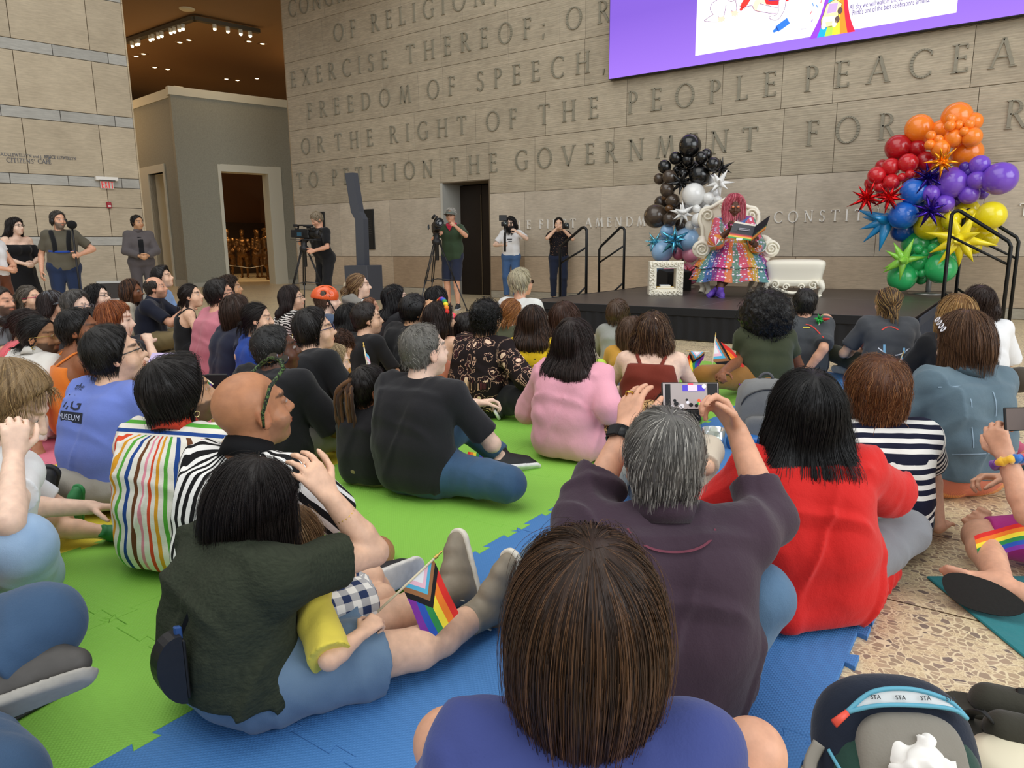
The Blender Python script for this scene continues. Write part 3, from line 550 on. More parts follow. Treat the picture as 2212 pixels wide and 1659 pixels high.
flat('child_shorts', [CR(*q) for q in [(515, -10), (700, -12), (665, 10), (620, 2), (605, 35), (530, 28)]], 'e02a30', page, lay=2); flat('blue_band', [CR(*q) for q in [(540, -10), (620, -10), (615, 2), (545, 5)]], '2b3f9a', page, lay=3)
flat('white_sock', [CR(*q) for q in smooth([(612, 5), (655, -5), (650, 60), (610, 125), (560, 125), (555, 105), (600, 90), (612, 5)], 4)], 'fdf6fa', page, lay=3)
flat('white_sock', [CR(*q) for q in smooth([(470, 65), (490, 25), (560, 40), (605, 55), (600, 90), (545, 85), (470, 65)], 4)], 'fdf6fa', page, lay=2)
for pts in [[(440, 40), (455, 68), (490, 76), (560, 88), (600, 88)], [(490, 25), (560, 42), (605, 50)], [(612, 5), (605, 90), (552, 110), (565, 128), (610, 126), (650, 60), (658, -5)]]: line('drawn_line', [CR(*q) for q in smooth(pts, 4)], ink, page, .004, 4)
for a, c, col in [((815, 95), (830, 70), 'e86a6a'), ((838, 40), (832, 20), '5a8ad0'), ((855, 30), (868, 50), '4a80c0'), ((885, 20), (892, -5), 'e05a6a'), ((823, 140), (835, 128), '8a6ad0'), ((755, 190), (790, 188), '9a94b0')]: line('confetti', [CR(*a), CR(*c)], col, page, .006)
tx = disp('page_text', '4a3f78', .6); c1, c2 = CR(1072, 66), CR(1090, 101); e1 = CR(1597, 0)
font('page_text', 'All day we will walk in the streets,', .105, tx, page, (c1[0]-s0[0], Yp-.003-s0[1], c1[1]-.0-s0[2]), (1, 0, 0), (0, 0, 1), .002, fit=CR(1480, 20)[0]-c1[0])
font('page_text', "Pride's one of the best celebrations around.", .105, tx, page, (c2[0]-s0[0], Yp-.003-s0[1], c2[1]-.0-s0[2]), (1, 0, 0), (0, 0, 1), .002, fit=e1[0]-c2[0])
# ---------------------------------------------------------------- balloon garlands
def latex(c): return plain(c, .22, spec=.6, coat=.3, name='latex')
def foil(c): return plain(c, .14, .85, name='foil')
_bm = None
def balloon_mesh():
    b = MB(); pr = [(0, 1.0)] + [(math.sin(a), math.cos(a)) for a in np.linspace(.18, 2.2, 12)] + [(.55, -.86), (.25, -1.04), (.07, -1.12), (.09, -1.19), (0, -1.19)]
    b.lathe(pr, (0, 0, 0), 22); return b
BB = balloon_mesh(); BME = {}
def balloon(parent, px, py, r, c, Y, pv):
    q = Wl(px, py, Y); dist = float((q-CAM) @ CF); rad = r*dist/FPX
    if c not in BME: o = BB.build('balloon', latex(c), parent); BME[c] = o.data
    else: o = bpy.data.objects.new('balloon', BME[c]); COL.objects.link(o); o.parent = parent
    pl_ = Vector(parent.location); o.location = Vector(q) - pl_; o.scale = (rad, rad, rad*1.04)
    d = Vector(pv) - Vector(q); d.y = max(d.y, .15); o.rotation_euler = (-d).to_track_quat('Z', 'Y').to_euler()
def star(parent, px, py, r, c, Y, seed, n=13, fat=.13, dirs=None, mat=None):
    q = Wl(px, py, Y); R_ = r*float((q-CAM) @ CF)/FPX; g = np.random.default_rng(seed); b = MB(); ds = []
    if dirs: ds = [np.array(d, float)/np.linalg.norm(d) for d in dirs]
    else:
        for i in range(n): z = 1-2*(i+.5)/n; a = i*2.39996+seed; ds.append(np.array([math.sqrt(1-z*z)*math.cos(a), z, math.sqrt(1-z*z)*math.sin(a)]))
    b.ball((0, 0, 0), R_*fat*1.5, 10, 8)
    for d in ds:
        L_ = R_*g.uniform(.8, 1.05); w = R_*fat*g.uniform(.9, 1.15)
        if d[1] > .75: continue
        b.tube([d*0, d*L_*.22, d*L_*.5, d*L_*.98], [w*.8, w, w*.66, w*.03], 7)
    b.smooth = False; b.build('star_balloon', mat or foil(c), parent, loc=tuple(Vector(q) - Vector(parent.location)))
g1 = empty('balloon_garland', (-4.0, 11.2, ST), label='balloon garland in black, brown, white, pale blue and pink behind the throne', category='balloons')
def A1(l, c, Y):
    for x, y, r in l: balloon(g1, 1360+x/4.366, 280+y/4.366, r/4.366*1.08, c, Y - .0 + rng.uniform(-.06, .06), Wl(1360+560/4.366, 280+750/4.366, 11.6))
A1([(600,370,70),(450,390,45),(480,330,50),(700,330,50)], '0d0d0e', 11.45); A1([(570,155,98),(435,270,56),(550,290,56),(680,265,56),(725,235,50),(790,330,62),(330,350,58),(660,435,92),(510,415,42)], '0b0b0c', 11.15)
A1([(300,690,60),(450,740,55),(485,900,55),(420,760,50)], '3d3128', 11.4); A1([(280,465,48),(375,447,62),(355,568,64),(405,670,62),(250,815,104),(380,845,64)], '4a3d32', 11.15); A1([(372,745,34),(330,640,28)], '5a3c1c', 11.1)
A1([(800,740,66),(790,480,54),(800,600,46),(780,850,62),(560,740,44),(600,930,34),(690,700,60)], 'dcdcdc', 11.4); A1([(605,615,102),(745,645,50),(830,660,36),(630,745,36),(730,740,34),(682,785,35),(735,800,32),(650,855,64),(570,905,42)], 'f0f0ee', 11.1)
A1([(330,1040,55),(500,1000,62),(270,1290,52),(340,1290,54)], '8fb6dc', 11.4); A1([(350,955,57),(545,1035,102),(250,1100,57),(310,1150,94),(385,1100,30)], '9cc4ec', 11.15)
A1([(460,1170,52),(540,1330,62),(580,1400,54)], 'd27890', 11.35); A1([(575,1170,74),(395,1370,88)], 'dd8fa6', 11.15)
def S1(x, y, r, c, Y, seed, **k): star(g1, 1360+x/4.366, 280+y/4.366, r/4.366, c, Y, seed, **k)
S1(865, 365, 135, '0a0a0b', 11.3, 1, mat=plain('0a0a0b', .25, spec=.6)); S1(490, 500, 160, '0a0a0b', 11.1, 2, mat=plain('0a0a0b', .25, spec=.6)); S1(845, 505, 150, 'f2f2f0', 11.05, 3, mat=plain('f2f2f0', .4), fat=.16); S1(505, 785, 130, 'f6f6f4', 10.9, 5, mat=plain('f6f6f4', .4), fat=.16)
S1(425, 1045, 165, '5fb4d8', 10.9, 6, fat=.17); S1(240, 1060, 125, '6fb8cc', 11.1, 8, fat=.12); S1(560, 1345, 95, 'e86f86', 11.0, 9, fat=.2)
b = MB(); q = Wl(1475, 560, 11.45); b.tube([(q[0]+4.0, .25, 0), (q[0]+4.0, .25, 1.75)], .02, 8); b.build('stand_pole', alu, g1)
b = MB(); b.lathe([(.22, 0), (.22, .015), (.03, .03)], (q[0]+4.0, .25, 0), 16); b.build('stand_base', alu, g1)
g2 = empty('balloon_garland', (-1.3, 11.4, ST), label='rainbow balloon garland on a silver stand at the end of the stage', category='balloons')
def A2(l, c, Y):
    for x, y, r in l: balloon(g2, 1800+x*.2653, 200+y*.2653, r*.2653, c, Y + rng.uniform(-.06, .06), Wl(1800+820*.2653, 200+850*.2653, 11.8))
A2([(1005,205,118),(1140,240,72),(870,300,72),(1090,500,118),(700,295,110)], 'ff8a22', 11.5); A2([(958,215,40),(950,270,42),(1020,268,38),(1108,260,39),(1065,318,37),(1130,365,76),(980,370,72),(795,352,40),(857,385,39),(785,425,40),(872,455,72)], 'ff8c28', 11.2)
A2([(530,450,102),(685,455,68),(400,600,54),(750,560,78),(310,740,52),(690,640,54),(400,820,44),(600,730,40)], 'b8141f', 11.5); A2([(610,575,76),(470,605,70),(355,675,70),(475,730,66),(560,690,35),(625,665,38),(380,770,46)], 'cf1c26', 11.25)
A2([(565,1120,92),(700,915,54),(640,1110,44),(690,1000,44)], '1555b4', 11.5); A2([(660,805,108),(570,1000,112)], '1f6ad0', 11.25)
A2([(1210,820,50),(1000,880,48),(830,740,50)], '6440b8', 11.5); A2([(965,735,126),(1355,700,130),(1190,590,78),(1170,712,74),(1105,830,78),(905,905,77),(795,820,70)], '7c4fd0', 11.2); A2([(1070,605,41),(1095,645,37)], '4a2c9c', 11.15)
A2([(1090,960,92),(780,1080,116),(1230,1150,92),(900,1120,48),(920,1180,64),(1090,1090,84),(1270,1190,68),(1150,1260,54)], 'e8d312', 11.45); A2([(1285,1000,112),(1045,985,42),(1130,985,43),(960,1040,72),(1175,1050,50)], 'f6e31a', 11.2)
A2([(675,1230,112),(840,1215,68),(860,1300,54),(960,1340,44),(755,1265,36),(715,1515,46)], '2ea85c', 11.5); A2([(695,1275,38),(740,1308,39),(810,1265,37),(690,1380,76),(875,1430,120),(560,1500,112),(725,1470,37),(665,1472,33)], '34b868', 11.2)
def S2(x, y, r, c, Y, seed, **k): star(g2, 1800+x*.2653, 200+y*.2653, r*.2653, c, Y, seed, **k)
S2(275, 860, 160, 'c8181c', 11.05, 11, n=16, fat=.11); S2(455, 855, 150, 'c8181c', 11.0, 12, n=16, fat=.11); S2(890, 560, 150, 'f89a20', 11.0, 13, fat=.13); S2(780, 690, 160, '2c1a78', 11.1, 14, n=14, fat=.12); S2(790, 960, 165, '3a1f8c', 11.0, 15, n=14, fat=.12)
S2(440, 1040, 260, '1f8fd0', 11.3, 16, fat=.16, dirs=[(-1, -.1, .4), (-1, -.2, -.35), (-.75, -.1, -.8), (-.12, -.3, -1), (-.3, -.9, .1), (-.6, .2, .1)], mat=plain('2390cf', .25, coat=.4)); S2(1035, 1190, 270, 'f6e01c', 10.95, 17, fat=.17, dirs=[(-1, -.1, .22), (-.4, -.1, .95), (.3, -.2, .7), (-1, -.2, -.55), (-.6, -.3, -.9), (.05, -.1, -1), (.5, -.2, -.85), (.9, .1, -.2), (-.1, -1, -.1), (.6, -.7, .2)], mat=plain('f8e322', .25, coat=.4))
S2(570, 1365, 185, '9adf4c', 11.0, 18, fat=.17, dirs=[(-.5, -.1, .9), (-.85, -.1, .5), (.35, -.1, .95), (-.9, -.1, -.65), (-.05, -.2, -1), (-.6, 0, -.3), (0, -1, 0), (.6, .3, .1)], mat=plain('93d84a', .25, coat=.4))
q = Wl(2006, 616, 11.5); b = MB(); b.tube([(q[0]+1.3, .1, 0), (q[0]+1.3, .1, 1.9)], .035, 10); b.build('stand_pole', plain('d4d4d4', .25, .7), g2); b = MB(); b.lathe([(.25, 0), (.25, .015), (.04, .03)], (q[0]+1.3, .1, 0), 16); b.build('stand_base', alu, g2)
# ---------------------------------------------------------------- throne, ottoman, ornate frame table, monitor
iv = plain('f3eddb', .42, spec=.5); 
def spiral(c, r, turns, u, v, w0, out, b, rad=.02):
    n = int(turns*18); P_ = []
    for k in range(n): a = 2*PI*turns*k/n; rr = r*(1-.88*k/n); P_.append(np.array(c) + rr*(math.cos(a)*np.array(u) + math.sin(a)*np.array(v)) + np.array(out)*(.02*k/n))
    b.tube(P_, [rad*(1-.5*k/n) for k in range(n)], 6)
V3_ = lambda *a: np.array(a, float)
TH = .52; thc = V3_(*P(1584, 500, 10.12)[:2], ST) + np.array([-math.sin(TH), math.cos(TH), 0])*.10
tho = empty('throne_chair', tuple(thc), TH, label='ornate ivory throne with scrolled arms the reader sits on', category='chair')
b = MB(); b.box((0, .0, .40), (.74, .62, .12), bev=.03); b.build('seat_frame', iv, tho); b = MB(); b.box((0, -.02, .49), (.68, .6, .08), bev=.035); b.build('seat_cushion', iv, tho)
b = MB(); out = [(-.36, .45), (-.37, .9), (-.42, 1.05), (-.38, 1.2), (-.25, 1.24), (-.12, 1.32), (0, 1.36), (.12, 1.32), (.25, 1.24), (.38, 1.2), (.42, 1.05), (.37, .9), (.36, .45)]; b.prism(out, (0, .26, 0), (1, 0, 0), (0, 0, 1), -.07); bk = b.build('backrest', iv, tho)
b = MB(); b.tube([(x, .25, z) for x, z in smooth(out, 4)], .03, 8)
for s in (-1, 1): spiral((s*.31, .24, 1.12), .09, 1.6, (s, 0, 0), (0, 0, 1), 0, (0, -1, 0), b); spiral((s*.12, .24, 1.26), .06, 1.4, (s, 0, 0), (0, 0, 1), 0, (0, -1, 0), b, .015)
b.build('carved_frame', iv, bk)
for s in (-1, 1):
    b = MB(); b.tube(smooth([(s*.38, .24, .72), (s*.42, 0, .78), (s*.45, -.26, .74), (s*.46, -.34, .68)], 5), [.05]*4 + [.055]*12, 10); b.lathe([(0, -.06), (.115, -.06), (.125, 0), (.115, .06), (0, .06)], (s*.47, -.30, .64), 18, ax=(0, 1, 0)); spiral((s*.47, -.365, .64), .105, 2.3, (s, 0, 0), (0, 0, 1), 0, (0, -1, 0), b, .017)
    b.tube(smooth([(s*.44, -.28, .54), (s*.38, -.28, .46), (s*.37, -.27, .36)], 5), .06, 10); b.build('scroll_arm', iv, tho)
    for yy in (-.27, .24):
        b = MB(); b.tube(smooth([(s*.35, yy, .42), (s*.40, yy-.03, .30), (s*.37, yy-.02, .16), (s*.34, yy, .07), (s*.36, yy-.02, 0)], 5), [.08, .085, .085, .08, .075, .07, .065, .06, .05, .045, .04, .036, .034, .032, .032, .034, .036, .04, .044, .046, .046], 10)
        if yy < 0: spiral((s*.39, yy-.11, .30), .06, 1.5, (s, 0, 0), (0, 0, -1), 0, (0, -1, 0), b, .014)
        b.build('cabriole_leg', iv, tho)
b = MB(); b.tube(smooth([(-.33, -.28, .26), (-.15, -.3, .34), (0, -.31, .31), (.15, -.3, .34), (.33, -.28, .26)], 6), .025, 8); b.build('carved_apron', iv, tho)
ot = empty('ottoman', tuple(G(1716, 641, ST) + np.array([-.08, .28, 0])), .22, label='ivory padded ottoman with carved base beside the throne', category='ottoman')
def superbox(b, c, hx, hy, prof, n=40, e=.28):
    V = []; m = len(prof)
    for s_, z in prof:
        for k in range(n): a = 2*PI*k/n; ca, sa = math.cos(a), math.sin(a); V.append((c[0]+hx*s_*math.copysign(abs(ca)**e, ca), c[1]+hy*s_*math.copysign(abs(sa)**e, sa), c[2]+z))
    b.add(V, [(i*n+k, i*n+(k+1) % n, (i+1)*n+(k+1) % n, (i+1)*n+k) for i in range(m-1) for k in range(n)], True); b.f += [tuple(b.n-n+k for k in range(n))]; b.m += [b.mat]; b.sm += [True]
b = MB(); superbox(b, (0, 0, 0), .37, .30, [(.93, .22), (.95, .26), (.96, .30), (1.0, .36), (1.03, .42), (1.02, .455), (.96, .475), (.8, .487), (.3, .492)]); b.build('padded_top', iv, ot)
b = MB(); superbox(b, (0, 0, 0), .37, .30, [(.9, .14), (.97, .17), (.98, .215), (.93, .225)])
for s in (-1, 1):
    for yy in (-.29, ): spiral((s*.24, yy, .16), .06, 1.7, (s, 0, 0), (0, 0, 1), 0, (0, -1, 0), b, .016); spiral((s*.1, yy, .13), .045, 1.4, (-s, 0, 0), (0, 0, 1), 0, (0, -1, 0), b, .013)
b.build('carved_base', iv, ot)
for s in (-1, 1):
    for yy in (-.25, .25): b = MB(); b.tube(smooth([(s*.31, yy, .2), (s*.36, yy*1.08, .12), (s*.32, yy, .04), (s*.34, yy*1.03, 0)], 5), [.05, .052, .05, .046, .04, .036, .03, .026, .024, .022, .021, .02, .022, .024, .027, .03], 8); b.build('cabriole_leg', iv, ot)
b = MB(); b.tube(smooth([(-.28, -.28, .13), (-.12, -.29, .07), (0, -.29, .05), (.12, -.29, .07), (.28, -.28, .13)], 5), .022, 8); b.build('scalloped_apron', iv, ot)
fr = empty('frame_table', (-4.16, 9.66, ST), .50, label='ivory open cube side table with ornate carved frame front', category='side table'); hw, dp, ht = .235, .17, .48
b = MB()
for c, d in [((0, 0, .05), (hw*2, dp*2, .10)), ((0, 0, ht-.05), (hw*2, dp*2, .10)), ((-hw+.05, 0, ht/2), (.10, dp*2, ht-.2)), ((hw-.05, 0, ht/2), (.10, dp*2, ht-.2))]: b.box(c, d, bev=.006)
fbody = b.build('open_case', iv, fr); b = MB(); g = np.random.default_rng(3)
for i in range(26):
    a = i/26*4; s_ = int(a); f = (a-s_)*2-1; rx, rz = [(f, -1), (1, f), (-f, 1), (-1, -f)][s_]; c = (rx*(hw-.045), -dp-.004, ht/2+rz*(ht/2-.045)); spiral(c, .034, 1.2, (math.cos(i), 0, math.sin(i)), (-math.sin(i), 0, math.cos(i)), 0, (0, -1, 0), b, .012); b.ball((c[0]*1.13, c[1]+.006, (c[2]-ht/2)*1.13+ht/2), .022, 8, 6)
b.build('carved_front', iv, fr)
fm = np.array((-4.16, 9.66, ST)); 
for k, (c, h, lab) in enumerate([('d8b040', .02, 'yellow picture book lying inside the ornate frame table'), ('cfd8ea', .025, 'pale blue book on top of the yellow book in the frame table')]):
    b = MB(); b.box((0, 0, 0), (.24-.1*k, .2, h), bev=.002); bo = b.build('book', plain(c, .5), loc=tuple(fm + np.array([.01, -.03, .10+.011+.0225*k])), rz=.50, label=lab, category='book')
    b = MB(); b.box((.002, -.002, 0), (.238-.1*k, .2, h-.006)); b.build('pages', plain('efe9d8', .7), bo)
mo = empty('stage_monitor', (-4.42, 10.5, ST), 1.2, label='black wedge monitor speaker behind the frame table', category='speaker')
b = MB(); b.prism([(-.17, 0), (.17, 0), (.17, .12), (.02, .34), (-.17, .3)], (-.26, 0, 0), (0, 1, 0), (0, 0, 1), .52); b.build('cabinet', plain('1a1a1c', .6, grain=80), mo); b = MB(); b.prism([(-.175, .03), (-.172, .28)] + [(-.178, .28), (-.178, .03)], (-.23, 0, 0), (0, 1, 0), (0, 0, 1), .46); b.build('front_grille', plain('0c0c0d', .8), mo)
# ---------------------------------------------------------------- smooth solid fields and their surfaces
def smin(a, b, k):
    if k <= 0: return np.minimum(a, b)
    h = np.maximum(k - np.abs(a - b), 0) / k; return np.minimum(a, b) - h*h*k*.25
class Field:
    def __init__(s, off=0.0): s.p = []; s.off = off; s.cuts = []
    def cone(s, a, b, ra, rb, k=.025, fa=False, fb=False, sq=None, ph=0):
        a, b = np.array(a, np.float32), np.array(b, np.float32); ra += s.off; rb += s.off; r = max(ra, rb); s.p.append(('c', a, b, ra, rb, k, fa, fb, np.minimum(a, b) - r, np.maximum(a, b) + r)); return s
    def ell(s, c, r, A=None, k=.015, sub=False):
        c = np.array(c, np.float32); r = np.array(r, np.float32) + (s.off if not sub else 0); A = np.eye(3, dtype=np.float32) if A is None else np.array(A, np.float32)
        e = np.sqrt(((A.T * r) ** 2).sum(1)) if False else np.sqrt((((A * r[:, None]) ** 2).sum(0))); s.p.append(('s' if sub else 'e', c, r, A, None, k, 0, 0, c - e, c + e)); return s
    def chain(s, pts, rs, k=.02, **kw):
        for i in range(len(pts)-1): s.cone(pts[i], pts[i+1], rs[i], rs[i+1], k, **kw)
        return s
    def cut(s, p, n, k=.008): n = np.array(n, float); s.cuts.append((np.array(p, np.float32), (n/np.linalg.norm(n)).astype(np.float32), k)); return s
    @staticmethod
    def dist(q, X, Y, Z):
        if q[0] == 'c':
            a, b, ra, rb = q[1:5]; d = b - a; L2 = float(d @ d) + 1e-9; x, y, z = X - a[0], Y - a[1], Z - a[2]; t0 = (x*d[0] + y*d[1] + z*d[2]) / L2; t = np.clip(t0, 0, 1)
            D = np.sqrt((x-t*d[0])**2 + (y-t*d[1])**2 + (z-t*d[2])**2) - (ra + (rb-ra)*t)
            if q[6]: D = np.maximum(D, -t0 * math.sqrt(L2))
            if q[7]: D = np.maximum(D, (t0-1) * math.sqrt(L2))
            return D
        c, r, A = q[1:4]; x, y, z = X - c[0], Y - c[1], Z - c[2]
        u, v, w = (A[0, 0]*x+A[0, 1]*y+A[0, 2]*z)/r[0], (A[1, 0]*x+A[1, 1]*y+A[1, 2]*z)/r[1], (A[2, 0]*x+A[2, 1]*y+A[2, 2]*z)/r[2]
        k0 = np.sqrt(u*u+v*v+w*w); k1 = np.sqrt((u/r[0])**2+(v/r[1])**2+(w/r[2])**2) + 1e-6; return k0*(k0-1)/k1
    def at(s, Pt):
        X, Y, Z = Pt[:, 0], Pt[:, 1], Pt[:, 2]; D = np.full(len(Pt), 1.0, np.float32)
        for q in s.p: d = s.dist(q, X, Y, Z); D = -smin(-D, d, q[5]) if q[0] == 's' else smin(D, d, q[5])
        for p, n, k in s.cuts: D = -smin(-D, -((X-p[0])*n[0]+(Y-p[1])*n[1]+(Z-p[2])*n[2]), k)
        return D
    def grad(s, Pt, e=.002):
        d0 = s.at(Pt); g = np.stack([s.at(Pt + np.eye(3, dtype=np.float32)[i]*e) - d0 for i in range(3)], 1); return d0, g / (np.linalg.norm(g, axis=1, keepdims=True) + 1e-9)
    def mesh(s, vox, disp=None):
        pos = [q for q in s.p if q[0] != 's']; lo = np.min([q[8] for q in pos], 0) - 3*vox - .01; hi = np.max([q[9] for q in pos], 0) + 3*vox + .01
        n = np.ceil((hi-lo)/vox).astype(int) + 1; ax = [(lo[i] + vox*np.arange(n[i])).astype(np.float32) for i in range(3)]; D = np.full(n, .5, np.float32)
        for q in s.p:
            m = q[5] + 2*vox; i0 = np.clip(((q[8]-m-lo)/vox).astype(int), 0, n-1); i1 = np.clip(np.ceil((q[9]+m-lo)/vox).astype(int)+1, 1, n); sl = tuple(slice(a, b) for a, b in zip(i0, i1))
            d = s.dist(q, ax[0][sl[0]][:, None, None], ax[1][sl[1]][None, :, None], ax[2][sl[2]][None, None, :]); D[sl] = -smin(-D[sl], d, q[5]) if q[0] == 's' else smin(D[sl], d, q[5])
        for p, nn, k in s.cuts:
            pl_ = (ax[0]-p[0])[:, None, None]*nn[0] + (ax[1]-p[1])[None, :, None]*nn[1] + (ax[2]-p[2])[None, None, :]*nn[2]; D = -smin(-D, -pl_, k)
        if disp is not None:
            ii = np.nonzero(np.abs(D) < .035); Pt = np.stack([ax[i][ii[i]] for i in range(3)], 1); D[ii] += disp(Pt)
        return nets(D, lo, vox)
def nets(D, lo, vox):
    S = D < 0; nx, ny, nz = D.shape; c = np.zeros((nx-1, ny-1, nz-1), np.int8)
    for i in (0, 1):
        for j in (0, 1):
            for k in (0, 1): c += S[i:nx-1+i, j:ny-1+j, k:nz-1+k]
    act = (c > 0) & (c < 8); I = np.argwhere(act); idx = np.full(act.shape, -1, np.int32); idx[act] = np.arange(len(I))
    acc = np.zeros((len(I), 3), np.float32); cnt = np.zeros(len(I), np.float32); cor = [(i, j, k) for i in (0, 1) for j in (0, 1) for k in (0, 1)]
    V = {q: D[I[:, 0]+q[0], I[:, 1]+q[1], I[:, 2]+q[2]] for q in cor}
    for a in cor:
        for d in range(3):
            if a[d] == 0:
                b = list(a); b[d] = 1; b = tuple(b); va, vb = V[a], V[b]; m = (va < 0) != (vb < 0); t = np.where(m, va/np.where(m, va-vb, 1), 0)
                for e in range(3): acc[:, e] += np.where(m, (a[e] + t) if e == d else a[e], 0)
                cnt += m
    v = (I + acc/np.maximum(cnt, 1)[:, None])*vox + lo; quads = []
    for d in range(3):
        o1, o2 = (d+1) % 3, (d+2) % 3; sl0 = [slice(None)]*3; sl1 = [slice(None)]*3; sl0[d] = slice(0, -1); sl1[d] = slice(1, None); s0, s1 = S[tuple(sl0)], S[tuple(sl1)]
        E_ = np.argwhere(s0 != s1); ok = (E_[:, o1] > 0) & (E_[:, o2] > 0) & (E_[:, o1] < D.shape[o1]-1) & (E_[:, o2] < D.shape[o2]-1); E_ = E_[ok]; fl = s0[E_[:, 0], E_[:, 1], E_[:, 2]]; q = []
        for da, db in ((0, 0), (-1, 0), (-1, -1), (0, -1)): e = E_.copy(); e[:, o1] += da; e[:, o2] += db; q.append(idx[e[:, 0], e[:, 1], e[:, 2]])
        q = np.stack(q, 1); q[~fl] = q[~fl][:, ::-1]; quads.append(q)
    Q = np.concatenate(quads) if quads else np.zeros((0, 4), int); Q = Q[(Q >= 0).all(1)]; return v.astype(np.float32), Q
def quad_mesh(name, v, q, col=None, uvw=None):
    me = rawmesh(name, v, q, np.full(len(q), q.shape[1]), True)
    if col is not None:
        a = me.color_attributes.new('Col', 'FLOAT_COLOR', 'POINT'); a.data.foreach_set('color', np.concatenate([col, np.ones((len(v), 1))], 1).astype(np.float32).ravel())
    if uvw is not None: a = me.attributes.new('uvw', 'FLOAT_VECTOR', 'POINT'); a.data.foreach_set('vector', uvw.astype(np.float32).ravel())
    return me
def waves(seed, n, f0, f1, stretch=(1, 1, 1)):
    g = np.random.default_rng(seed); K = g.normal(size=(n, 3)); K /= np.linalg.norm(K, axis=1, keepdims=True); K *= g.uniform(f0, f1, (n, 1))*np.array(stretch); ph = g.uniform(0, 6.28, n)
    return lambda Pt: sum(np.sin(Pt @ K[i].astype(np.float32) + ph[i]) for i in range(n)) / n**.5
# ---------------------------------------------------------------- skin, hair and cloth
t = NT('skin'); at = t.attr('Col'); f = t.noise(t.obj(), 45, 3); t.set(Base_Color=t.mix(1, at.outputs['Color'], t.ramp(f, [(.3, (.88, .86, .86)), (.7, (1.05, 1.04, 1.03))]), 'MULTIPLY'), Roughness=.5, Specular_IOR_Level=.4, Subsurface_Weight=.08, Subsurface_Radius=(.02, .008, .004), Subsurface_Scale=.5); t.bump(t.noise(t.obj(), 220, 1), .08, .002); SKIN = t.m
t = NT('hair'); at = t.attr('Col'); uv = t.attr('uvw').outputs['Vector']; f = t.noise(t.map(uv, (55, 55, 4)), 1.0, 3, .6); t.set(Base_Color=t.mix(1, at.outputs['Color'], t.ramp(f, [(.3, (.5, .5, .5)), (.7, (1.35, 1.35, 1.35))]), 'MULTIPLY'), Roughness=.42, Specular_IOR_Level=.45); t.bump(f, .5, .004); HAIR = t.m
def cloth(c, rough=.85, weave=260, name='cloth', fold=.25, c2=None, scale=3, sheen=.15):
    key = ('c', c, rough, weave, fold, c2, scale)
    if key not in _mc:
        t = NT(name); o = t.obj(); col = srgb(c); b_ = srgb(c2) if c2 else None; f = t.noise(o, scale, 4)
        t.set(Base_Color=t.mix(f, b_ or tuple(x*.9 for x in col), col if b_ else tuple(min(1, x*1.1) for x in col)), Roughness=rough, Specular_IOR_Level=.25, Sheen_Weight=sheen)
        h = t.math('ADD', t.math('MULTIPLY', t.noise(o, weave, 1), .12), t.math('MULTIPLY', t.noise(t.map(o, (1.2, 1.2, .8), (.5, .4, 0)), 13, 3, .5), 1.0)); t.bump(h, fold, .016); _mc[key] = t.m
    return _mc[key]
def patt(name, fn, rough=.85, fold=.2):
    if name not in _mc:
        t = NT(name); uv = t.attr('uvw').outputs['Vector']; t.set(Base_Color=fn(t, uv), Roughness=rough, Specular_IOR_Level=.25); o = t.obj()
        h = t.math('ADD', t.math('MULTIPLY', t.noise(o, 260, 1), .12), t.noise(t.map(o, (1, 1, 1.8)), 14, 3, .55)); t.bump(h, fold, .02); _mc[name] = t.m
    return _mc[name]
def stripes(t, uv, axis, period, cols, warp=.004):
    c = t.n('SeparateXYZ', {0: uv}).outputs[axis]; c = t.math('ADD', c, t.math('MULTIPLY', t.noise(t.obj(), 9, 1), warp)); f = t.math('FRACT', t.math('DIVIDE', c, period)); n = len(cols); tot = sum(w for _, w in cols); acc = 0; st = []
    for col, w in cols: st.append((acc/tot, srgb(col))); acc += w
    return t.ramp(f, st, 'CONSTANT')
DEN = lambda c='3d5878', c2='6c86a4': cloth(c, .85, 420, 'denim', .3, c2, 7)
# ---------------------------------------------------------------- people
V3 = lambda *a: np.array(a, float)
def unit(v): v = np.asarray(v, float); return v/(np.linalg.norm(v)+1e-9)
def ik(a, b, l1, l2, pole):
    a, b = np.array(a, float), np.array(b, float); d = b-a; L = np.linalg.norm(d); u = d/(L+1e-9)
    if L > (l1+l2)*.995: f = L/(l1+l2)*1.003; l1 *= f; l2 *= f
    x = (l1*l1-l2*l2+L*L)/(2*L); h = math.sqrt(max(l1*l1-x*x, 1e-6)); p = np.array(pole, float); p = p-u*(p @ u); return a+u*x+unit(p)*h
TGT = np.array([-3.4, 9.7])
LEGS = {'cross': [((-.10, .34, .06), (1, .25, .28)), ((.13, .38, .06), (-1, .25, .28))], 'knees': [((.13, .46, .07), (.25, .2, 1)), ((-.13, .46, .07), (-.25, .2, 1))], 'straight': [((.15, .86, .07), (.1, 0, 1)), ((-.15, .86, .07), (-.1, 0, 1))],
 'side': [((.44, .02, .06), (.6, 1, .2)), ((.26, .12, .07), (.3, 1, .3))], 'sideL': [((-.26, .12, .07), (-.3, 1, .3)), ((-.44, .02, .06), (-.6, 1, .2))]}
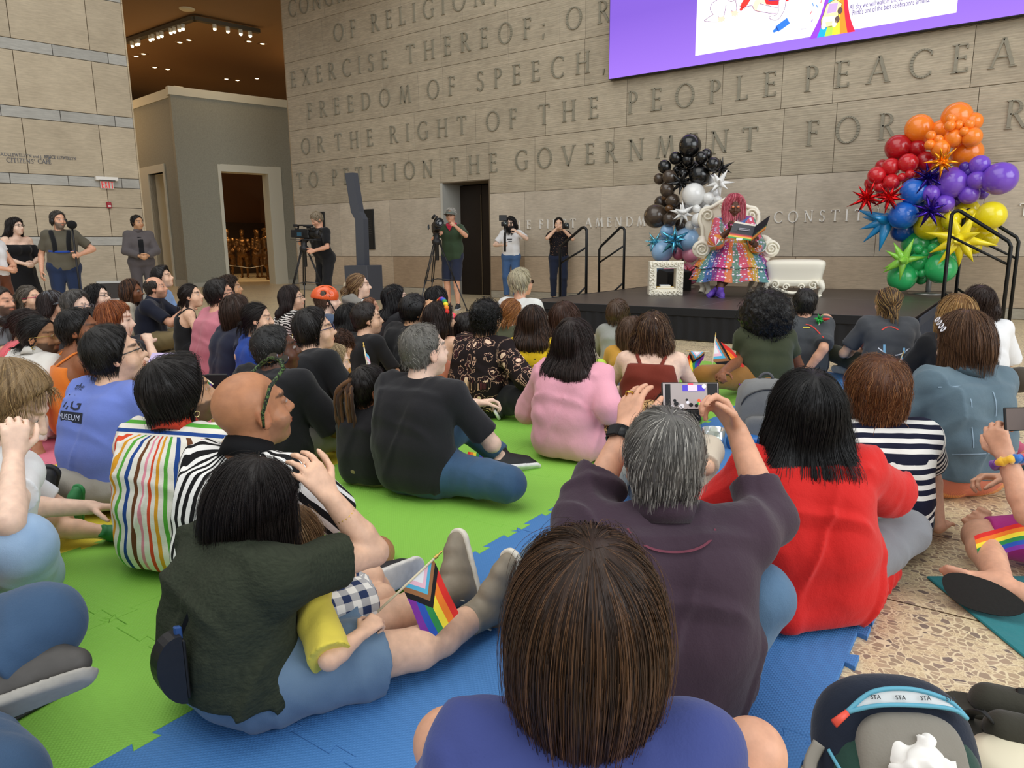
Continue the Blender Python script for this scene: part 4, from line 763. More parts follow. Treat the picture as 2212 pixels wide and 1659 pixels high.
ARMS = {'lap': ((.10, .30, .21), (1, -.5, -.5), .9), 'knee': ((.27, .34, .29), (1, -.4, -.3), .7), 'hug': ((.05, .44, .34), (1, -.3, -.7), .9), 'prop': ((.33, -.08, .05), (.4, -1, .2), .1), 'chin': ((.05, .22, .56), (.6, .5, -1), 1.5), 'clasp': ((.03, .36, .44), (1, .2, -1), 1.2), 'side': ((.30, .12, .06), (.5, -1, .2), .2), 'down': ((.28, .06, .86), (.3, -1, 0), .6), 'front': ((.06, .24, 1.02), (1, -.6, -.2), 1.0), 'chest': ((.10, .20, 1.22), (1, 0, -.6), 1.2)}
PEOPLE = {}
def head_parts(F, Hc, A, hs, face=True, jaw=1.0, full=1.0):
    H = lambda x, y, z: Hc + (A.T @ V3(x, y, z))*hs; E_ = lambda x, y, z, r, k=.015, sub=False: F.ell(H(x, y, z), V3(*r)*hs, A, k*hs, sub)
    E_(0, -.014, .030, (.077, .099, .092)); E_(0, .028, -.045, (.060*jaw, .064, .072), .03); E_(0, .058, -.098, (.026*jaw, .024, .018), .03)
    for s in (-1, 1): E_(s*.044, .05, -.038, (.028*full, .03, .03), .02)
    if face:
        E_(0, .078, .03, (.05, .018, .012), .015)
        for s in (-1, 1): E_(s*.032, .100, .004, (.017, .012, .010), .012, True)
        F.cone(H(0, .088, .012), H(0, .112, -.032), .009*hs, .0125*hs, .012*hs); F.cone(H(-.013, .098, -.036), H(.013, .098, -.036), .009*hs, .009*hs, .008*hs)
        for s in (-1, 1): E_(s*.032, .082, .004, (.0125, .0125, .0125), .003)
        E_(0, .093, -.060, (.022, .010, .0055), .006); E_(0, .092, -.070, (.019, .010, .006), .005)
    for s in (-1, 1):
        E_(s*.079, -.008, -.010, (.009, .021, .033), .008); E_(s*.089, -.004, -.006, (.006, .012, .018), .006, True)
    return H
def hand_parts(F, w, d, pn, side, curl=.8, s=1.0, rmin=0.0, spread=1.0, thumb=.55, bends=None):
    """w wrist, d direction of the fingers, pn the way the palm faces, side +1 when the thumb leaves towards d x pn"""
    d = unit(d); pn = unit(pn - d*(np.dot(pn, d))); ac = np.cross(d, pn)*side; R = max(.0088*s, rmin)
    for i, o in enumerate((.030, .011, -.009, -.027)):
        kn = w + d*(.088 if i in (1, 2) else .082 if i == 0 else .074)*s + ac*o*s - pn*.003; F.cone(w + ac*o*.55*s + d*.012*s, kn, max(.0145*s, rmin), max(.0115*s, rmin), .012*s)
        L = (.074, .082, .076, .060)[i]*s; a = np.array(bends[i] if bends else (curl*.62, curl*.95, curl*.6)); p = kn; ang = 0; f = unit(d + ac*(.16, .05, -.06, -.18)[i]*spread)
        for j, q in enumerate((.44, .31, .25)):
            ang += a[j]; v = f*math.cos(ang) + pn*math.sin(ang); e = p + v*L*q; F.cone(p, e, R*(1.06-.09*j), R*(.98-.09*j), .004*s); p = e
    b = w + d*.022*s + ac*.026*s + pn*.006*s; tv = unit(d*.62 + ac*.72 + pn*(thumb*.5)); m = b + tv*.045*s; F.cone(b, m, max(.0145*s, rmin), R*1.2, .01*s); tv2 = unit(d*.85 + ac*.25 + pn*thumb); e = m + tv2*.034*s; F.cone(m, e, R*1.18, R*1.08, .004*s); F.cone(e, e + unit(tv2 - ac*.15)*.024*s, R*1.08, R*.85, .004*s)
def strands(F, H, Hc, A, hs, n, length, col, seed, width, free=.0, wig=0.0, crown=(0, -.05, .11), region=None, steps=9, lift=.004, hang=.6):
    g = np.random.default_rng(seed); u = g.normal(size=(n*4, 3)); u /= np.linalg.norm(u, axis=1, keepdims=True)
    m = (u[:, 2] > -.25) if region is None else region(u); u = u[m][:n]; n = len(u)
    Pt = (Hc + (u*V3(.10, .125, .12)*hs) @ A).astype(np.float32); Cw = Hc + A.T @ V3(*crown)*hs; off = (g.uniform(-.5, 1, n)*lift + (g.random(n) < .08)*g.uniform(.002, .011, n)).astype(np.float32)
    for _ in range(4): d0, gr = F.grad(Pt); Pt -= gr*(d0-off)[:, None]
    ok = np.abs(F.at(Pt)-off) < .006; Pt, off = Pt[ok], off[ok]; n = len(Pt); L = (length*g.uniform(.55, 1.15, n)/steps).astype(np.float32); path = [Pt.copy()]; prev = None; wd = g.normal(size=(n, 3))*wig
    for k in range(steps):
        d0, gr = F.grad(Pt); fl = Pt-Cw; fl /= np.linalg.norm(fl, axis=1, keepdims=True)+1e-6; fl = fl*.8 + V3(0, 0, -hang) + wd*np.sin(k*1.3 + off*900)[:, None]
        tn = fl - gr*(fl*gr).sum(1)[:, None]; tn /= np.linalg.norm(tn, axis=1, keepdims=True)+1e-6; low = gr[:, 2] < -.45
        if prev is not None: tn = np.where(low[:, None], unit_rows(prev*.8 + V3(0, 0, -.35)), unit_rows(tn + prev*.5))
        prev = tn; Pt = (Pt + tn*L[:, None]).astype(np.float32); d1, g1 = F.grad(Pt); c = np.where(low, 0, np.clip(d1-off-free*(k/steps)**2*.02, -.02, .02)); Pt -= g1*c[:, None].astype(np.float32); path.append(Pt.copy())
    T = np.stack(path, 1); S_ = T.shape[1]; cw = waves(seed+1, 6, 25, 80); T[:, 1:] += np.stack([cw(T[:, 0]+7.0*e)*.0034 for e in range(3)], 1)[:, None]*np.linspace(.2, 1.6, S_-1)[None, :, None]; tg = np.gradient(T, axis=1); tg /= np.linalg.norm(tg, axis=2, keepdims=True)+1e-9; nn = T-Hc; nn -= tg*(nn*tg).sum(2, keepdims=True); nn /= np.linalg.norm(nn, axis=2, keepdims=True)+1e-9; sd = np.cross(tg, nn)
    w = width*g.uniform(.6, 1.3, (n, 1, 1))*np.concatenate([np.ones(S_-3)*1.0, [.8, .5, .12]])[None, :, None]
    v = np.stack([T+sd*w, T+nn*w*.7, T-sd*w], 2).reshape(-1, 3); base = (np.arange(n)*S_*3)[:, None]+np.arange(S_-1)[None]*3; q = []
    for a in range(3): b = (a+1) % 3; q.append(np.stack([base+a, base+b, base+3+b, base+3+a], 2).reshape(-1, 4))
    cc = np.repeat(np.array(col)[None]*g.uniform(.72, 1.28, (n, 1)), S_*3, 0) if np.ndim(col) == 1 else np.repeat(col[g.integers(0, len(col), n)], S_*3, 0); return v.astype(np.float32), np.concatenate(q), np.clip(cc, 0, 1)
def unit_rows(v): return v/(np.linalg.norm(v, axis=1, keepdims=True)+1e-9)
def head_uv(v, Hc, A, hs): h = (v-Hc) @ A.T/hs; return np.stack([np.cos(np.arctan2(h[:, 0], h[:, 1])), np.sin(np.arctan2(h[:, 0], h[:, 1])), h[:, 2]*1.0], 1)
def make_hair(root, style, col, Hc, A, hs, J, vox, dep, o, seed):
    H = lambda x, y, z: Hc + (A.T @ V3(x, y, z))*hs; F = Field(); E_ = lambda x, y, z, r, k=.02: F.ell(H(x, y, z), V3(*r)*hs, A, k*hs); th = o.get('th', .010); up = V3(0, 0, 1); bk = -unit(V3(A[1][0], A[1][1], 0)); rt = unit(V3(A[0][0], A[0][1], 0)); L = o.get('len', .3); vol = o.get('vol', 1.0)
    hl = o.get('line', .062); face_cut = lambda: (F.cut(H(0, hl, .068), A.T @ V3(0, .86, -.5), .012), ); c = np.array(srgb(col)); reg = None; crown = (0, -.055, .115); n = 0; ln = .1; wd = max(.0005, .00034*dep); wig = 0; free = 0; hang = .6; steps = 9; dispa = .0035; lift = .005
    near = max(.25, min(1, 1.3/dep))
    if style in ('short', 'buzz'):
        E_(0, -.016, .034, (.079+th, .100+th, .091+th*1.3)); E_(0, -.055, -.02, (.066+th*.8, .05+th*.6, .06)); face_cut(); F.cut(H(0, -.06, -.062), A.T @ V3(0, -.2, -1), .01); F.cut(H(0, .015, -.01), A.T @ V3(0, .9, -.45), .01); n = int(2600*near); ln = o.get('sl', .045); hang = .25; dispa = .003; reg = lambda u: (u[:, 2] > -.5) & ((u[:, 1] < .55) | (u[:, 2] > .55))
        if o.get('quiff'): E_(0, .045, .105, (.06, .05, .03), .03)
    elif style in ('bob', 'long'):
        E_(0, -.018, .030, (.084+th, .104+th, .097+th)); E_(0, -.05, -.03, (.078, .068, .085), .04); face_cut(); b0 = H(0, -.03, .0)
        if style == 'bob':
            F.ell(H(0, -.03, -.02) - up*.02*hs, V3(.098*vol, .098*vol, (.10+L*.35))*hs, np.eye(3) if False else A, .03*hs); F.cut(Hc - up*(L*.62+.02)*hs, (0, 0, -1), .015); F.cut(H(0, .045, -.02), A.T @ V3(0, 1, -.1), .015)
        else:
            w = .058*vol; ends = [b0 + bk*(.055+.02*L) - up*L*hs]
            for s in (-1, 0, 1): F.chain([H(s*.055, -.03, .02), H(s*.068, -.045, -.07)+bk*.004, b0 + rt*s*w*1.15*hs + bk*o.get('back', .075)*hs - up*L*.62*hs, b0 + rt*s*w*.95*hs + bk*o.get('back', .075)*1.05*hs - up*L*hs], [.045*hs, .05*hs, .046*vol*hs, .026*vol*hs], .035)
            if o.get('front'):
                for s in (-1, 1): F.chain([H(s*.07, .02, .01), H(s*.078, .03, -.08), H(s*.085, .04, -.10) - up*o['front']*hs], [.022*hs, .022*hs, .014*hs], .02)
        n = int((5200 if style == 'long' else 5200)*near); ln = L*.9+(.08 if style == 'long' else .11); free = .4; steps = 11; dispa = .005; reg = lambda u: (u[:, 2] > -.1) & ((u[:, 1] < .45) | (u[:, 2] > .6)); lift = .006; hang = .9
    elif style == 'set':                # short rounded set hair with volume
        E_(0, -.02, .028, (.092*vol, .108*vol, .104*vol)); E_(0, -.04, -.04, (.082*vol, .072*vol, .062)); face_cut(); F.cut(H(0, -.06, -.092), A.T @ V3(0, 0, -1), .02); F.cut(H(0, .03, -.01), A.T @ V3(0, .9, -.35), .015); n = int(4200*near); ln = .09; wig = .5; hang = .35; dispa = .006; lift = .008; free = .2; reg = lambda u: (u[:, 2] > -.6) & ((u[:, 1] < .5) | (u[:, 2] > .55))
    elif style == 'curly':
        E_(0, -.018, .035, (.092*vol, .112*vol, .104*vol)); E_(0, -.05, -.03, (.078*vol, .06*vol, .06)); face_cut(); F.cut(H(0, -.06, -.085), A.T @ V3(0, -.15, -1), .02); F.cut(H(0, .025, -.01), A.T @ V3(0, .9, -.35), .015); n = int(5000*max(near, .45)); ln = .06; wig = 1.3; hang = .2; dispa = .007; lift = .018; reg = lambda u: (u[:, 2] > -.55) & ((u[:, 1] < .5) | (u[:, 2] > .5))
    elif style == 'afro':
        E_(0, -.04, .01, (.165*vol, .155*vol, .165*vol)); F.cut(H(0, .035, .03), A.T @ V3(0, .95, -.3), .03); n = int(16000*max(near, .6)); ln = .035; wig = 1.6; hang = .1; dispa = .006; lift = .032; steps = 6; reg = lambda u: (u[:, 1] < .6)
    elif style in ('pony', 'bun'):
        E_(0, -.016, .032, (.081+th*.6, .102+th*.6, .092+th*.6)); E_(0, -.06, -.025, (.06, .045, .05)); face_cut(); F.cut(H(0, -.05, -.07), A.T @ V3(0, -.1, -1), .01); F.cut(H(0, .02, -.02), A.T @ V3(0, .9, -.4), .012); z0 = o.get('tie', .0); kn = H(0, -.118, z0)
        if style == 'bun': F.ell(kn + bk*.02*hs + up*.01, V3(.042, .042, .04)*hs*o.get('bun', 1), A, .01)
        else:
            w = o.get('pw', .034); F.chain([H(0, -.09, z0+.005), kn + bk*.012, kn + bk*.035*hs - up*L*.35*hs, kn + bk*.03*hs - up*L*.75*hs, kn + bk*.02*hs - up*L*hs], [.03*hs, .020*hs, w*hs, w*.95*hs, .012*hs], .015)
        n = int(3000*near); ln = .12 if style == 'bun' else .14; crown = (0, .09, .09); hang = .1; dispa = .002; lift = .003; reg = lambda u: (u[:, 2] > -.45) & ((u[:, 1] < .45) | (u[:, 2] > .55))
    elif style == 'mullet':
        E_(0, -.02, .03, (.090*vol, .108*vol, .1*vol)); face_cut(); F.cut(H(0, .035, -.02), A.T @ V3(0, 1, -.2), .015)
        for s in (-1, 0, 1): F.chain([H(s*.06, -.03, 0), H(s*.07, -.05, -.06), H(s*.052, -.07, -.06) - up*L*hs], [.046*hs, .046*hs, .022*hs], .03)
        n = int(4200*near); ln = L+.08; free = .8; wig = .35; dispa = .007; lift = .009; hang = .6; reg = lambda u: (u[:, 2] > -.35) & ((u[:, 1] < .45) | (u[:, 2] > .55))
    elif style == 'balding':
        th = o.get('th', .005); E_(0, -.016, .024, (.080+th, .100+th, .080+th)); E_(0, -.055, -.02, (.066+th, .05+th, .06)); F.cut(H(0, -.02, .085), A.T @ V3(0, .22, 1), .006); F.cut(H(0, .035, .06), A.T @ V3(0, .9, .3), .01); F.cut(H(0, -.06, -.062), A.T @ V3(0, -.2, -1), .01); F.cut(H(0, .015, -.01), A.T @ V3(0, .9, -.45), .01); n = int(2200*near); ln = .03; hang = .3; reg = lambda u: (u[:, 2] > -.5) & (u[:, 2] < .75)
    w2 = waves(seed, 14, 40, 130, (1, 1, .25)); disp = (lambda Pt: w2((((Pt-Hc) @ A.T)).astype(np.float32))*dispa*hs) if style not in ('afro', 'curly') else (lambda Pt: waves(seed, 24, 60, 190)(Pt)*dispa*hs)
    if dep < 3.6: dispa *= .35
    if o.get('n'): n = int(n*o['n'])
    hv = min(vox*1.0, .008); v, q = F.mesh(hv, disp)
    if len(q) == 0: return None
    cl = np.repeat(c[None], len(v), 0)*.75
    if o.get('tint'): hz = ((v-Hc) @ A.T)/hs; f = np.clip((hz[:, 2]+.02)/.1, 0, 1)[:, None]; cl = cl*f + np.array(srgb(o['tint']))*(1-f)*.8
    sc = np.array([srgb(x) for x in o['mix']]) if o.get('mix') else c
    if n: sv, sq, scol = strands(F, H, Hc, A, hs, n, ln*hs, sc, seed, wd, free, wig, crown, reg, steps, lift, hang); q = np.concatenate([q, sq+len(v)]); v = np.concatenate([v, sv]); cl = np.concatenate([cl, scol])
    return link('hair', quad_mesh('hair', v, q, cl, head_uv(v, Hc, A, hs)), HAIR, root)
SKN = {'light': 'e8bd9f', 'pale': 'f0cdb6', 'tan': 'd09f78', 'brown': '8d5a3c', 'dark': '5f3c2a', 'olive': 'c99a75', 'red': 'e0aa8c'}
def torso_uv(v, J):
    ax = [J['pelvis'], J['lumbar'], J['chest'], J['neck']]; best = np.full(len(v), 9.); U = np.zeros((len(v), 3)); acc = 0
    for i in range(3):
        a, b = ax[i], ax[i+1]; d = b-a; L = np.linalg.norm(d); t_ = np.clip((v-a) @ d/(L*L), 0 if i else -.6, 1 if i < 2 else 1.4); c = a+t_[:, None]*d; D = np.linalg.norm((v-c)*V3(.75, 1, 1), axis=1)-.12; m = D < best; best = np.where(m, D, best); rel = v-c
        u = np.arctan2(rel[:, 0], -rel[:, 1])*.155; U[m] = np.stack([u, acc+t_*L, np.zeros(len(v))], 1)[m]; acc += L
    for s in 'RL':
        S_, E_, W_ = J['sho'+s], J['elb'+s], J['wri'+s]
        for a, b, a0 in ((S_, E_, 0), (E_, W_, np.linalg.norm(E_-S_))):
            d = b-a; L = np.linalg.norm(d); t_ = np.clip((v-a) @ d/(L*L), .12 if a is S_ else 0, 1.1); c = a+t_[:, None]*d; D = np.linalg.norm(v-c, axis=1)-.05; m = D < best; best = np.where(m, D, best); p, q, _ = basis(d); rel = v-c
            U[m] = np.stack([np.arctan2(rel @ p, rel @ q)*.055, .60-a0-t_*L, np.ones(len(v))], 1)[m]
    return U
def leg_uv(v, J):
    best = np.full(len(v), 9.); U = np.zeros((len(v), 3))
    for s in 'RL':
        for a, b, a0 in ((J['hip'+s], J['kne'+s], 0), (J['kne'+s], J['ank'+s], .42)):
            d = b-a; L = np.linalg.norm(d); t_ = np.clip((v-a) @ d/(L*L), -.3, 1.1); c = a+t_[:, None]*d; D = np.linalg.norm(v-c, axis=1); m = D < best; best = np.where(m, D, best); p, q, _ = basis(d); rel = v-c; U[m] = np.stack([np.arctan2(rel @ p, rel @ q)*.08, a0+t_*L, np.zeros(len(v))], 1)[m]
    return U
def torso(F, J, s, w, g, k=.035, low=True, top=True, bust=0, ex=0.0):
    p, l, c, n = J['pelvis'], J['lumbar'], J['chest'], J['neck']; X = V3(1, 0, 0); cg = .55+.45*g; ex *= .6
    if low: F.cone(J['hipR'] - X*.012*s, J['hipL'] + X*.012*s, .100*g*s, .100*g*s, k); F.cone(p - V3(.05, .045, -.01)*s, p + V3(.05, -.045, .01)*s, (.082*g+ex)*s, (.082*g+ex)*s, k)
    F.cone(l - X*.056*g*s, l + X*.056*g*s, (.088*g + ex)*s, (.088*g + ex)*s, k); F.cone(c - X*.072*w*s, c + X*.072*w*s, .090*s*cg, .090*s*cg, k)
    for q in (-1, 1):
        if low: F.cone(p + X*q*.068*s, l + X*q*.056*g*s, .092*g*s, (.087*g + ex)*s, k)
        F.cone(l + X*q*.056*g*s, c + X*q*.072*w*s, (.087*g + ex)*s, .089*s*cg, k); sh = J['shoR' if q > 0 else 'shoL']
        if top: F.cone(c + X*q*.06*w*s, sh - X*q*.03*s, .084*s*cg, .050*s, k); F.cone(n - V3(0, 0, .03)*s, sh - X*q*.01*s, .050*s, .046*s, k)
    if g > 1.15: F.ell(l + V3(0, .07*g, -.03)*s, V3(.12, .11, .12)*g*s, None, .05)
    if bust:
        for q in (-1, 1): F.ell(c + X*q*.07*s + V3(0, .085, -.01)*s, V3(.06, .06, .06)*bust*s, None, .03)
CW = [waves(60+i, 4, 9, 21, st) for i, st in enumerate([(1, 1, 1.1), (1.3, .6, .9), (.5, 1, 1.6)])]
def crease(Pt): return sum(np.maximum(0, 1-np.abs(w(Pt))*3.2)*np.clip(CW[(i+1) % 3](Pt*.7+3)*1.4+.3, 0, 1) for i, w in enumerate(CW))
def person(label, hp=None, z=.70, s=1.0, yaw=None, body=None, pose='cross', arms=('lap', 'lap'), skin='light', hair=('short', '2a2018', {}), top=None, bot=None, shoe=('2b2b2d', 'e8e6e0'), w=1.0, g=1.0, bust=0, hs=None, pitch=None, tilt=0, jaw=1.0, beard=None, dep=None, J_=None, W_=None, Wd_=None, curl=None, vox=None, lean=0, bare=False, foot=True, at=None, gc=None, hand=None, name='person', root_z=0.0, seat=0.0, group=None, brow=None, full=1.0, twist=0, hd=None, nails=None):
    sk = np.array(srgb(SKN.get(skin, skin))); hs = hs or (.97 if s > .9 else .80+.17*(s-.5)/.4); stand = pose == 'stand'
    zr = 1.60*s if stand else .70*s
    if hp is not None:
        if dep is None: r = ray(*hp); dep = (z-CH)/r[2]
        Hw = P(*hp, dep); z = Hw[2]
    else: Hw = V3(at[0], at[1], z); dep = float((Hw-CAM) @ CF)
    z -= root_z+seat; dirv = TGT-Hw[:2]; by = math.atan2(-dirv[0], dirv[1]) if body is None else math.radians(body); hy = by if yaw is None else math.radians(yaw)
    if body is None and twist: by += math.radians(twist)
    c_, s_ = math.cos(by), math.sin(by); loc = lambda wv: V3(c_*(wv[0]-R0[0])+s_*(wv[1]-R0[1]), -s_*(wv[0]-R0[0])+c_*(wv[1]-R0[1]), wv[2]-R0[2])
    fwd = (.075+lean)*s if not stand else .02*s+lean; R0 = V3(Hw[0]+s_*fwd, Hw[1]-c_*fwd, root_z); tz = z/zr; vox = vox or float(np.clip(.0026*dep, .0055, .013)); J = {}
    if stand:
        base = dict(pelvis=(0, 0, .93), lumbar=(0, .005, 1.06), chest=(0, .005, 1.25), neck=(0, -.005, 1.43), hip=(.09, 0, .92), sho=(.165*w, -.01, 1.385)); J.update({k: V3(*v)*s*V3(1, 1, tz) for k, v in base.items()}); lt = 1
        for k in ('lumbar', 'chest', 'neck', 'sho'): J[k] = J[k] + V3(0, lean*(J[k][2]/(1.6*s*tz)), 0)
    else:
        up = lambda zz: .11*s + (zz-.11)*s*((z-.11*s)/(.59*s)); base = dict(pelvis=(0, 0, .11), lumbar=(0, -.025+lean*.2, .25), chest=(0, -.005+lean*.55, .41), neck=(0, .03+lean*.85, .545), hip=(.095, .02, .11), sho=(.160*w, .035+lean*.75, .50)); J.update({k: V3(v[0]*s, v[1]*s, up(v[2]) if v[2] > .12 else v[2]*s) for k, v in base.items()})
    J = {k: v+V3(0, 0, seat) for k, v in J.items()}
    for k in ('hip', 'sho'): v = J.pop(k); J[k+'R'] = v.copy(); J[k+'L'] = v*V3(-1, 1, 1)
    z += seat; Hc = V3(0, fwd, z); J['head'] = Hc
    if stand: L_ = [((.10, -.02, .085), (.1, 1, 0)), ((-.10, .02, .085), (-.1, 1, 0))]
    else: L_ = LEGS[pose] if isinstance(pose, str) else pose
    for q, (an, pole) in zip('RL', L_): J['ank'+q] = V3(*an)*s; J['kpole'+q] = V3(*pole)
    cu = {}
    for q, sg, ar in (('R', 1, arms[0]), ('L', -1, arms[1])):
        a = ARMS[ar] if isinstance(ar, str) else ar; J['wri'+q] = V3(a[0][0]*sg, a[0][1], a[0][2]*(1 if not stand else tz))*s; J['pole'+q] = V3(a[1][0]*sg, a[1][1], a[1][2]); cu[q] = a[2] if curl is None else curl
    if J_: J.update({k: V3(*v) for k, v in J_.items()})
    if W_: J.update({k: loc(V3(*v)) for k, v in W_.items()})
    if Wd_: J.update({k: V3(c_*v[0]+s_*v[1], -s_*v[0]+c_*v[1], v[2]) for k, v in Wd_.items()})
    for q in 'RL':
        if 'elb'+q not in J: J['elb'+q] = ik(J['sho'+q], J['wri'+q], .285*s, .255*s, J['pole'+q])
        if 'kne'+q not in J: J['kne'+q] = ik(J['hip'+q], J['ank'+q], (.43 if not stand else .427*tz)*s, (.41 if not stand else .417*tz)*s, J['kpole'+q])
    # head frame
    ya = hy-by; ph = math.radians(pitch) if pitch is not None else math.atan2(1.35-(z+root_z), max(1, np.linalg.norm(dirv)))*.6; fw = V3(-math.sin(ya)*math.cos(ph), math.cos(ya)*math.cos(ph), math.sin(ph)); rt = unit(np.cross(fw, V3(0, 0, 1))); upv = np.cross(rt, fw); ti = math.radians(tilt); rt, upv = rt*math.cos(ti)+upv*math.sin(ti), upv*math.cos(ti)-rt*math.sin(ti); A = np.stack([rt, fw, upv])
    # body
    F = Field(); torso(F, J, s, w, g, bust=bust); H = head_parts(F, Hc, A, hs, face=vox < .02, jaw=jaw, full=full); nk = J['neck']; F.cone(nk - V3(0, .005, .01)*s, H(0, -.028, -.06), .056*s*(.6+.4*g), .052*hs*(.8+.2*g), .03)
    gl = .6+.4*g
    for q, sg in (('R', 1), ('L', -1)):
        S_, E_, W2 = J['sho'+q], J['elb'+q], J['wri'+q]; F.ell(S_, V3(.050, .048, .050)*s*gl, None, .03); F.cone(S_, E_, .044*s*gl, .036*s*gl, .02); m = E_*.7+W2*.3; F.cone(E_, m, .037*s*gl, .037*s*gl, .012); F.cone(m, W2, .037*s*gl, .0255*s*(.8+.2*g), .012)
        Hp, K, An = J['hip'+q], J['kne'+q], J['ank'+q]; F.cone(Hp, K, .080*s*g, .054*s*gl, .03); d = An-K; cm = K+d*.3 - unit(np.cross(np.cross(d, K-Hp), d))*0*s; F.cone(K, cm, .055*s*gl, .054*s*gl, .015); F.cone(cm, An, .054*s*gl, .034*s, .015)
        hd_ = (hand or {}).get(q, {}); fd = hd_.get('d'); fd = unit(W2-E_) if fd is None else V3(*fd); pn = hd_.get('pn'); pn = (V3(-sg*.35, -.2, -1) if W2[2] < E_[2]+.1 and not stand else V3(-sg, .0, -.2)) if pn is None else V3(*pn)
        pu = unit(pn-fd*np.dot(pn, fd)); side = 1 if np.cross(fd, pu) @ (V3(-sg, .35, .15) if 'side' not in hd_ else V3(*hd_['side'])) > 0 else -1
        hand_parts(F, W2, fd, pn, side, hd_.get('curl', cu[q]), s*(.95 if s > .8 else 1.0), vox*.8, hd_.get('spread', 1.0), hd_.get('thumb', .55), hd_.get('bends'))
        J['fd'+q], J['pn'+q], J['ac'+q] = fd, pu, np.cross(fd, pu)*side
    feet = {}
    for q, sg in (('R', 1), ('L', -1)):
        An, K = J['ank'+q], J['kne'+q]; sh = unit(An-K)
        if 'foot'+q in J: fdr = unit(J['foot'+q])
        elif stand: fdr = unit(V3(sg*.25, 1, -.05))
        elif isinstance(pose, str) and pose == 'cross': fdr = unit(V3(-sg*.7, .65, -.02))
        elif isinstance(pose, str) and pose == 'straight': fdr = unit(V3(sg*.25, .25, 1))
        else: fdr = unit(V3(sg*.2, 1, -.1))
        so_ = 'sole'+q; sn = unit(J[so_]) if so_ in J else unit(sh - fdr*(sh @ fdr)+1e-6); feet[q] = (An, fdr, sn)
        if bare or True: F.cone(An, An+fdr*.13*s+sn*.045*s, .034*s, .026*s, .02); F.cone(An+sn*.03*s-fdr*.03*s, An+fdr*.05*s+sn*.04*s, .034*s, .03*s, .02)
        if bare:
            ac = np.cross(fdr, sn)
            for i in range(5): F.cone(An+fdr*.12*s+sn*.05*s+ac*(i-2)*.017*s, An+fdr*(.185-.012*abs(i-(1 if q == 'R' else 3)))*s+sn*.052*s+ac*(i-2)*.019*s, .012*s, .010*s, .006)
    J['body'] = F; v, qd = F.mesh(vox); col = np.repeat(sk[None], len(v), 0); h = ((v-Hc) @ A.T)/hs
    hc = np.array(srgb(brow or (hair[1] if hair else '3a2a20'))); near = (np.abs(h[:, 2]) < .16) & (np.linalg.norm(h, axis=1) < .2)
    def blend(m, c, a=1.0): col[m] = col[m]*(1-a)+np.array(c)*a
    fr = near & (h[:, 1] > .05); ax_ = np.abs(h[:, 0]); blend(fr & (((ax_-.034)/.024)**2+((h[:, 2]-.027-.12*(ax_-.034))/.0065)**2 < 1), hc, .8)
    blend(fr & (((ax_)/.024)**2+((h[:, 2]+.065)/.011)**2 < 1), sk*V3(.78, .45, .42), .75); ed = np.sqrt((ax_-.032)**2+((h[:, 2]-.004)*1.7)**2); blend(fr & (ed < .0105), (.5, .47, .45)); blend(fr & (ed < .0065), (.03, .02, .015)); blend(fr & (ed > .0105) & (ed < .0145), sk*.45, .6)
    nz = waves(3, 8, 30, 90)(v.astype(np.float32))[:, None]*.04; col *= 1+nz; blend(near & (ax_ > .07) & (h[:, 2] < .02) & (np.abs(h[:, 1]) < .03), sk*V3(1.0, .72, .66), .4)
    if beard: bc, ba = beard; m = near & (h[:, 2] < -.045+.55*np.maximum(0, ax_-.045)) & (h[:, 2] > -.135) & (h[:, 1] > -.0+.0) & ~((ax_ < .024) & (np.abs(h[:, 2]+.065) < .011) & (h[:, 1] > .05)); blend(m, srgb(bc), ba)
    if hair and hair[0] == 'buzz': pass
    if nails:
        for q in 'RL':
            if q in nails[0]: d_ = np.linalg.norm(v-(J['wri'+q]+J['fd'+q]*.105*s+J['ac'+q]*.062*s), axis=1); blend(d_ < .011, srgb(nails[1]), 1)
    root = link(name, quad_mesh(name, v, qd, col), SKIN, None, tuple(R0), by, label=label, cat='person', group=group); J.update(H=H, A=A, hs=hs, R0=R0, by=by, s=s, vox=vox, root=root, dep=dep, world=lambda p: V3(R0[0]+c_*p[0]-s_*p[1], R0[1]+s_*p[0]+c_*p[1], R0[2]+p[2])); hv = max(vox, .006)
    if gc is None: gc = {}
    if top:
        kind, m = top[0], top[1]; o = top[2] if len(top) > 2 else {}; F = Field((.004+.55*o.get('off', .012))*max(.8, s)); torso(F, J, s, w*1.02, g, k=.04, bust=bust, ex=o.get('loose', .0)); sl = o.get('sleeve', {'tee': .72, 'long': 1.92, 'tank': 0, 'roll': 1.45}.get(kind, .7)); lo = o.get('wide', .006)
        for q in 'RL':
            S_, E_, W2 = J['sho'+q], J['elb'+q], J['wri'+q]
            if sl > 0: f = min(1, sl); F.ell(S_, V3(.051, .049, .051)*s*gl, None, .035); F.cone(S_, S_+(E_-S_)*f, .047*s*gl, (.047-.008*f)*s*gl+lo*f*1.3, .025, fb=sl <= 1)
            if sl > 1: f = sl-1; F.cone(E_, E_+(W2-E_)*f, .041*s*gl+lo*1.0, (.041-.013*f)*s*gl+lo*.8, .02, fb=True)
        for a_, b_, r_, q_ in o.get('extra', ()): F.cone(loc(a_), loc(b_), r_, q_, .05)
        if o.get('hang'): hz = o['hang']; F.cone(J['pelvis']+V3(-.09*g, -.03, -.02)*s, J['pelvis']+V3(.09*g, -.03, -.02)*s, .092*g*s, .092*g*s, .05)
        nk = J['neck']; nd = unit(H(0, -.028, -.06)-nk); no = o.get('neck', .0)
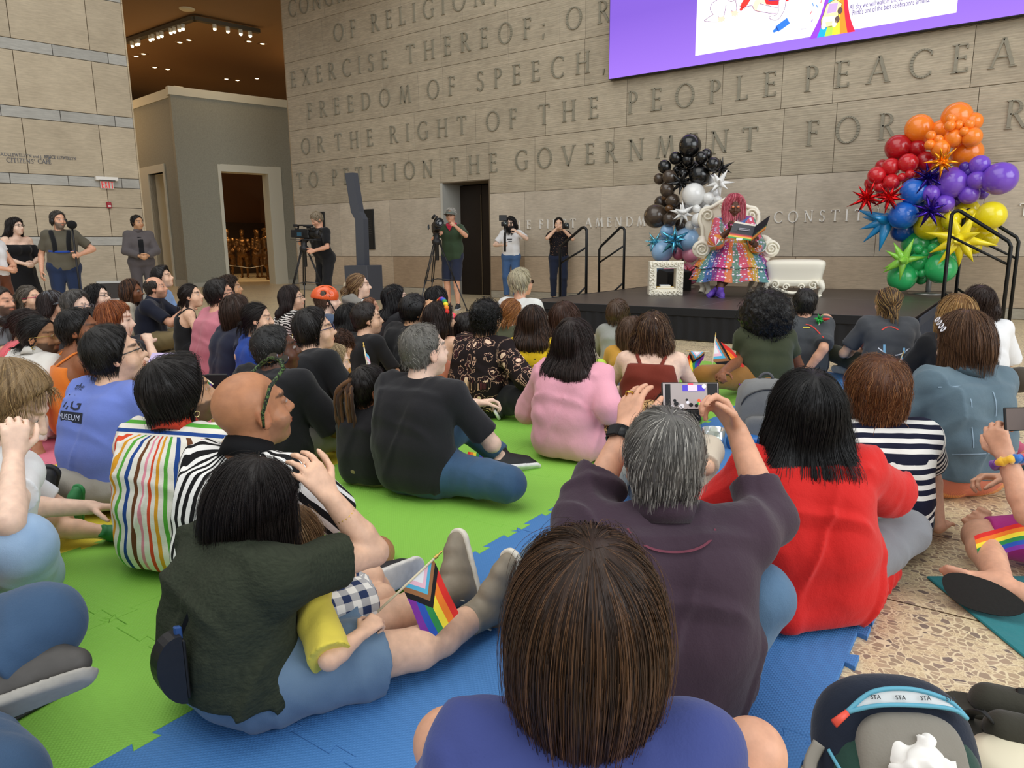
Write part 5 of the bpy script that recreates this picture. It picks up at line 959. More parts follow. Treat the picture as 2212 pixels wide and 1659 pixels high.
        if kind == 'off': F.cut(J['chest']+V3(0, 0, o.get('cutz', .075)*s), (0, -.1, 1), .01)
        elif kind == 'tank':
            F.cut(J['chest']+V3(0, -.0, o.get('cutz', .045)*s), (0, .25, 1), .012)
            for q in (-1, 1): F.ell(J['shoR' if q > 0 else 'shoL']+V3(q*.045, 0, -.01)*s, V3(.085, .16, .15)*s, None, .015, True)
        else: F.ell(nk+nd*(.118+o.get('high', 0)), V3(.10, .10, .085)*s, np.stack(basis(nd)), .01, True)
        hemz = o.get('hem'); 
        if hemz is not None: F.cut(V3(0, 0, hemz*s if not stand else hemz*tz*s), (0, o.get('hemtilt', 0), -1), .006)
        wv, amp = waves(int(z*1e4) % 999+7, 10, 18, 55, (1, 1, 1.2)), o.get('fold', .0045); wv2 = waves(int(z*1e4) % 99+3, 6, 9, 20)
        tv, tq = F.mesh(hv, lambda Pt: (np.abs(wv(Pt))-.7)*-amp*.3 + wv2(Pt)*amp*.5 - crease(Pt)*amp*1.5); J['shirt'] = F
        if len(tq): me = quad_mesh(o.get('part', 'shirt'), tv, tq, None, torso_uv(tv, J)); J['top'] = link(o.get('part', 'shirt'), me, m, root)
        if kind == 'tank' and o.get('strap', 1):
            b = MB()
            for q in (-1, 1):
                sh = J['shoR' if q > 0 else 'shoL']; x0 = q*o.get('sx', .075)*s; xb = q*o.get('bx', .07)*s; zt = J['chest'][2]+o.get('cutz', .045)*s
                pts = smooth([(xb, J['chest'][1]-.118*s, zt-.03*s), (q*.08*s, sh[1]-.065*s, sh[2]+.02*s), (q*.085*s, sh[1]-.01*s, sh[2]+.062*s), (x0, sh[1]+.07*s, sh[2]+.0*s), (x0, J['chest'][1]+.12*s, zt-.05*s)], 5); Pt = np.array(pts, np.float32)
                for _ in range(5): d0, g0 = J['body'].grad(Pt); Pt = Pt-g0*(d0-.005)[:, None]
                pts = list(Pt); b.tube(pts, o.get('sw', .016)*s, 8, flat=.4, up=(0, -.6, .8))
            b.build('strap', m, J['top'])
        if o.get('collar'):
            cm = o['collar'] if not isinstance(o['collar'], (int, bool)) else m; b = MB(); a_, b_, d_ = basis(nd); pr = [(.058, .0), (.072, -.012), (.078, -.018), (.071, .02), (.064, .042), (.058, .036)]; b.lathe([(r_*s*(.85+.15*g), z_*s) for r_, z_ in pr], nk+nd*.018, 24, ax=nd); b.build('collar', cm, J['top'])
    if bot:
        kind, m = bot[0], bot[1]; o = bot[2] if len(bot) > 2 else {}; F = Field(o.get('off', .013)*max(.8, s)); fr_ = o.get('to', {'trousers': 1.9, 'shorts': .86, 'skirt': .9, 'leggings': 1.9}.get(kind, 1.9)); F.cone(J['hipR'], J['hipL'], .098*g*s, .098*g*s, .035); F.cone(J['pelvis']-V3(.05, .045, -.01)*s, J['pelvis']+V3(.05, -.045, .01)*s, .082*g*s, .082*g*s, .035); F.cone(J['pelvis']-V3(.05*g, 0, 0)*s, J['lumbar']*.5+J['pelvis']*.5, .092*g*s, .078*g*s, .03); F.cone(J['pelvis']+V3(.05*g, 0, 0)*s, J['lumbar']*.5+J['pelvis']*.5, .092*g*s, .078*g*s, .03); fl = o.get('flare', .0)
        for q in 'RL':
            Hp, K, An = J['hip'+q], J['kne'+q], J['ank'+q]; f = min(1, fr_); F.cone(Hp, Hp+(K-Hp)*f, .082*s*g, (.082*g-(.082*g-.057*gl)*f)*s+fl*f, .035, fb=fr_ <= 1)
            if fr_ > 1: f = fr_-1; F.cone(K, K+(An-K)*f, .059*s*gl+fl*.5, (.057-.012*f)*s+fl, .02, fb=True)
        if kind == 'skirt': F.cone((J['kneR']+J['kneL'])*.5*.3+J['pelvis']*.7, (J['kneR']+J['kneL'])*.5, .12*s, .08*s, .1)
        wv, wv2 = waves(11, 10, 30, 80), waves(5, 5, 10, 22); amp = o.get('fold', .004); tv, tq = F.mesh(hv, lambda Pt: (np.abs(wv(Pt))-.7)*-amp*.4 + wv2(Pt)*amp*.5 - crease(Pt)*amp*1.4); nm = o.get('part', kind); J['bottom'] = link(nm, quad_mesh(nm, tv, tq, None, leg_uv(tv, J)), m, root)
    if shoe and foot and not bare:
        um, sm = (plain(x, .6, grain=40) for x in shoe[:2])
        for q in 'RL':
            An, f, sn = feet[q]; F = Field(); ac = np.cross(f, sn); b0 = An+sn*.045*s; F.cone(b0-f*.045*s, b0+f*.05*s-sn*.01*s, .036*s, .037*s, .02); F.cone(b0+f*.05*s-sn*.012*s, b0+f*.15*s+sn*.008*s, .036*s, .030*s, .02); F.cone(An-sn*.035*s, An+sn*.03*s, .038*s, .038*s, .02); hi = len(shoe) > 2
            F.cone(An+f*.02*s+sn*.012*s, An+f*.12*s+sn*.03*s, .037*s, .034*s, .015)
            if hi: F.cone(An, An+f*.06*s, .042*s, .038*s, .02); F.cone(An, An-unit(An-J['kne'+q])*.085*s, .045*s, .047*s, .02, fb=True)
            else: F.cut(An-sn*.045*s, -sn, .004)
            F.cut(b0+sn*.028*s, sn, .006)
            tv, tq = F.mesh(max(vox, .006)); o_ = link('shoe', quad_mesh('shoe', tv, tq), um, root)
            F = Field(); F.cone(b0+sn*.022*s-f*.045*s, b0+sn*.022*s+f*.15*s, .042*s, .040*s, .02); F.cut(b0+sn*.012*s, -sn, .003); F.cut(b0+sn*.032*s, sn, .004); tv, tq = F.mesh(max(vox*.8, .005)); link('sole', quad_mesh('sole', tv, tq), sm, o_)
            if hi:
                b = MB()
                for i in range(6): c = b0+f*(.085-.022*i)*s-sn*(.034+.006*i)*s; b.tube([c-ac*.026*s+sn*.01, c-sn*.004, c+ac*.026*s+f*.012+sn*.01], .0028, 5); b.tube([c+ac*.026*s+sn*.01, c-sn*.005, c-ac*.026*s+f*.012+sn*.01], .0028, 5)
                for k in (-1, 1): b.tube(smooth([c, c+ac*k*.03-sn*.015, c+ac*k*.04-f*.01, c+ac*k*.01-f*.005], 4), .0025, 5)
                b.build('shoelace', plain('cfc6b0', .8), o_)
    if hair: J['hair'] = make_hair(root, hair[0], hair[1], Hc, A, hs, J, vox, dep, hair[2] if len(hair) > 2 else {}, sum(map(ord, label)) % 1000)
    return J
def glasses(J, c='1b1b1d', up=0.0, r=.019, sun=False, back=0.0, tint=None):
    H, hs, root = J['H'], J['hs'], J['root']; b = MB(); m = plain(c, .3); yy = .107-back
    for q in (-1, 1): b.tube([H(q*.033+r*1.15*math.cos(a), yy+.004*math.cos(a)*q*-1, .004+up+r*.85*math.sin(a)) for a in np.linspace(0, 2*PI, 15)], .0022*hs, 5, cap=False); b.tube([H(q*.056, yy-.002, .008+up), H(q*.083, .06-back, .008+up), H(q*.086, -.01-back, .004+up*.9), H(q*.080, -.025-back, -.012+up*.8)], .0028*hs, 5)
    b.tube([H(-.012, yy, .008+up), H(0, yy+.004, .011+up), H(.012, yy, .008+up)], .002*hs, 5); o = b.build('sunglasses' if sun else 'eyeglasses', m, root)
    if sun:
        for q in (-1, 1): b = MB(); b.prism([(r*1.15*math.cos(a), r*.85*math.sin(a)) for a in np.linspace(0, 2*PI, 14)[:-1]], H(q*.033, yy, .004+up), J['A'][0]*hs, J['A'][2]*hs, .002); b.build('dark_lens', plain(tint or '101012', .1, coat=.5), o)
    return o
def earring(J, q, c='d8c070'): b = MB(); H = J['H']; b.tube([H(q*.087+.0*a, .0+.010*math.cos(a), -.055+.010*math.sin(a)) for a in np.linspace(0, 2*PI, 10)], .0018, 5, cap=False); b.build('earring', plain(c, .25, .9), J['root'])
def wrist_band(J, q, c='1a1a1c', metal=0, t=.12, r=.031, h=.012, name='wristwatch', face=True):
    E_, W2 = J['elb'+q], J['wri'+q]; d = unit(W2-E_); b = MB(); s = J['s']; b.lathe([(r*s, -h), (r*s*1.12, -h), (r*s*1.12, h), (r*s, h)], W2-d*t*.25, 18, ax=d); 
    if face: a_, b_, _ = basis(d); p = W2-d*t*.25-J['pn'+q]*r*1.15*s; b.box(p, (.032, .012, .034), (J['ac'+q], J['pn'+q], d), .003)
    b.build(name, plain(c, .35, metal), J['root'])
# ---------------------------------------------------------------- cloth patterns
RB = patt('rainbow_stripe_cloth', lambda t, uv: t.mix(t.math('GREATER_THAN', t.n('SeparateXYZ', {0: uv}).outputs[1], .345), stripes(t, uv, 0, .20, [('f3eee2', 2), ('e2502f', 1.2), ('f3eee2', 1.6), ('e9a52c', 1.2), ('f3eee2', 1.6), ('5db040', 1.2), ('f3eee2', 1.6), ('274c94', 1.2), ('f3eee2', 1.6), ('70452a', 1.2), ('f3eee2', 1.6), ('ee97a8', 1.2)]), stripes(t, uv, 1, .15, [('f3eee2', 2), ('70452a', 1.4), ('f3eee2', 1.4), ('274c94', 1.2), ('f3eee2', 1.6), ('5db040', 1.2), ('f3eee2', 1.6), ('e9a52c', 1.2), ('f3eee2', 1), ('e2502f', 1.2)])))
BW = patt('black_white_stripe_cloth', lambda t, uv: stripes(t, uv, 0, .031, [('121214', 1), ('f1f0ec', 1.05)], .008))
NW = patt('navy_white_stripe_cloth', lambda t, uv: stripes(t, uv, 1, .034, [('191c33', 1.1), ('f3f1ec', 1)], .016))
def _floral(t, uv):
    v = t.n('TexVoronoi', {'Vector': uv, 'Scale': 17.0, 'Randomness': .85}); pet = t.n('TexVoronoi', {'Vector': uv, 'Scale': 80.0}); d = t.math('ADD', v.outputs[0], t.math('MULTIPLY', pet.outputs[0], .2)); c = t.ramp(d, [(.10, srgb('b98267')), (.14, srgb('e9c9ad')), (.37, srgb('dcb294')), (.40, srgb('1b1113')), (.48, srgb('5c2a30')), (.50, srgb('1b1113')), (.60, srgb('cfa58c')), (.64, srgb('1b1113'))], 'CONSTANT')
    return c
FLO = patt('floral_cloth', _floral)
LEO = patt('leopard_cloth', lambda t, uv: (lambda v: t.ramp(v.outputs[0], [(0, srgb('b98a54')), (.28, srgb('1c130d')), (.48, srgb('d3a873')), (1, srgb('e0ba88'))], 'CONSTANT'))(t.n('TexVoronoi', {'Vector': uv, 'Scale': 60.0})))
ZEB = patt('zebra_cloth', lambda t, uv: t.ramp(t.n('TexWave', {'Vector': uv, 'Scale': 14.0, 'Distortion': 9.0, 'Detail': 2}, bands_direction='Y').outputs[1], [(0, srgb('1a1818')), (.55, srgb('e9e5df'))], 'CONSTANT'))
PLD = patt('plaid_cloth', lambda t, uv: t.mix(.5, stripes(t, uv, 0, .06, [('c81e22', 1), ('1c1212', 1)]), stripes(t, uv, 1, .06, [('c81e22', 1), ('1c1212', 1)])))
OPK = patt('orange_pink_cloth', lambda t, uv: t.ramp(t.noise(uv, 38, 3), [(.4, srgb('ef4f7a')), (.5, srgb('f2603a')), (.6, srgb('f58a3c'))], 'CONSTANT'))
DOT = patt('dotted_cloth', lambda t, uv: t.ramp(t.n('TexVoronoi', {'Vector': uv, 'Scale': 42.0, 'Randomness': .2}).outputs[0], [(0, srgb('4a4440')), (.2, srgb('e9e2d2'))], 'CONSTANT'))
BDOT = patt('black_print_cloth', lambda t, uv: t.ramp(t.n('TexVoronoi', {'Vector': uv, 'Scale': 46.0, 'Randomness': .7}).outputs[0], [(0, srgb('b98a68')), (.2, srgb('17151a'))], 'CONSTANT'))
CHK = patt('checked_cloth', lambda t, uv: t.mix(.5, stripes(t, uv, 0, .05, [('2c3a5e', 1), ('f0ede6', 1)]), stripes(t, uv, 1, .05, [('2c3a5e', 1), ('f0ede6', 1)])))
SUN = patt('sunset_rib_cloth', lambda t, uv: t.mix(t.math('MULTIPLY', t.n('TexWave', {'Vector': uv, 'Scale': 36.0}, bands_direction='X').outputs[1], .35), stripes(t, uv, 1, .30, [('d87a70', 1), ('c8607c', 1), ('e08868', 1), ('eea868', 1), ('f0b070', 1)]), srgb('a05060')))
GRS = patt('grey_stripe_cloth', lambda t, uv: stripes(t, uv, 1, .022, [('c9cccf', 3), ('eceef0', 1)]))
GRN_CRINKLE = patt('crinkled_olive_gauze', lambda t, uv: t.mix(t.noise(t.map(uv, (90, 240, 90)), 1, 2), srgb('1f241a'), srgb('3c4233')), .9, .5)
BLK = cloth('18181b', .9); BLK2 = cloth('201f22', .88); WHT = cloth('e9e9ea', .85); 
def YAW(a, b): p, q = G(*a), G(*b); return math.degrees(math.atan2(-(q[0]-p[0]), q[1]-p[1]))
RZ = .0135
def crowd(label, hp, dep, s=1.0, **k): k.setdefault('root_z', RZ if k.pop('mat', True) else 0.0); return person(label, hp, dep=dep, s=s, **k)
BLACK_H, DBR, BRN, LBR, BLD, GRY = '16110f', '2b1d15', '4a2f1e', '7a5636', 'b8925c', '8d8a85'
HT = lambda st, c, **o: (st, c, o)
if 1:
    # --- front rows
    o_ = dict(sleeve=.62, off=.022, loose=.02, fold=.008, hang=1, hem=.085, hemtilt=-.12)
    L_OL = crowd('person in a dark olive gauze top with one hand on dark bobbed hair', (552, 1092), 1.66, .93, body=YAW((620, 1560), (1030, 1330)), yaw=YAW((620, 1560), (1060, 1500)), pitch=-38, tilt=-12, skin='light', hair=HT('bob', '1d1512', len=.15, vol=.86, th=.008), top=('tee', GRN_CRINKLE, o_), bot=('shorts', DEN('47607a', '7a93ab'), dict(to=.72, flare=.022, off=.018)), shoe=('8d8270', 'e9e2d2', 1), pose='straight', arms=('lap', 'lap'),
        hs=.86, W_=dict(elbR=P(808, 1192, 1.76), wriR=P(712, 1072, 1.70), kneR=G(905, 1400, .085), ankR=G(1052, 1318, .075), kneL=G(860, 1330, .10), ankL=G(985, 1275, .075)), J_=dict(footR=(.25, .05, 1), footL=(-.45, .12, 1)), hand=dict(R=dict(d=None, curl=.62, thumb=.3)), nails=('R', '7aa6e8'), g=1.04, vox=.0055)
    J0 = L_OL
    L_BOB = crowd('bob-haired person in a blue top sitting with bare knees apart, back to us', (1262, 1345), .93, .9, body=36, pitch=8, skin='red', hair=HT('bob', '3d281b', len=.22, vol=.97, th=.012, mix=['3a2619', '2a1b12', '5a3d26', '46301f', '6a4a30'], sl=.1), top=('tee', cloth('3f4a86', .85), dict(sleeve=.45, off=.016, hem=.02)), bot=('shorts', cloth('3a3d46'), dict(to=.6)), pose='cross', W_=dict(kneL=P(968, 1605, 1.08), kneR=P(1622, 1628, 1.08)), vox=.0055, bare=True)
    L_GR = crowd('grey-haired person in a plum pullover holding up a phone to film the stage', (1432, 1000), 1.62, 1.0, body=33, pitch=4, skin='red', hair=HT('short', '77746f', th=.012, sl=.035, mix=['8f8c86', '6a6762', 'b5b2ab', '55524e', 'cfcbc2', '3f3d3a'], n=1.6), top=('roll', cloth('40303c', .9, fold=.35), dict(sleeve=1.42, off=.024, fold=.007, loose=.02, collar=1, hem=.03)), bot=('trousers', DEN('42607e', '6c8ba8')), pose='cross', g=1.12, w=1.12,
        W_=dict(elbL=P(1258, 1128, 1.66), wriL=P(1352, 925, 1.80), elbR=P(1662, 1120, 1.68), wriR=P(1592, 930, 1.80), kneR=G(1640, 1290, .30), ankR=G(1590, 1260, .1)), hand=dict(L=dict(d=_h(_R*.55+_U*.72+_F*.25), pn=_h(_R*.85-_U*.5+_F*.2), side=_h(-_F*1.0+_R*.2), bends=[(.25, .3, .2)]*4, spread=.5, thumb=.3), R=dict(d=_h(-_R*.35+_U*.85+_F*.30), pn=_h(-_R*.85-_U*.4+_F*.15), side=_h(-_F), bends=[(.5, .9, .5), (.7, 1.0, .6), (.8, 1.1, .6), (.9, 1.1, .6)], spread=.5, thumb=.5)), vox=.0055)
    L_RED = crowd('person with long black hair in a loose bright red shirt on the blue mat', (1738, 893), 2.08, .95, body=30, pitch=6, skin='tan', hair=HT('long', '0d0b0c', len=.27, vol=1.2, th=.014, back=.06), top=('tee', cloth('d2201c', .8, fold=.35), dict(sleeve=.92, wide=.02, off=.026, loose=.03, fold=.009, hang=1, hem=.012, extra=[(G(1830, 1270, .10), G(1915, 1232, .055), .05, .028), (G(1700, 1330, .06), G(1770, 1335, .04), .05, .03)])), bot=('trousers', cloth('85878c', .9)), pose='cross', g=1.1, W_=dict(kneR=G(1955, 1150, .17), wriR=G(1860, 1110, .25), elbR=P(1935, 1075, 2.2)), vox=.006)
    L_NAV = crowd('person with rounded auburn hair in a navy and white striped top leaning on one hand', (1890, 850), 2.5, .95, body=28, pitch=2, skin='red', hair=HT('set', '6d3f1f', vol=1.13, mix=['6d3f1f', '7f4d28', '55301a', '8d5a32', '9a6a40']), top=('tee', NW, dict(sleeve=.8, off=.018, wide=.012, loose=.015, hem=.03)), bot=('trousers', cloth('22242c')), pose='cross', W_=dict(wriR=G(2026, 1138, .06), elbR=P(2006, 1005, 2.68)), hand=dict(R=dict(d=_h(_R*.9+V3(0, .35, -.12)), pn=(0, 0, -1), curl=.12)), g=1.08, vox=.0065)
    L_DEN = crowd('person in a blue denim jacket with a brown bob and white hair clip, looking down', (2078, 735), 3.05, .98, body=42, yaw=72, pitch=-22, hs=.92, skin='light', hair=HT('bob', '5f3f28', len=.12, vol=1.0, th=.012, mix=['5f3f28', '4a301e', '7a5638', '6a482e']), top=('long', DEN('4d6272', '71868f'), dict(off=.024, fold=.006, collar=1, loose=.015, hem=.09, part='denim_jacket')), bot=('leggings', SUN, dict(waist=.0, off=.016)), pose='side', g=1.1, vox=.007)
    L_RB = crowd('dark-haired bearded person in a rainbow striped shirt beside the bald one', (392, 855), 2.42, 1.0, body=20, yaw=-8, pitch=12, skin='olive', hair=HT('short', '1a1310', th=.022, sl=.10, quiff=1, n=1.5), beard=('2a1d16', .8), top=('tee', RB, dict(sleeve=.9, off=.022, fold=.006, loose=.02, wide=.015, hang=1, hem=.03, collar=cloth('d9452c'))), bot=('shorts', cloth('2c3328')), pose='cross', vox=.0065)
    L_BALD = crowd('bald person with camouflage sunglasses over the ear in a black and white striped shirt', (548, 888), 2.02, 1.0, body=12, yaw=-10, pitch=14, skin='b8805c', hair=None, beard=('6a5648', .35), brow='3a2c24', top=('tee', BW, dict(sleeve=.85, off=.02, wide=.015, fold=.005, loose=.015, hang=1, hem=.03, collar=BW)), bot=('shorts', WHT, dict(to=.7)), pose='knees', arms=('knee', 'lap'), g=1.08, full=1.15, W_=dict(kneR=P(815, 1195, 2.45), ankR=G(790, 1250, .08), wriR=P(800, 1165, 2.42), kneL=G(690, 1215, .22), ankL=G(760, 1240, .06)), vox=.006)
    L_BLUE = crowd('black-haired person in a periwinkle blue T-shirt with printed back, wearing glasses', (250, 768), 3.02, 1.0, body=12, yaw=-22, pitch=14, skin='light', hair=HT('short', '17120f', th=.016, sl=.05), top=('tee', cloth('6f83cf', .85), dict(sleeve=.75, off=.02, wide=.014, loose=.025, hang=1, hem=.05)), bot=('shorts', BLK), pose='cross', g=1.12, w=1.02, full=1.2)
    # --- middle rows
    L_BT = crowd('grey-haired person in a plain black T-shirt hugging one knee on the green mat', (918, 760), 3.1, 1.0, body=5, yaw=-14, pitch=8, skin='pale', hair=HT('short', '77736b', th=.006, sl=.02, line=.045, mix=['6f6b64', '8a867e', '55514b', '9c978e']), top=('tee', BLK2, dict(sleeve=.8, off=.02, wide=.012, loose=.01, hem=.04, fold=.006)), bot=('trousers', DEN('2c4660', '48678a')), shoe=('17181b', 'e6e6e6'), pose='cross', W_=dict(kneR=G(1098, 1045, .12), ankR=G(890, 1000, .075), kneL=P(1005, 915, 3.5), ankL=G(1085, 990, .07), wriR=P(1020, 905, 3.32), wriL=P(1028, 872, 3.5)), J_=dict(footL=(.6, 1, -.1)), g=1.08, w=1.03)
    L_DR = crowd('child with brown locs tied back wearing a black sleeveless top', (803, 842), 3.25, .72, body=10, yaw=-25, pitch=4, skin='brown', hair=HT('buzz', '1c130f', th=.006), top=('tee', BLK2, dict(sleeve=.5, off=.016, hem=.02)), bot=('shorts', cloth('8d7d58')), pose='cross', arms=('chin', 'lap'))
    L_BM = crowd('person with short greying black curls in a black T-shirt and pale grey shorts', (598, 757), 3.55, 1.0, body=8, yaw=-25, pitch=10, skin='dark', hair=HT('short', '1e1c1b', th=.012, sl=.016, mix=['1e1c1b', '2c2a29', '5a5856', '141312']), top=('tee', BLK, dict(sleeve=.95, off=.022, wide=.016, hang=1, hem=.05)), bot=('shorts', cloth('8a8480')), pose='cross', g=1.22, w=1.1, full=1.2)
    L_GL = crowd('black-haired person with glasses in a black T-shirt and pale striped shorts', (682, 715), 4.15, 1.0, body=-10, yaw=-35, pitch=10, skin='light', hair=HT('short', '18110e', th=.020, sl=.06), top=('tee', BLK, dict(sleeve=.85, off=.02, wide=.014, hang=1, hem=.07)), bot=('shorts', GRS), pose='cross', g=1.25, w=1.08, full=1.15)
    L_FLO = crowd('person with wavy black hair in a black and blush floral shirt', (1052, 690), 4.55, 1.0, body=-2, yaw=8, pitch=4, skin='tan', hair=HT('curly', '110e0e', vol=.97), top=('roll', FLO, dict(sleeve=1.5, off=.022, loose=.02, hem=.06, fold=.006, wide=.014)), bot=('trousers', BLK), pose='cross', W_=dict(wriR=G(1150, 850, .16), kneR=G(1150, 865, .16), ankR=G(1090, 880, .08)), g=1.1)
    L_PINK = crowd('person with long dark brown hair in a loose pale pink shirt', (1243, 742), 3.62, .98, body=8, yaw=0, pitch=6, skin='light', hair=HT('long', '2a1a14', len=.24, vol=1.15, back=.075), top=('roll', cloth('eda8b8', .85, fold=.35), dict(sleeve=1.5, off=.02, loose=.025, hang=1, hem=.015, fold=.007, wide=.014)), bot=('trousers', LEO), pose='side', w=.92, g=.96, W_=dict(wriR=P(1330, 905, 3.6), elbR=P(1315, 880, 3.45)))
    L_RUST = crowd('person with a brown shaggy haircut in a rust red racerback tank top', (1410, 720), 4.12, .95, body=22, yaw=18, pitch=8, skin='pale', hair=HT('mullet', '4c3121', len=.11, vol=1.02, mix=['4c3121', '6a4a32', '3a261a', '80603f']), top=('tank', cloth('7d3122', .85), dict(cutz=.055, off=.016, bx=.04, sx=.09, sw=.011, hem=.02)), bot=('shorts', cloth('2b3a52')), pose='cross', arms=('lap', 'lap'), g=1.05)
    L_AF = crowd('person with a large black afro in an olive T-shirt and ochre trousers', (1652, 684), 5.15, .98, body=33, pitch=4, skin='brown', hair=HT('afro', '15100e', vol=1.18), top=('tee', cloth('40452f', .85), dict(sleeve=.55, off=.016, hem=.03)), bot=('trousers', cloth('9a6a30')), pose='cross', g=1.12, W_=dict(kneL=G(1520, 812, .2), wriL=G(1560, 806, .27), elbL=P(1600, 775, 5.2)))
    L_GT = crowd('dark-haired person in a charcoal printed T-shirt propped on one arm', (1738, 658), 5.75, 1.0, body=20, pitch=6, skin='red', hair=HT('short', '262220', th=.012, sl=.035), top=('tee', cloth('4a4d50', .9), dict(sleeve=.85, off=.02, wide=.014, hem=.04)), bot=('shorts', cloth('2c2f36')), pose='knees', arms=('prop', 'knee'), W_=dict(wriR=G(1735, 812, .06)))
    L_PT = crowd('person with a blond streaked ponytail in a charcoal T-shirt with a slanting strap', (1917, 655), 5.5, .97, body=28, pitch=8, skin='light', hair=HT('pony', '4a3424', len=.36, pw=.046, mix=['4a3424', '8a6638', 'b08a52', '3a281c', 'c49c60'], tie=-.03), top=('tee', cloth('4a4c50', .9), dict(sleeve=.72, off=.018, wide=.012, hem=.03)), bot=('trousers', cloth('3a3d2e')), pose='cross', g=1.05)
    L_BL = crowd('person with long golden blond hair in a black T-shirt behind the denim jacket', (2063, 682), 4.35, .97, body=30, pitch=2, skin='light', hair=HT('long', '9a6f3c', len=.36, vol=1.0, mix=['9a6f3c', 'b58a50', '7d5830', 'c8a066']), top=('tee', BLK, dict(sleeve=.8, off=.02, hem=.03)), bot=('trousers', cloth('2a2a2c')), pose='cross')
    L_WT = crowd('person with wavy brown shoulder hair and headset in a white T-shirt by the stage rail', (2112, 655), 5.0, 1.0, body=28, pitch=4, skin='pale', hair=HT('mullet', '332018', len=.14, vol=1.02), top=('tee', WHT, dict(sleeve=.95, off=.024, wide=.016, loose=.02, hem=.04)), bot=('trousers', cloth('4a4238')), pose='cross', W_=dict(kneR=G(2205, 820, .25)))
    L_YG = crowd('girl with long dark curls in a bright yellow printed T-shirt', (1152, 697), 4.9, .78, body=22, pitch=4, skin='light', hair=HT('long', '2c1c14', len=.25, vol=1.1, mix=['2c1c14', '3f291c', '4f3524']), top=('tee', cloth('e9c021', .85), dict(sleeve=.8, off=.018, hem=.05)), bot=('trousers', BLK), pose='cross')
    L_RH = crowd('child with a copper ponytail in an olive green top', (1107, 676), 5.8, .78, body=10, yaw=-12, pitch=6, skin='pale', hair=HT('pony', '93592c', len=.2, tie=-.06, mix=['93592c', 'a86c38', '7d4a24', 'b98048']), top=('tee', cloth('50523c'), dict(sleeve=1.4, hem=.03)), bot=('trousers', cloth('33343a')), pose='cross')
    L_WB = crowd('white-blond person with dark sunglasses in a white T-shirt near the stage corner', (1127, 612), 6.65, 1.0, body=8, yaw=-22, pitch=6, skin='red', hair=HT('short', 'c9bd9c', th=.022, sl=.06, tint='8a8478', mix=['d9cfae', 'bcb090', 'a39a84', 'e6dcc0']), top=('tee', cloth('dcdcd8'), dict(sleeve=.8, off=.02, hem=.04)), bot=('shorts', cloth('5a5a58')), pose='cross', mat=False)
    crowd('brown-haired person in a cream dotted top behind the pink shirt', (1220, 690), 5.0, .85, body=18, pitch=2, skin='light', hair=HT('long', '4a2d1e', len=.22, vol=1.05), top=('tee', DOT, dict(sleeve=.9)), bot=('trousers', cloth('6a6258')), pose='cross')
    crowd('boy with tousled brown hair in a grey hooded top close to the stage skirt', (1336, 680), 6.0, .74, body=20, yaw=5, pitch=12, skin='light', hair=HT('short', '5a4230', th=.024, sl=.06), top=('long', cloth('8d8e88', .9, c2='a3a49c'), dict(off=.022, collar=1, hang=1, hem=.01)), bot=('trousers', cloth('55584e')), pose='cross')
    crowd('child with straight light brown hair beside the grey hooded boy', (1362, 722), 4.9, .72, body=24, pitch=2, skin='light', hair=HT('bob', '5f4430', len=.22, vol=.95), top=('tee', cloth('c8953c'), {}), bot=('trousers', cloth('4a4a50')), pose='cross')
    L_HP = crowd('broad person in a black T-shirt with sunglasses pushed up on black hair', (898, 674), 5.25, 1.05, body=-6, yaw=-28, pitch=4, skin='tan', hair=HT('short', '151214', th=.014, sl=.03), beard=('1a1413', .7), top=('tee', BLK, dict(sleeve=.9, off=.022, hem=.04)), bot=('trousers', cloth('26272b')), pose='cross', arms=('chin', 'lap'), g=1.35, w=1.15)
    L_HB = crowd('girl with long straight brown hair and a rainbow headband', (952, 690), 5.0, .86, body=0, yaw=-22, pitch=2, skin='light', hair=HT('long', '2c1b15', len=.30, vol=.9, back=.06), top=('tank', cloth('e9967c'), dict(cutz=.05, strap=0)), bot=('shorts', cloth('c8505a')), pose='cross')
    crowd('black-haired person in a pink and orange dress near the tripod', (945, 650), 6.3, .95, body=6, yaw=2, pitch=2, skin='tan', hair=HT('long', '0f0c0d', len=.22, vol=1.0), top=('tee', OPK, dict(sleeve=.9, off=.03)), bot=('skirt', OPK), pose='side')
    crowd('small dark-haired child lying low behind the floral shirt', (1005, 712), 5.25, .62, body=20, pitch=-10, skin='tan', hair=HT('short', '1d1411', th=.02, sl=.06), top=('tee', cloth('3a4a6a'), {}), bot=('shorts', cloth('2c3450')), pose='cross')
    L_SG = crowd('pale person with long black hair and sunglasses on top in black', (856, 646), 6.4, .98, body=-8, yaw=-38, pitch=10, skin='pale', hair=HT('long', '100c0e', len=.27, vol=1.1), top=('long', BLK, {}), bot=('trousers', BLK), pose='cross')
    L_MUM = crowd('person with clipped fair hair in a white top and grey scarf before the kiosk', (776, 618), 7.0, .98, body=-14, yaw=-42, pitch=8, skin='pale', hair=HT('pony', '7d5d40', len=.1, tie=.0, mix=['7d5d40', '9a7a54', 'b8976a', '6a4c34']), top=('long', cloth('ecebe8'), {}), bot=('trousers', cloth('6a6a6c')), pose='cross', mat=False)
    L_BABY = crowd('baby held up by the person with the grey scarf', (801, 662), 6.75, .45, body=-20, yaw=-45, pitch=4, skin='red', hair=HT('buzz', '8a5a3c', th=.002, n=.3), top=('long', cloth('e9ded2'), {}), bot=('leggings', cloth('e0d0c4')), pose='straight', hs=.68, mat=False, root_z=.30)
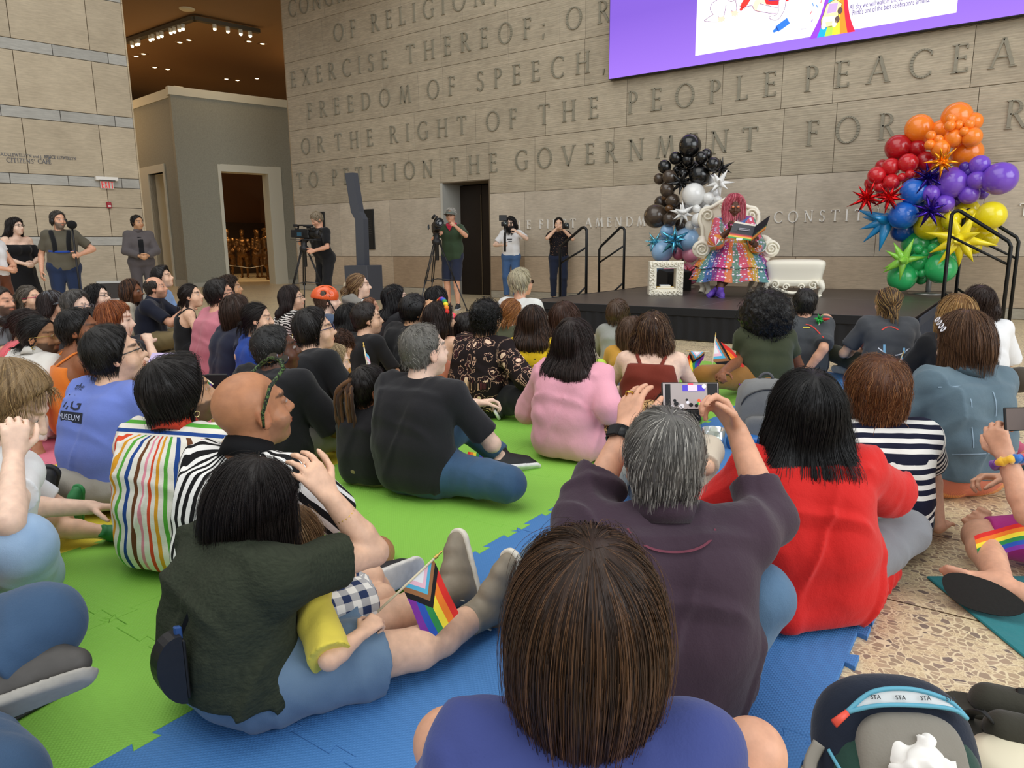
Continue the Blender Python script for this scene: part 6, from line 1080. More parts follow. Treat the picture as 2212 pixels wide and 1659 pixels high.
    L_HEL = crowd('child in an orange bicycle helmet and slate blue T-shirt', (708, 650), 6.3, .86, body=-16, yaw=-40, pitch=6, skin='pale', hair=HT('buzz', '5a4636'), top=('tee', cloth('4a5a72'), dict(sleeve=.9, off=.02, hang=1, hem=.03)), bot=('shorts', cloth('2b2c38')), pose='cross')
    crowd('child with long black hair in a dark olive top', (757, 690), 5.5, .76, body=-4, pitch=0, skin='tan', hair=HT('long', '14100f', len=.17, vol=1.0), top=('tee', cloth('45432f'), dict(sleeve=.9)), bot=('shorts', cloth('3a3a3c')), pose='cross')
    crowd('boy with short dark hair in a black T-shirt behind the locs', (794, 690), 5.1, .84, body=-4, yaw=-36, pitch=6, skin='light', hair=HT('short', '241914', th=.010, sl=.02), top=('tee', BLK, dict(sleeve=.9)), bot=('shorts', cloth('3a3c44')), pose='cross')
    L_ZEB = crowd('person with dark hair and glasses in a zebra print top', (632, 645), 6.8, .95, body=-14, yaw=-48, pitch=10, skin='light', hair=HT('long', '2a1d1a', len=.24, vol=.95), top=('tee', ZEB, dict(sleeve=.95, wide=.02)), bot=('trousers', BLK), pose='cross', mat=False)
    crowd('toddler with tousled brown hair in a mustard top', (735, 752), 4.65, .52, body=-60, yaw=-80, pitch=-30, skin='light', hair=HT('curly', '4a2c1c'), top=('long', cloth('b8862c'), {}), bot=('trousers', cloth('7d4a5a')), pose='cross')
    crowd('blond toddler seated in front of the one in mustard', (726, 780), 4.45, .48, body=-20, yaw=-40, pitch=-8, skin='pale', hair=HT('bob', 'c8b088', len=.12, vol=.9), top=('tee', cloth('d8647a'), {}), bot=('trousers', cloth('c85a6a')), pose='cross')
    # --- the rows along the café wall
    L_PK = crowd('person in a pink T-shirt with black glasses and swept dark hair', (478, 637), 5.9, 1.05, body=-6, yaw=-36, pitch=10, skin='red', hair=HT('short', '1f1713', th=.018, sl=.05), top=('tee', cloth('cf7f8c', .85, fold=.35), dict(sleeve=.9, off=.022, hang=1, hem=.02, fold=.006)), bot=('shorts', cloth('5a6a86')), pose='cross', g=1.25, w=1.05, mat=False, full=1.15)
    L_NT = crowd('brown-haired person in a navy T-shirt beside the girl in blue', (516, 675), 5.35, .98, body=-8, yaw=-24, pitch=0, skin='light', hair=HT('bob', '3d281c', len=.24, vol=1.0), top=('tee', cloth('22263a'), dict(sleeve=.7, off=.02, hang=1, hem=.04)), bot=('trousers', cloth('262a3c')), pose='cross', g=1.1, W_=dict(wriR=P(560, 785, 5.2), elbR=P(518, 770, 5.1)), mat=False)
    crowd('girl with a long dark braid in a royal blue top', (558, 690), 5.1, .78, body=-6, yaw=-46, pitch=2, skin='light', hair=HT('pony', '1c1412', len=.30, pw=.026, tie=-.04), top=('tee', cloth('2348a0'), dict(sleeve=.8, off=.018)), bot=('trousers', cloth('28306a')), pose='cross', mat=False)
    crowd('brown curly-haired person mostly hidden behind the pink T-shirt', (499, 622), 7.6, .95, body=-20, yaw=-40, pitch=6, skin='tan', hair=HT('curly', '3a281c'), top=('tee', cloth('5a5a52'), {}), bot=('trousers', cloth('4a4a4a')), pose='cross', mat=False)
    L_TT = crowd('person with a low dark ponytail in a black tie-shoulder tank', (414, 640), 7.1, .94, body=-30, yaw=-52, pitch=12, skin='light', hair=HT('pony', '241a17', len=.2, tie=-.05), top=('tank', BLK, dict(cutz=.05)), bot=('trousers', BLK), pose='side', mat=False)
    L_NP = crowd('balding person in a navy polo and khaki trousers with clasped hands', (337, 622), 7.55, 1.05, body=-48, yaw=-44, pitch=8, skin='red', hair=HT('balding', '3a302a', th=.006), beard=('4a3c34', .35), top=('tee', cloth('1c2030'), dict(sleeve=.8, off=.02, collar=1)), bot=('trousers', cloth('8a7a55')), pose='cross', arms=('clasp', 'clasp'), g=1.12, mat=False)
    crowd('person with wavy black hair in a light blue shirt behind the navy polo', (353, 600), 8.35, 1.0, body=-44, yaw=-54, pitch=14, skin='light', hair=HT('short', '1a1413', th=.024, sl=.05, quiff=1), top=('long', cloth('8fb0e0'), dict(off=.02, collar=1)), bot=('trousers', cloth('3a4050')), pose='cross', mat=False)
    crowd('person with straight brown highlighted hair and a fringe in a beige top', (286, 630), 7.8, .95, body=-36, yaw=-52, pitch=2, skin='brown', hair=HT('bob', '2d1c16', len=.22, vol=1.05, mix=['2d1c16', '4a3022', '6a452c']), top=('long', cloth('bdb5a2'), {}), bot=('trousers', cloth('7a7264')), pose='cross', mat=False)
    L_PL = crowd('pale person with shaggy black hair in a red plaid shirt', (212, 642), 6.85, .96, body=-30, yaw=-56, pitch=10, skin='pale', hair=HT('mullet', '120e10', len=.14, vol=1.05), top=('long', PLD, {}), bot=('trousers', cloth('2a2a30')), pose='cross', mat=False)
    L_SH = crowd('short grey-haired person with glasses smiling under the plaid shirt', (168, 664), 5.75, .98, body=-24, yaw=-62, pitch=4, skin='pale', hair=HT('short', '4c4845', th=.02, sl=.05, mix=['4c4845', '6a6662', '35322f']), top=('tee', cloth('3c3c42'), {}), bot=('trousers', cloth('3a3a42')), pose='cross', mat=False)
    L_CAP = crowd('person in a grey baseball cap over dark brown hair', (118, 660), 6.2, .96, body=-26, yaw=-40, pitch=4, skin='light', hair=HT('long', '2a1b18', len=.16, vol=.9), top=('tank', cloth('5a5a5e'), dict(strap=0)), bot=('trousers', cloth('3a3c44')), pose='cross', mat=False)
    L_BUN = crowd('person with a greying bun and pink glasses in black', (66, 645), 6.85, .97, body=-34, yaw=-62, pitch=6, skin='light', hair=HT('bun', '5f564c', mix=['5f564c', '7d746a', '463e36'], tie=.01), top=('tee', BLK, {}), bot=('trousers', BLK), pose='cross', mat=False)
    crowd('bearded person at the edge of the crowd beside the pink glasses', (3, 652), 6.0, 1.0, body=-32, yaw=-60, pitch=2, skin='red', hair=HT('short', '3a322c', th=.008, sl=.02), beard=('3a3430', .85), top=('tee', cloth('6a6c70'), {}), bot=('trousers', cloth('55585a')), pose='cross', mat=False)
    crowd('person with a dark bun and silver hair tie in a coral pink top', (62, 706), 4.95, .97, body=-18, yaw=-30, pitch=-4, skin='light', hair=HT('bun', '2b1e1b', tie=.02), top=('tee', cloth('e0606a'), dict(sleeve=.8, off=.02, hang=1)), bot=('trousers', cloth('c8505a')), pose='cross', g=1.1)
    L_WS = crowd('bearded person with black ponytail and hoop earring in a white overshirt', (88, 728), 4.15, 1.0, body=4, yaw=-52, pitch=2, skin='b98a66', hair=HT('pony', '120e0d', len=.14, tie=-.06, pw=.05), beard=('2a1f1a', .8), top=('long', cloth('d6d2cb', .9, fold=.35), dict(off=.03, loose=.03, fold=.008, hang=1, hem=.03, collar=1)), bot=('trousers', cloth('cbbfae')), pose='kneel' if False else 'side', arms=('side', 'lap'), W_=dict(wriR=G(80, 965, .05)), g=1.1)
    L_OR = crowd('person with short black hair in a ribbed orange tank top, tattoo on the forearm', (173, 714), 4.05, 1.0, body=-8, yaw=-40, pitch=6, skin='brown', hair=HT('buzz', '141010', th=.010, n=1.4), beard=('2a1a14', .4), top=('tank', cloth('d9772a', .85), dict(cutz=.05, sx=.085, bx=.05, sw=.014)), bot=('trousers', DEN('6a86a4', '8fa8c0')), pose='cross', W_=dict(wriR=P(352, 790, 4.0), elbR=P(285, 808, 3.75)), w=1.08)
    L_RHD = crowd('person with long copper red hair and a sleeveless top', (252, 692), 4.75, .97, body=-16, yaw=-44, pitch=0, skin='pale', hair=HT('long', '8d4a24', len=.18, vol=1.1, mix=['8d4a24', 'a35a2e', '743a1c', 'b46a38']), top=('tank', cloth('4a3a34'), dict(cutz=.02, strap=0)), bot=('trousers', DEN('5a7a9a')), pose='cross', W_=dict(wriR=P(322, 742, 4.9)))
    crowd('person with dark hair peeking out between the orange tank and red hair', (206, 706), 5.1, .9, body=-26, yaw=-62, pitch=4, skin='light', hair=HT('short', '1d1614', th=.016), top=('tee', cloth('2a2a30'), {}), bot=('trousers', cloth('2a2a30')), pose='cross', mat=False)
# ---------------------------------------------------------------- people standing at the back
if 1:
    S_BLK = crowd('person in an off-shoulder black dress with hands folded, near the pale stone wall', (34, 490), 10.0, .94, pose='stand', body=-84, yaw=-66, pitch=6, skin='pale', arms=('front', 'front'), hair=HT('long', '1d1413', len=.24), top=('off', BLK, dict(sleeve=.9, off=.016, cutz=.06, hem=.85, wide=.012)), bot=('skirt', BLK, dict(to=1.75, flare=.05, part='dress_skirt')), mat=False, bust=1)
    S_MIC = crowd('bearded person with headphones and harness holding a boom pole in a grey-green T-shirt', (126, 476), 9.8, 1.0, pose='stand', body=-112, yaw=-84, pitch=2, skin='red', hair=HT('short', '4a4440', th=.012, sl=.03), beard=('77716a', .9), top=('tee', cloth('5c574a'), dict(sleeve=.75, off=.018, hem=.86)), bot=('trousers', cloth('22304e')), arms=((( .27, .06, .86), (.3, -1, 0), .5), ((.20, .20, 1.10), (1, -.3, -.4), 1.4)), mat=False, g=1.12)
    S_SEC = crowd('person in a grey suit and dark shirt with clasped hands by the wall corner', (297, 481), 12.0, 1.0, pose='stand', body=-108, yaw=-82, pitch=2, skin='olive', hair=HT('short', '16120f', th=.008, sl=.015), top=('long', cloth('5c5657'), dict(off=.022, hem=.82, part='suit_jacket', collar=1)), bot=('trousers', cloth('575153')), arms=('front', 'front'), mat=False, g=1.1)
    S_CAM = crowd('fair cropped person in black bending to a film camera viewfinder', (684, 474), 12.3, 1.04, pose='stand', body=178, yaw=165, pitch=-32, skin='red', hair=HT('buzz', '9a8a72', n=.8), top=('tee', BLK, dict(sleeve=.8, off=.018, hem=.9)), bot=('trousers', cloth('1c1c1f')), arms=((( .10, .36, 1.30), (1, .2, -.8), .9), ((.26, .42, 1.06), (.5, 0, -1), 1.0)), mat=False, lean=.12, g=1.05, shoe=('151517', '2a2a2a'))
    S_GRN = crowd('person in a green shirt, red neckerchief and visor filming beside the doorway', (974, 466), 12.2, .98, pose='stand', body=-166, yaw=-162, pitch=0, skin='red', hair=HT('short', 'a8a49c', th=.014, sl=.04), top=('tee', cloth('33452f'), dict(sleeve=.85, off=.022, hem=.78, loose=.02)), bot=('shorts', cloth('262c40'), dict(to=1.0, flare=.012)), arms=((( .10, .34, 1.28), (1, -.2, -.8), 1.1), ((.26, .36, 1.40), (1, 0, -1), 1.1)), mat=False, g=1.1, shoe=('23262e', 'dfe2e6'))
    S_WHT = crowd('person with long black hair in a white T-shirt and jeans raising a gimbal', (1103, 482), 14.0, .98, pose='stand', body=-156, yaw=-158, pitch=0, skin='pale', hair=HT('long', '131012', len=.26), top=('tee', WHT, dict(sleeve=.75, off=.022, hem=.94)), bot=('trousers', DEN('34507a', '50709c'), dict(waist=.05)), arms=((( .12, .26, 1.16), (1, 0, -.8), 1.3), ((.18, .30, 1.42), (1, -.1, -.7), .9)), mat=False)
    S_PHO = crowd('dark-haired photographer in a black printed blouse holding a still camera to the eye', (1207, 484), 13.6, .97, pose='stand', body=-148, yaw=-150, pitch=0, skin='light', hair=HT('bun', '15110f', tie=.04), top=('tee', BDOT, dict(sleeve=.7, off=.018, hem=.95)), bot=('trousers', cloth('1b2338'), dict(waist=.05)), arms=((( .05, .20, 1.50), (1, .1, -1), 1.1), ((.09, .22, 1.48), (1, .1, -1), 1.2)), mat=False)
    crowd('person at the edge in a white sleeveless top and brown trousers with clasped hands', (-22, 500), 9.2, .98, pose='stand', body=-60, pitch=2, skin='red', hair=HT('short', '3a2a20'), top=('tee', WHT, dict(sleeve=.3, hem=.92)), bot=('trousers', cloth('6a3c26'), dict(waist=.05)), arms=('front', 'front'), mat=False)
# ---------------------------------------------------------------- things worn: projected prints
def lay(J, mesh_or_tris, o, u, v, name, mat, lift=.003, fld='shirt', n=None):
    """press flat shapes drawn in the plane o + a*u + b*v onto the cloth of a person"""
    vs_, fs = mesh_or_tris; F = J[fld]; o, u, v = (np.array(q, float) for q in (o, u, v)); n = unit(np.cross(u, v)) if n is None else unit(np.array(n, float)); Pt = (o + np.array(vs_)[:, :1]*u + np.array(vs_)[:, 1:2]*v + n*.16).astype(np.float32); done = np.zeros(len(Pt), bool)
    for _ in range(60):
        d = F.at(Pt) - lift; st_ = np.where(done, 0, np.clip(d*.7, .0004, .03)); done |= d < .001; Pt = (Pt - n*st_[:, None]).astype(np.float32)
    cnt = [len(f) for f in fs]; return link(name, rawmesh(name, Pt, [i for f in fs for i in f], cnt, False), mat, J['root'])
def gridpoly(x0, x1, y0, y1, nx=12, ny=4):
    V = [(x0+(x1-x0)*i/nx, y0+(y1-y0)*j/ny) for j in range(ny+1) for i in range(nx+1)]; return V, [(j*(nx+1)+i, j*(nx+1)+i+1, (j+1)*(nx+1)+i+1, (j+1)*(nx+1)+i) for j in range(ny) for i in range(nx)]
def texttris(txt, size, sx=1.0):
    c = bpy.data.curves.new('t', 'FONT'); c.body = txt; c.size = size; c.align_x = 'CENTER'; c.resolution_u = 2; tmp = bpy.data.objects.new('t', c); COL.objects.link(tmp); bpy.context.view_layer.update(); me = bpy.data.meshes.new_from_object(tmp.evaluated_get(bpy.context.evaluated_depsgraph_get())); bpy.data.objects.remove(tmp)
    r = [(q.co.x*sx, q.co.y) for q in me.vertices], [tuple(p.vertices) for p in me.polygons]; bpy.data.meshes.remove(me); return r
def merge(*ms):
    V, Fs = [], []
    for (v, f), dx, dy in ms: k = len(V); V += [(a+dx, b+dy) for a, b in v]; Fs += [tuple(i+k for i in q) for q in f]
    return V, Fs
def polyline(pts, w):
    V, Fs = [], []
    for i, (x, y) in enumerate(pts):
        a, b = pts[max(0, i-1)], pts[min(len(pts)-1, i+1)]; d = math.hypot(b[0]-a[0], b[1]-a[1])+1e-9; nx_, ny_ = -(b[1]-a[1])/d*w, (b[0]-a[0])/d*w; V += [(x+nx_, y+ny_), (x-nx_, y-ny_)]
        if i: k = 2*i; Fs.append((k-2, k-1, k+1, k))
    return V, Fs
BKU, BKV = V3(1, 0, 0), V3(0, .25, 1)   # the back of a seated person, seen from behind
ink_ = plain('1f2433', .8)
o = L_BLUE['chest'] + V3(-.10, -.1, .0); lay(L_BLUE, merge((texttris('DIG', .085), .02, .05), (texttris('the', .04), .0, .13)), o, BKU, BKV, 'printed_lettering', ink_); lay(L_BLUE, gridpoly(-.12, .12, 0, .042, 14, 3), o, BKU, BKV, 'printed_bar', ink_, .0035); lay(L_BLUE, (lambda t_: ([(a, b+.010) for a, b in t_[0]], t_[1]))(texttris('PENN MUSEUM', .032)), o, BKU, BKV, 'bar_lettering', plain('c9d2ee', .8), .0055)
# ---------------------------------------------------------------- glasses, hats and jewellery
for J_, c in ((L_BLUE, '3a3632'), (L_GL, '2a2f55'), (L_PK, '16161a'), (L_ZEB, '1c1a1a'), (L_SH, '6a6a70'), (L_PL, '4a4038'), (L_BUN, 'c0305a'), (S_BLK, '55504a'), (L_WS, 'a88a4a'), (S_GRN, '1a1a1c'), (S_WHT, '3a2f30')): glasses(J_, c)
glasses(L_WB, '0f0f10', sun=True); glasses(L_SG, '2a1814', up=.085, back=.06, sun=True, tint='2a1814'); glasses(L_HP, '121212', up=.082, back=.055, sun=True); glasses(L_PT, '5a3a28', up=.085, back=.06)
H, hs = L_BALD['H'], L_BALD['hs']; camo = patt('camouflage', lambda t, uv: t.ramp(t.noise(t.obj(), 90, 2), [(.4, srgb('1d241a')), (.5, srgb('4f6a3a')), (.6, srgb('12160f'))], 'CONSTANT'), .4, .05)
b = MB(); sp = empty  # camouflage glasses pushed back on the bald head
for q in (-1, 1): b.tube([H(q*.070, .095, .105), H(q*.084, .035, .075), H(q*.088, -.012, .012), H(q*.083, -.02, -.03)], [.005, .0055, .005, .004], 8)
b.tube([H(-.070, .095, .105), H(-.03, .112, .122), H(0, .110, .124), H(.03, .112, .122), H(.070, .095, .105)], .006, 8); o_ = b.build('sunglasses', camo, L_BALD['root'])
for q in (-1, 1): b = MB(); b.prism([(.026*math.cos(a), .018*math.sin(a)) for a in np.linspace(0, 2*PI, 14)[:-1]], H(q*.035, .118, .118), L_BALD['A'][0], unit(L_BALD['A'][1]*.75+L_BALD['A'][2]*.5), .003); b.build('dark_lens', plain('101014', .1, coat=.5), o_)
for J_, q, c in ((L_WS, 1, 'd8c070'), (L_RB, 1, 'd8c88a'), (L_BUN, 1, '8a5a3a'), (L_DEN, -1, 'e6e6ea')): earring(J_, q, c)
# helmet
H, hs = L_HEL['H'], L_HEL['hs']; F = Field(); F.ell(H(0, -.02, .045), V3(.098, .128, .105)*hs, L_HEL['A'], .01); F.cut(H(0, .0, .012), L_HEL['A'].T @ V3(0, -.25, -1), .01); cu_ = Field()
for x in (-.075, -.03, .03, .075):
    for y0, y1 in ((.075, .03), (.0, -.06)): F.cone(H(x, y0, .135-abs(x)*.6), H(x*1.25, y1, .142-abs(x)*.6-.02), .0125*hs, .0125*hs, .006); F.p[-1] = ('e', (F.p[-1][1]+F.p[-1][2])/2, V3(.013, .03, .03), L_HEL['A'], None, .005, 0, 0, F.p[-1][8]-.02, F.p[-1][9]+.02); q_ = F.p.pop(); F.p.append(('s',)+q_[1:])
tv, tq = F.mesh(.006); ho = link('helmet', quad_mesh('helmet', tv, tq), plain('e8602a', .35, coat=.4), L_HEL['root']); F2 = Field(); F2.ell(H(0, -.02, .045), V3(.088, .116, .094)*hs, L_HEL['A']); F2.cut(H(0, 0, .02), L_HEL['A'].T @ V3(0, -.25, -1), .01); tv, tq = F2.mesh(.008); link('helmet_liner', quad_mesh('helmet_liner', tv, tq), plain('141416', .8), ho)
b = MB(); b.tube([H(.09, .0, .02), H(.085, .03, -.04), H(.05, .06, -.125), H(0, .065, -.135), H(-.05, .06, -.125), H(-.085, .03, -.04), H(-.09, 0, .02)], .006, 6); b.build('chin_strap', plain('1a1a1c', .8), L_HEL['root'])
# cap, visor, headband
def cap(J, c, visor=False, name='baseball_cap'):
    H, hs, A = J['H'], J['hs'], J['A']; F = Field(); F.ell(H(0, -.015, .035), V3(.096, .115, .105)*hs, A, .01); F.cut(H(0, 0, .035), A.T @ V3(0, -.1, -1), .004)
    if visor: F.cut(H(0, 0, .075), A.T @ V3(0, 0, 1), .004)
    tv, tq = F.mesh(.007); o = link(name, quad_mesh(name, tv, tq), cloth(c, .9), J['root']); b = MB(); n = 12
    V = []; 
    for i in range(n+1):
        a = math.radians(200-220*i/n); a = PI*(1.0*i/n)
        for r_, z_ in ((.092, .045), (.185, .028), (.185, .024), (.092, .040)): V.append(H(.95*(r_ if r_ < .1 else .105)*math.cos(a), (.075 if r_ < .1 else .19)*math.sin(a)+.02, z_-.012*abs(math.cos(a))))
    b.add(V, [(i*4+k, i*4+(k+1) % 4, (i+1)*4+(k+1) % 4, (i+1)*4+k) for i in range(n) for k in range(4)], True); b.build('brim', cloth(c, .9), o); return o
o_ = cap(L_CAP, '55565a'); cap(S_GRN, '6a7068', True, 'sun_visor')
H = L_HB['H']; b = MB(); cols = ['d8302c', 'f08a28', 'f4dc30', '3c9a48', '2f5fc0', '7a3aa8']; ob_ = None
b.tube([H(.092*math.cos(a)*1.0, -.0+.02*math.sin(a), .02+.118*math.sin(a)) for a in np.linspace(-.2, PI+.2, 16)], .010, 8); hb = b.build('headband', plain('ece8e2', .6), L_HB['root'])
for i, a in enumerate(np.linspace(.35, PI-.35, 11)): b = MB(); b.ball(H(.098*math.cos(a), .02*math.sin(a), .02+.126*math.sin(a)), .019*L_HB['hs'], 8, 6); b.build('headband_bloom', plain(cols[i % 6], .6), hb)
H = L_DEN['H']; b = MB()
for i in range(4): b.lathe([(.013, -.003), (.016, 0), (.013, .003), (.008, 0), (.013, -.003)], H(-.045-.02*i, .055-.012*i, .122-.018*i), 12, ax=L_DEN['A'].T @ V3(-.5, .3, .8))
b.build('hair_clip', plain('eceaf0', .3, coat=.4), L_DEN['root'])
H = L_MUM['H']; b = MB(); b.ball(H(0, -.13, .01), (.022, .03, .05), 10, 8, L_MUM['A']); b.build('claw_clip', plain('b8a88a', .3), L_MUM['root'])
F = Field(); nk = L_MUM['neck']; F.chain([nk+V3(-.11, -.02, -.01), nk+V3(-.05, -.07, .03), nk+V3(.05, -.07, .03), nk+V3(.11, -.02, -.01), nk+V3(.07, .06, -.03), nk+V3(-.05, .07, -.05), nk+V3(-.11, -.02, -.01)], [.05]*7, .02); tv, tq = F.mesh(.01, lambda Pt: waves(4, 8, 40, 90)(Pt)*.006); link('scarf', quad_mesh('scarf', tv, tq), cloth('86837c', .9), L_MUM['root'])
# locs of the child
H, hs = L_DR['H'], L_DR['hs']; g = np.random.default_rng(8); b = MB(); V = []
for i in range(26):
    a = g.uniform(-1, 1); x0 = H(.055*a, .03-.06*abs(a), .118-.03*abs(a)); kn = H(.028*g.uniform(-1, 1), -.105, .055+.02*g.uniform(-1, 1)); L_ = g.uniform(.14, .27); e = kn + V3(g.uniform(-.05, .05), -.045+g.uniform(-.02, .01), 0); pts = smooth([x0, (x0+kn)/2+unit(kn-H(0, 0, 0))*.02, kn, e-V3(0, 0, .05), e+V3(g.uniform(-.015, .015), .012, -L_)], 6); rr = [.0075+.0016*math.sin(k*2.3) for k in range(len(pts))]; b = MB(); b.tube(pts, rr, 7); b.build('loc', cloth(('3b271b', '54371f', '2c1c14', '6a482a')[i % 4], .95, 300, fold=.4), L_DR['root'])
# crossbody bag and jewellery of the person in olive
J = J0; w2l = lambda p: V3(math.cos(J['by'])*(p[0]-J['R0'][0])+math.sin(J['by'])*(p[1]-J['R0'][1]), -math.sin(J['by'])*(p[0]-J['R0'][0])+math.cos(J['by'])*(p[1]-J['R0'][1]), p[2]-J['R0'][2])
def tow(J, p): return V3(math.cos(J['by'])*(p[0]-J['R0'][0])+math.sin(J['by'])*(p[1]-J['R0'][1]), -math.sin(J['by'])*(p[0]-J['R0'][0])+math.cos(J['by'])*(p[1]-J['R0'][1]), p[2]-J['R0'][2])
def strap_on(J, pix, dep, w, name, mat, parent=None, lift=.004):
    """a flat strap that follows the cloth along a row of picture points"""
    pts = [tow(J, P(x, y, dep)) for x, y in smooth(pix, 6)]; eye = tow(J, CAM); F = J['shirt']; out = []
    for p in pts:
        d = unit(p-eye); q = eye + d*(np.linalg.norm(p-eye)-.35)
        for _ in range(70): f = float(F.at(q[None].astype(np.float32))[0])-lift; q = q + d*min(max(f*.8, .0006), .03); 
        out.append((q, d))
    V = []; Fs = []
    for i, (q, d) in enumerate(out): t_ = out[min(i+1, len(out)-1)][0]-out[max(i-1, 0)][0]; sd = unit(np.cross(t_, d))*w; V += [q-sd, q+sd, q+sd+d*.003, q-sd+d*.003]
    for i in range(len(out)-1):
        for k in range(4): Fs.append((4*i+k, 4*i+(k+1) % 4, 4*i+4+(k+1) % 4, 4*i+4+k))
    b = MB(); b.add(V, Fs, False); return b.build(name, mat, parent or J['root'])
lea = plain('17171a', .45, grain=60)
strap_on(J0, [(535, 1203), (490, 1225), (440, 1290), (405, 1365), (392, 1420)], 1.6, .016, 'bag_strap', lea)
bg_ = empty('crossbody_bag', tuple(P(392, 1440, 1.50)), label='black half-round crossbody bag hanging at the side of the person in olive gauze', category='bag'); rt_ = unit(CX*.55+CF*.55+V3(0, 0, -.1)); n_ = unit(np.cross(rt_, V3(0, 0, 1)))
b = MB(); pl = [(.085*math.cos(a), .0+.125*math.sin(a)) for a in np.linspace(PI*.5, PI*1.5, 14)]; pl = [(x*.66, z*.62) for x, z in pl]; b.prism(pl, -n_*.02, rt_, (0, 0, 1), .04); b.build('bag_body', lea, bg_); b = MB(); b.box(rt_*.004, (.01, .036, .135), (rt_, n_, (0, 0, 1)), .003); b.build('zip_gusset', plain('0c0c0d', .6), bg_); b = MB(); b.box(V3(.0, 0, .078), (.016, .012, .03), (rt_, n_, (0, 0, 1)), .003); b.build('strap_clip', plain('2a4a80', .4), bg_)
wrist_band(J0, 'R', 'c9a24a', .9, .25, .028, .003, 'bracelet', False)
b = MB(); nk = J0['neck']; b.tube([nk+V3(.063*math.cos(a), .05*math.sin(a)+.004, .022-.02*math.sin(a)) for a in np.linspace(0, 2*PI, 22)], .0014, 5, cap=False); b.build('necklace', plain('d0ae5a', .3, .9), J0['root'])
wrist_band(L_GR, 'L', '141416', .2, .12, .033, .016); wrist_band(L_FLO, 'R'); wrist_band(L_NP, 'R'); wrist_band(S_CAM, 'R'); wrist_band(L_PINK, 'R', '3a2a1c', 0, .3, .045, .03, 'scrunchie', False); L_PINK['root'].children[-1].data.materials[0] = LEO
b = MB(); Jg = L_GR; kn = Jg['wriL']+Jg['fdL']*.115+Jg['acL']*-.012; b.lathe([(.0105, -.003), (.0118, -.003), (.0118, .003), (.0105, .003)], kn, 14, ax=Jg['fdL']); b.build('ring', plain('d6b04e', .25, .9), Jg['root'])
strap_on(L_PT, [(1935, 690), (1905, 712), (1872, 742), (1853, 765)], 5.5, .018, 'belt_bag_strap', plain('9a5a4c', .8)); strap_on(L_PT, [(1940, 687), (1909, 709), (1876, 739), (1857, 762)], 5.5, .006, 'strap_stripe', plain('d8d4cc', .8), lift=.007)
J = L_PT; eye_u, eye_v = V3(1, 0, 0), V3(0, .2, 1); o = J['lumbar']+V3(-.0, -.1, .03)
lay(J, polyline([(-.11+.022*k, .03+.055*((k-5)/5)**2-.055) for k in range(11)], .004), o, eye_u, eye_v, 'printed_arc', plain('d9dde6', .8)); 
for x in (-.07, 0, .07): lay(J, gridpoly(x-.008, x+.008, -.01, .055, 2, 4), o, eye_u, eye_v, 'printed_tower', plain('7fb4d8' if x else 'e08a98', .8), .0035)
lay(J, polyline([(-.09+.02*k, .16+.03*math.sin(k*.5)) for k in range(7)], .004), o, eye_u, eye_v, 'printed_arc', plain('d8453c', .8))
J = L_GT; o = J['chest']+V3(0, -.1, 0); lay(J, polyline([(.0+.02*k, .09-.012*k*k*.25) for k in range(7)], .004), o, eye_u, eye_v, 'printed_arc', plain('d8453c', .8)); lay(J, gridpoly(-.02, .03, .06, .068, 3, 1), o, eye_u, eye_v, 'printed_bar', plain('d8c84a', .8))
lay(L_GR, polyline([(.095*math.sin(a), -.055*math.cos(a)) for a in np.linspace(-1.35, 1.35, 22)], .0022), L_GR['neck']+V3(0, -.1, .035), BKU, BKV, 'collar_seam', plain('6a2f40', .8), .007)
J = L_DEN; o = J['chest']+V3(-.03, -.1, .07); sm_ = plain('8fa6b8', .8)
for pl_ in ([(-.15+.03*k, .035) for k in range(11)], [(-.055, .03-.03*k) for k in range(9)], [(.055, .03-.03*k) for k in range(9)], [(-.16+.032*k, -.235) for k in range(11)]): lay(J, polyline(pl_, .0022), o, BKU, BKV, 'jacket_seam', sm_)
lay(S_SEC, gridpoly(-.04, .04, -.22, .16, 4, 14), S_SEC['chest']+V3(0, .1, 0), (-1, 0, 0), (0, 0, 1), 'dark_shirt', BLK)
# ---------------------------------------------------------------- phones
def phone(name, c, ux, uy, w, h, label, screen=None, col='17181c'):
    ux, uy = unit(ux), unit(np.array(uy)-unit(ux)*np.dot(unit(ux), uy)); n = np.cross(ux, uy); o = empty(name, tuple(c), label=label, category='phone'); b = MB(); b.box((0, 0, 0), (w, h, .009), (ux, uy, n), .003); b.build('phone_case', plain(col, .4), o)
    b = MB(); b.box(n*.0048, (w-.006, h-.006, .001), (ux, uy, n)); sc_ = b.build('phone_screen', screen or plain('060608', .08, coat=.6), o); return o, sc_, ux, uy, n
pc = P(1491, 856, 1.86); po, ps, ux, uy, n = phone('smartphone', pc, CX, CY + .12*CF, .150, .073, 'smartphone held up by the grey-haired person, screen showing the stage', plain('a79d9c', .3, emit=.45), '2c2a2a')
def scr(x0, y0, x1, y1, c, k=0, r=False):
    b = MB(); f = [(x0, y0), (x1, y0), (x1, y1), (x0, y1)] if not r else [((x0+x1)/2+(x1-x0)/2*math.cos(a), (y0+y1)/2+(y1-y0)/2*math.sin(a)) for a in np.linspace(0, 2*PI, 11)[:-1]]; b.prism([(x*.070, y*.033) for x, y in f], n*(.0054+.0003*k), ux, uy, .0003); b.build('screen_image', plain(c, .4, emit=.6), ps)
scr(-.95, -.95, -.75, .95, '141214'); scr(.62, -1, 1.0, 1, '101012'); scr(-.3, .38, .52, .88, '4f3fc0'); scr(-.1, .42, .25, .9, 'e3c8e8', 1); scr(-.1, .88, .1, 1, 'e0405a', 1); scr(.42, .6, .58, .95, 'f4f2f4', 2, True)
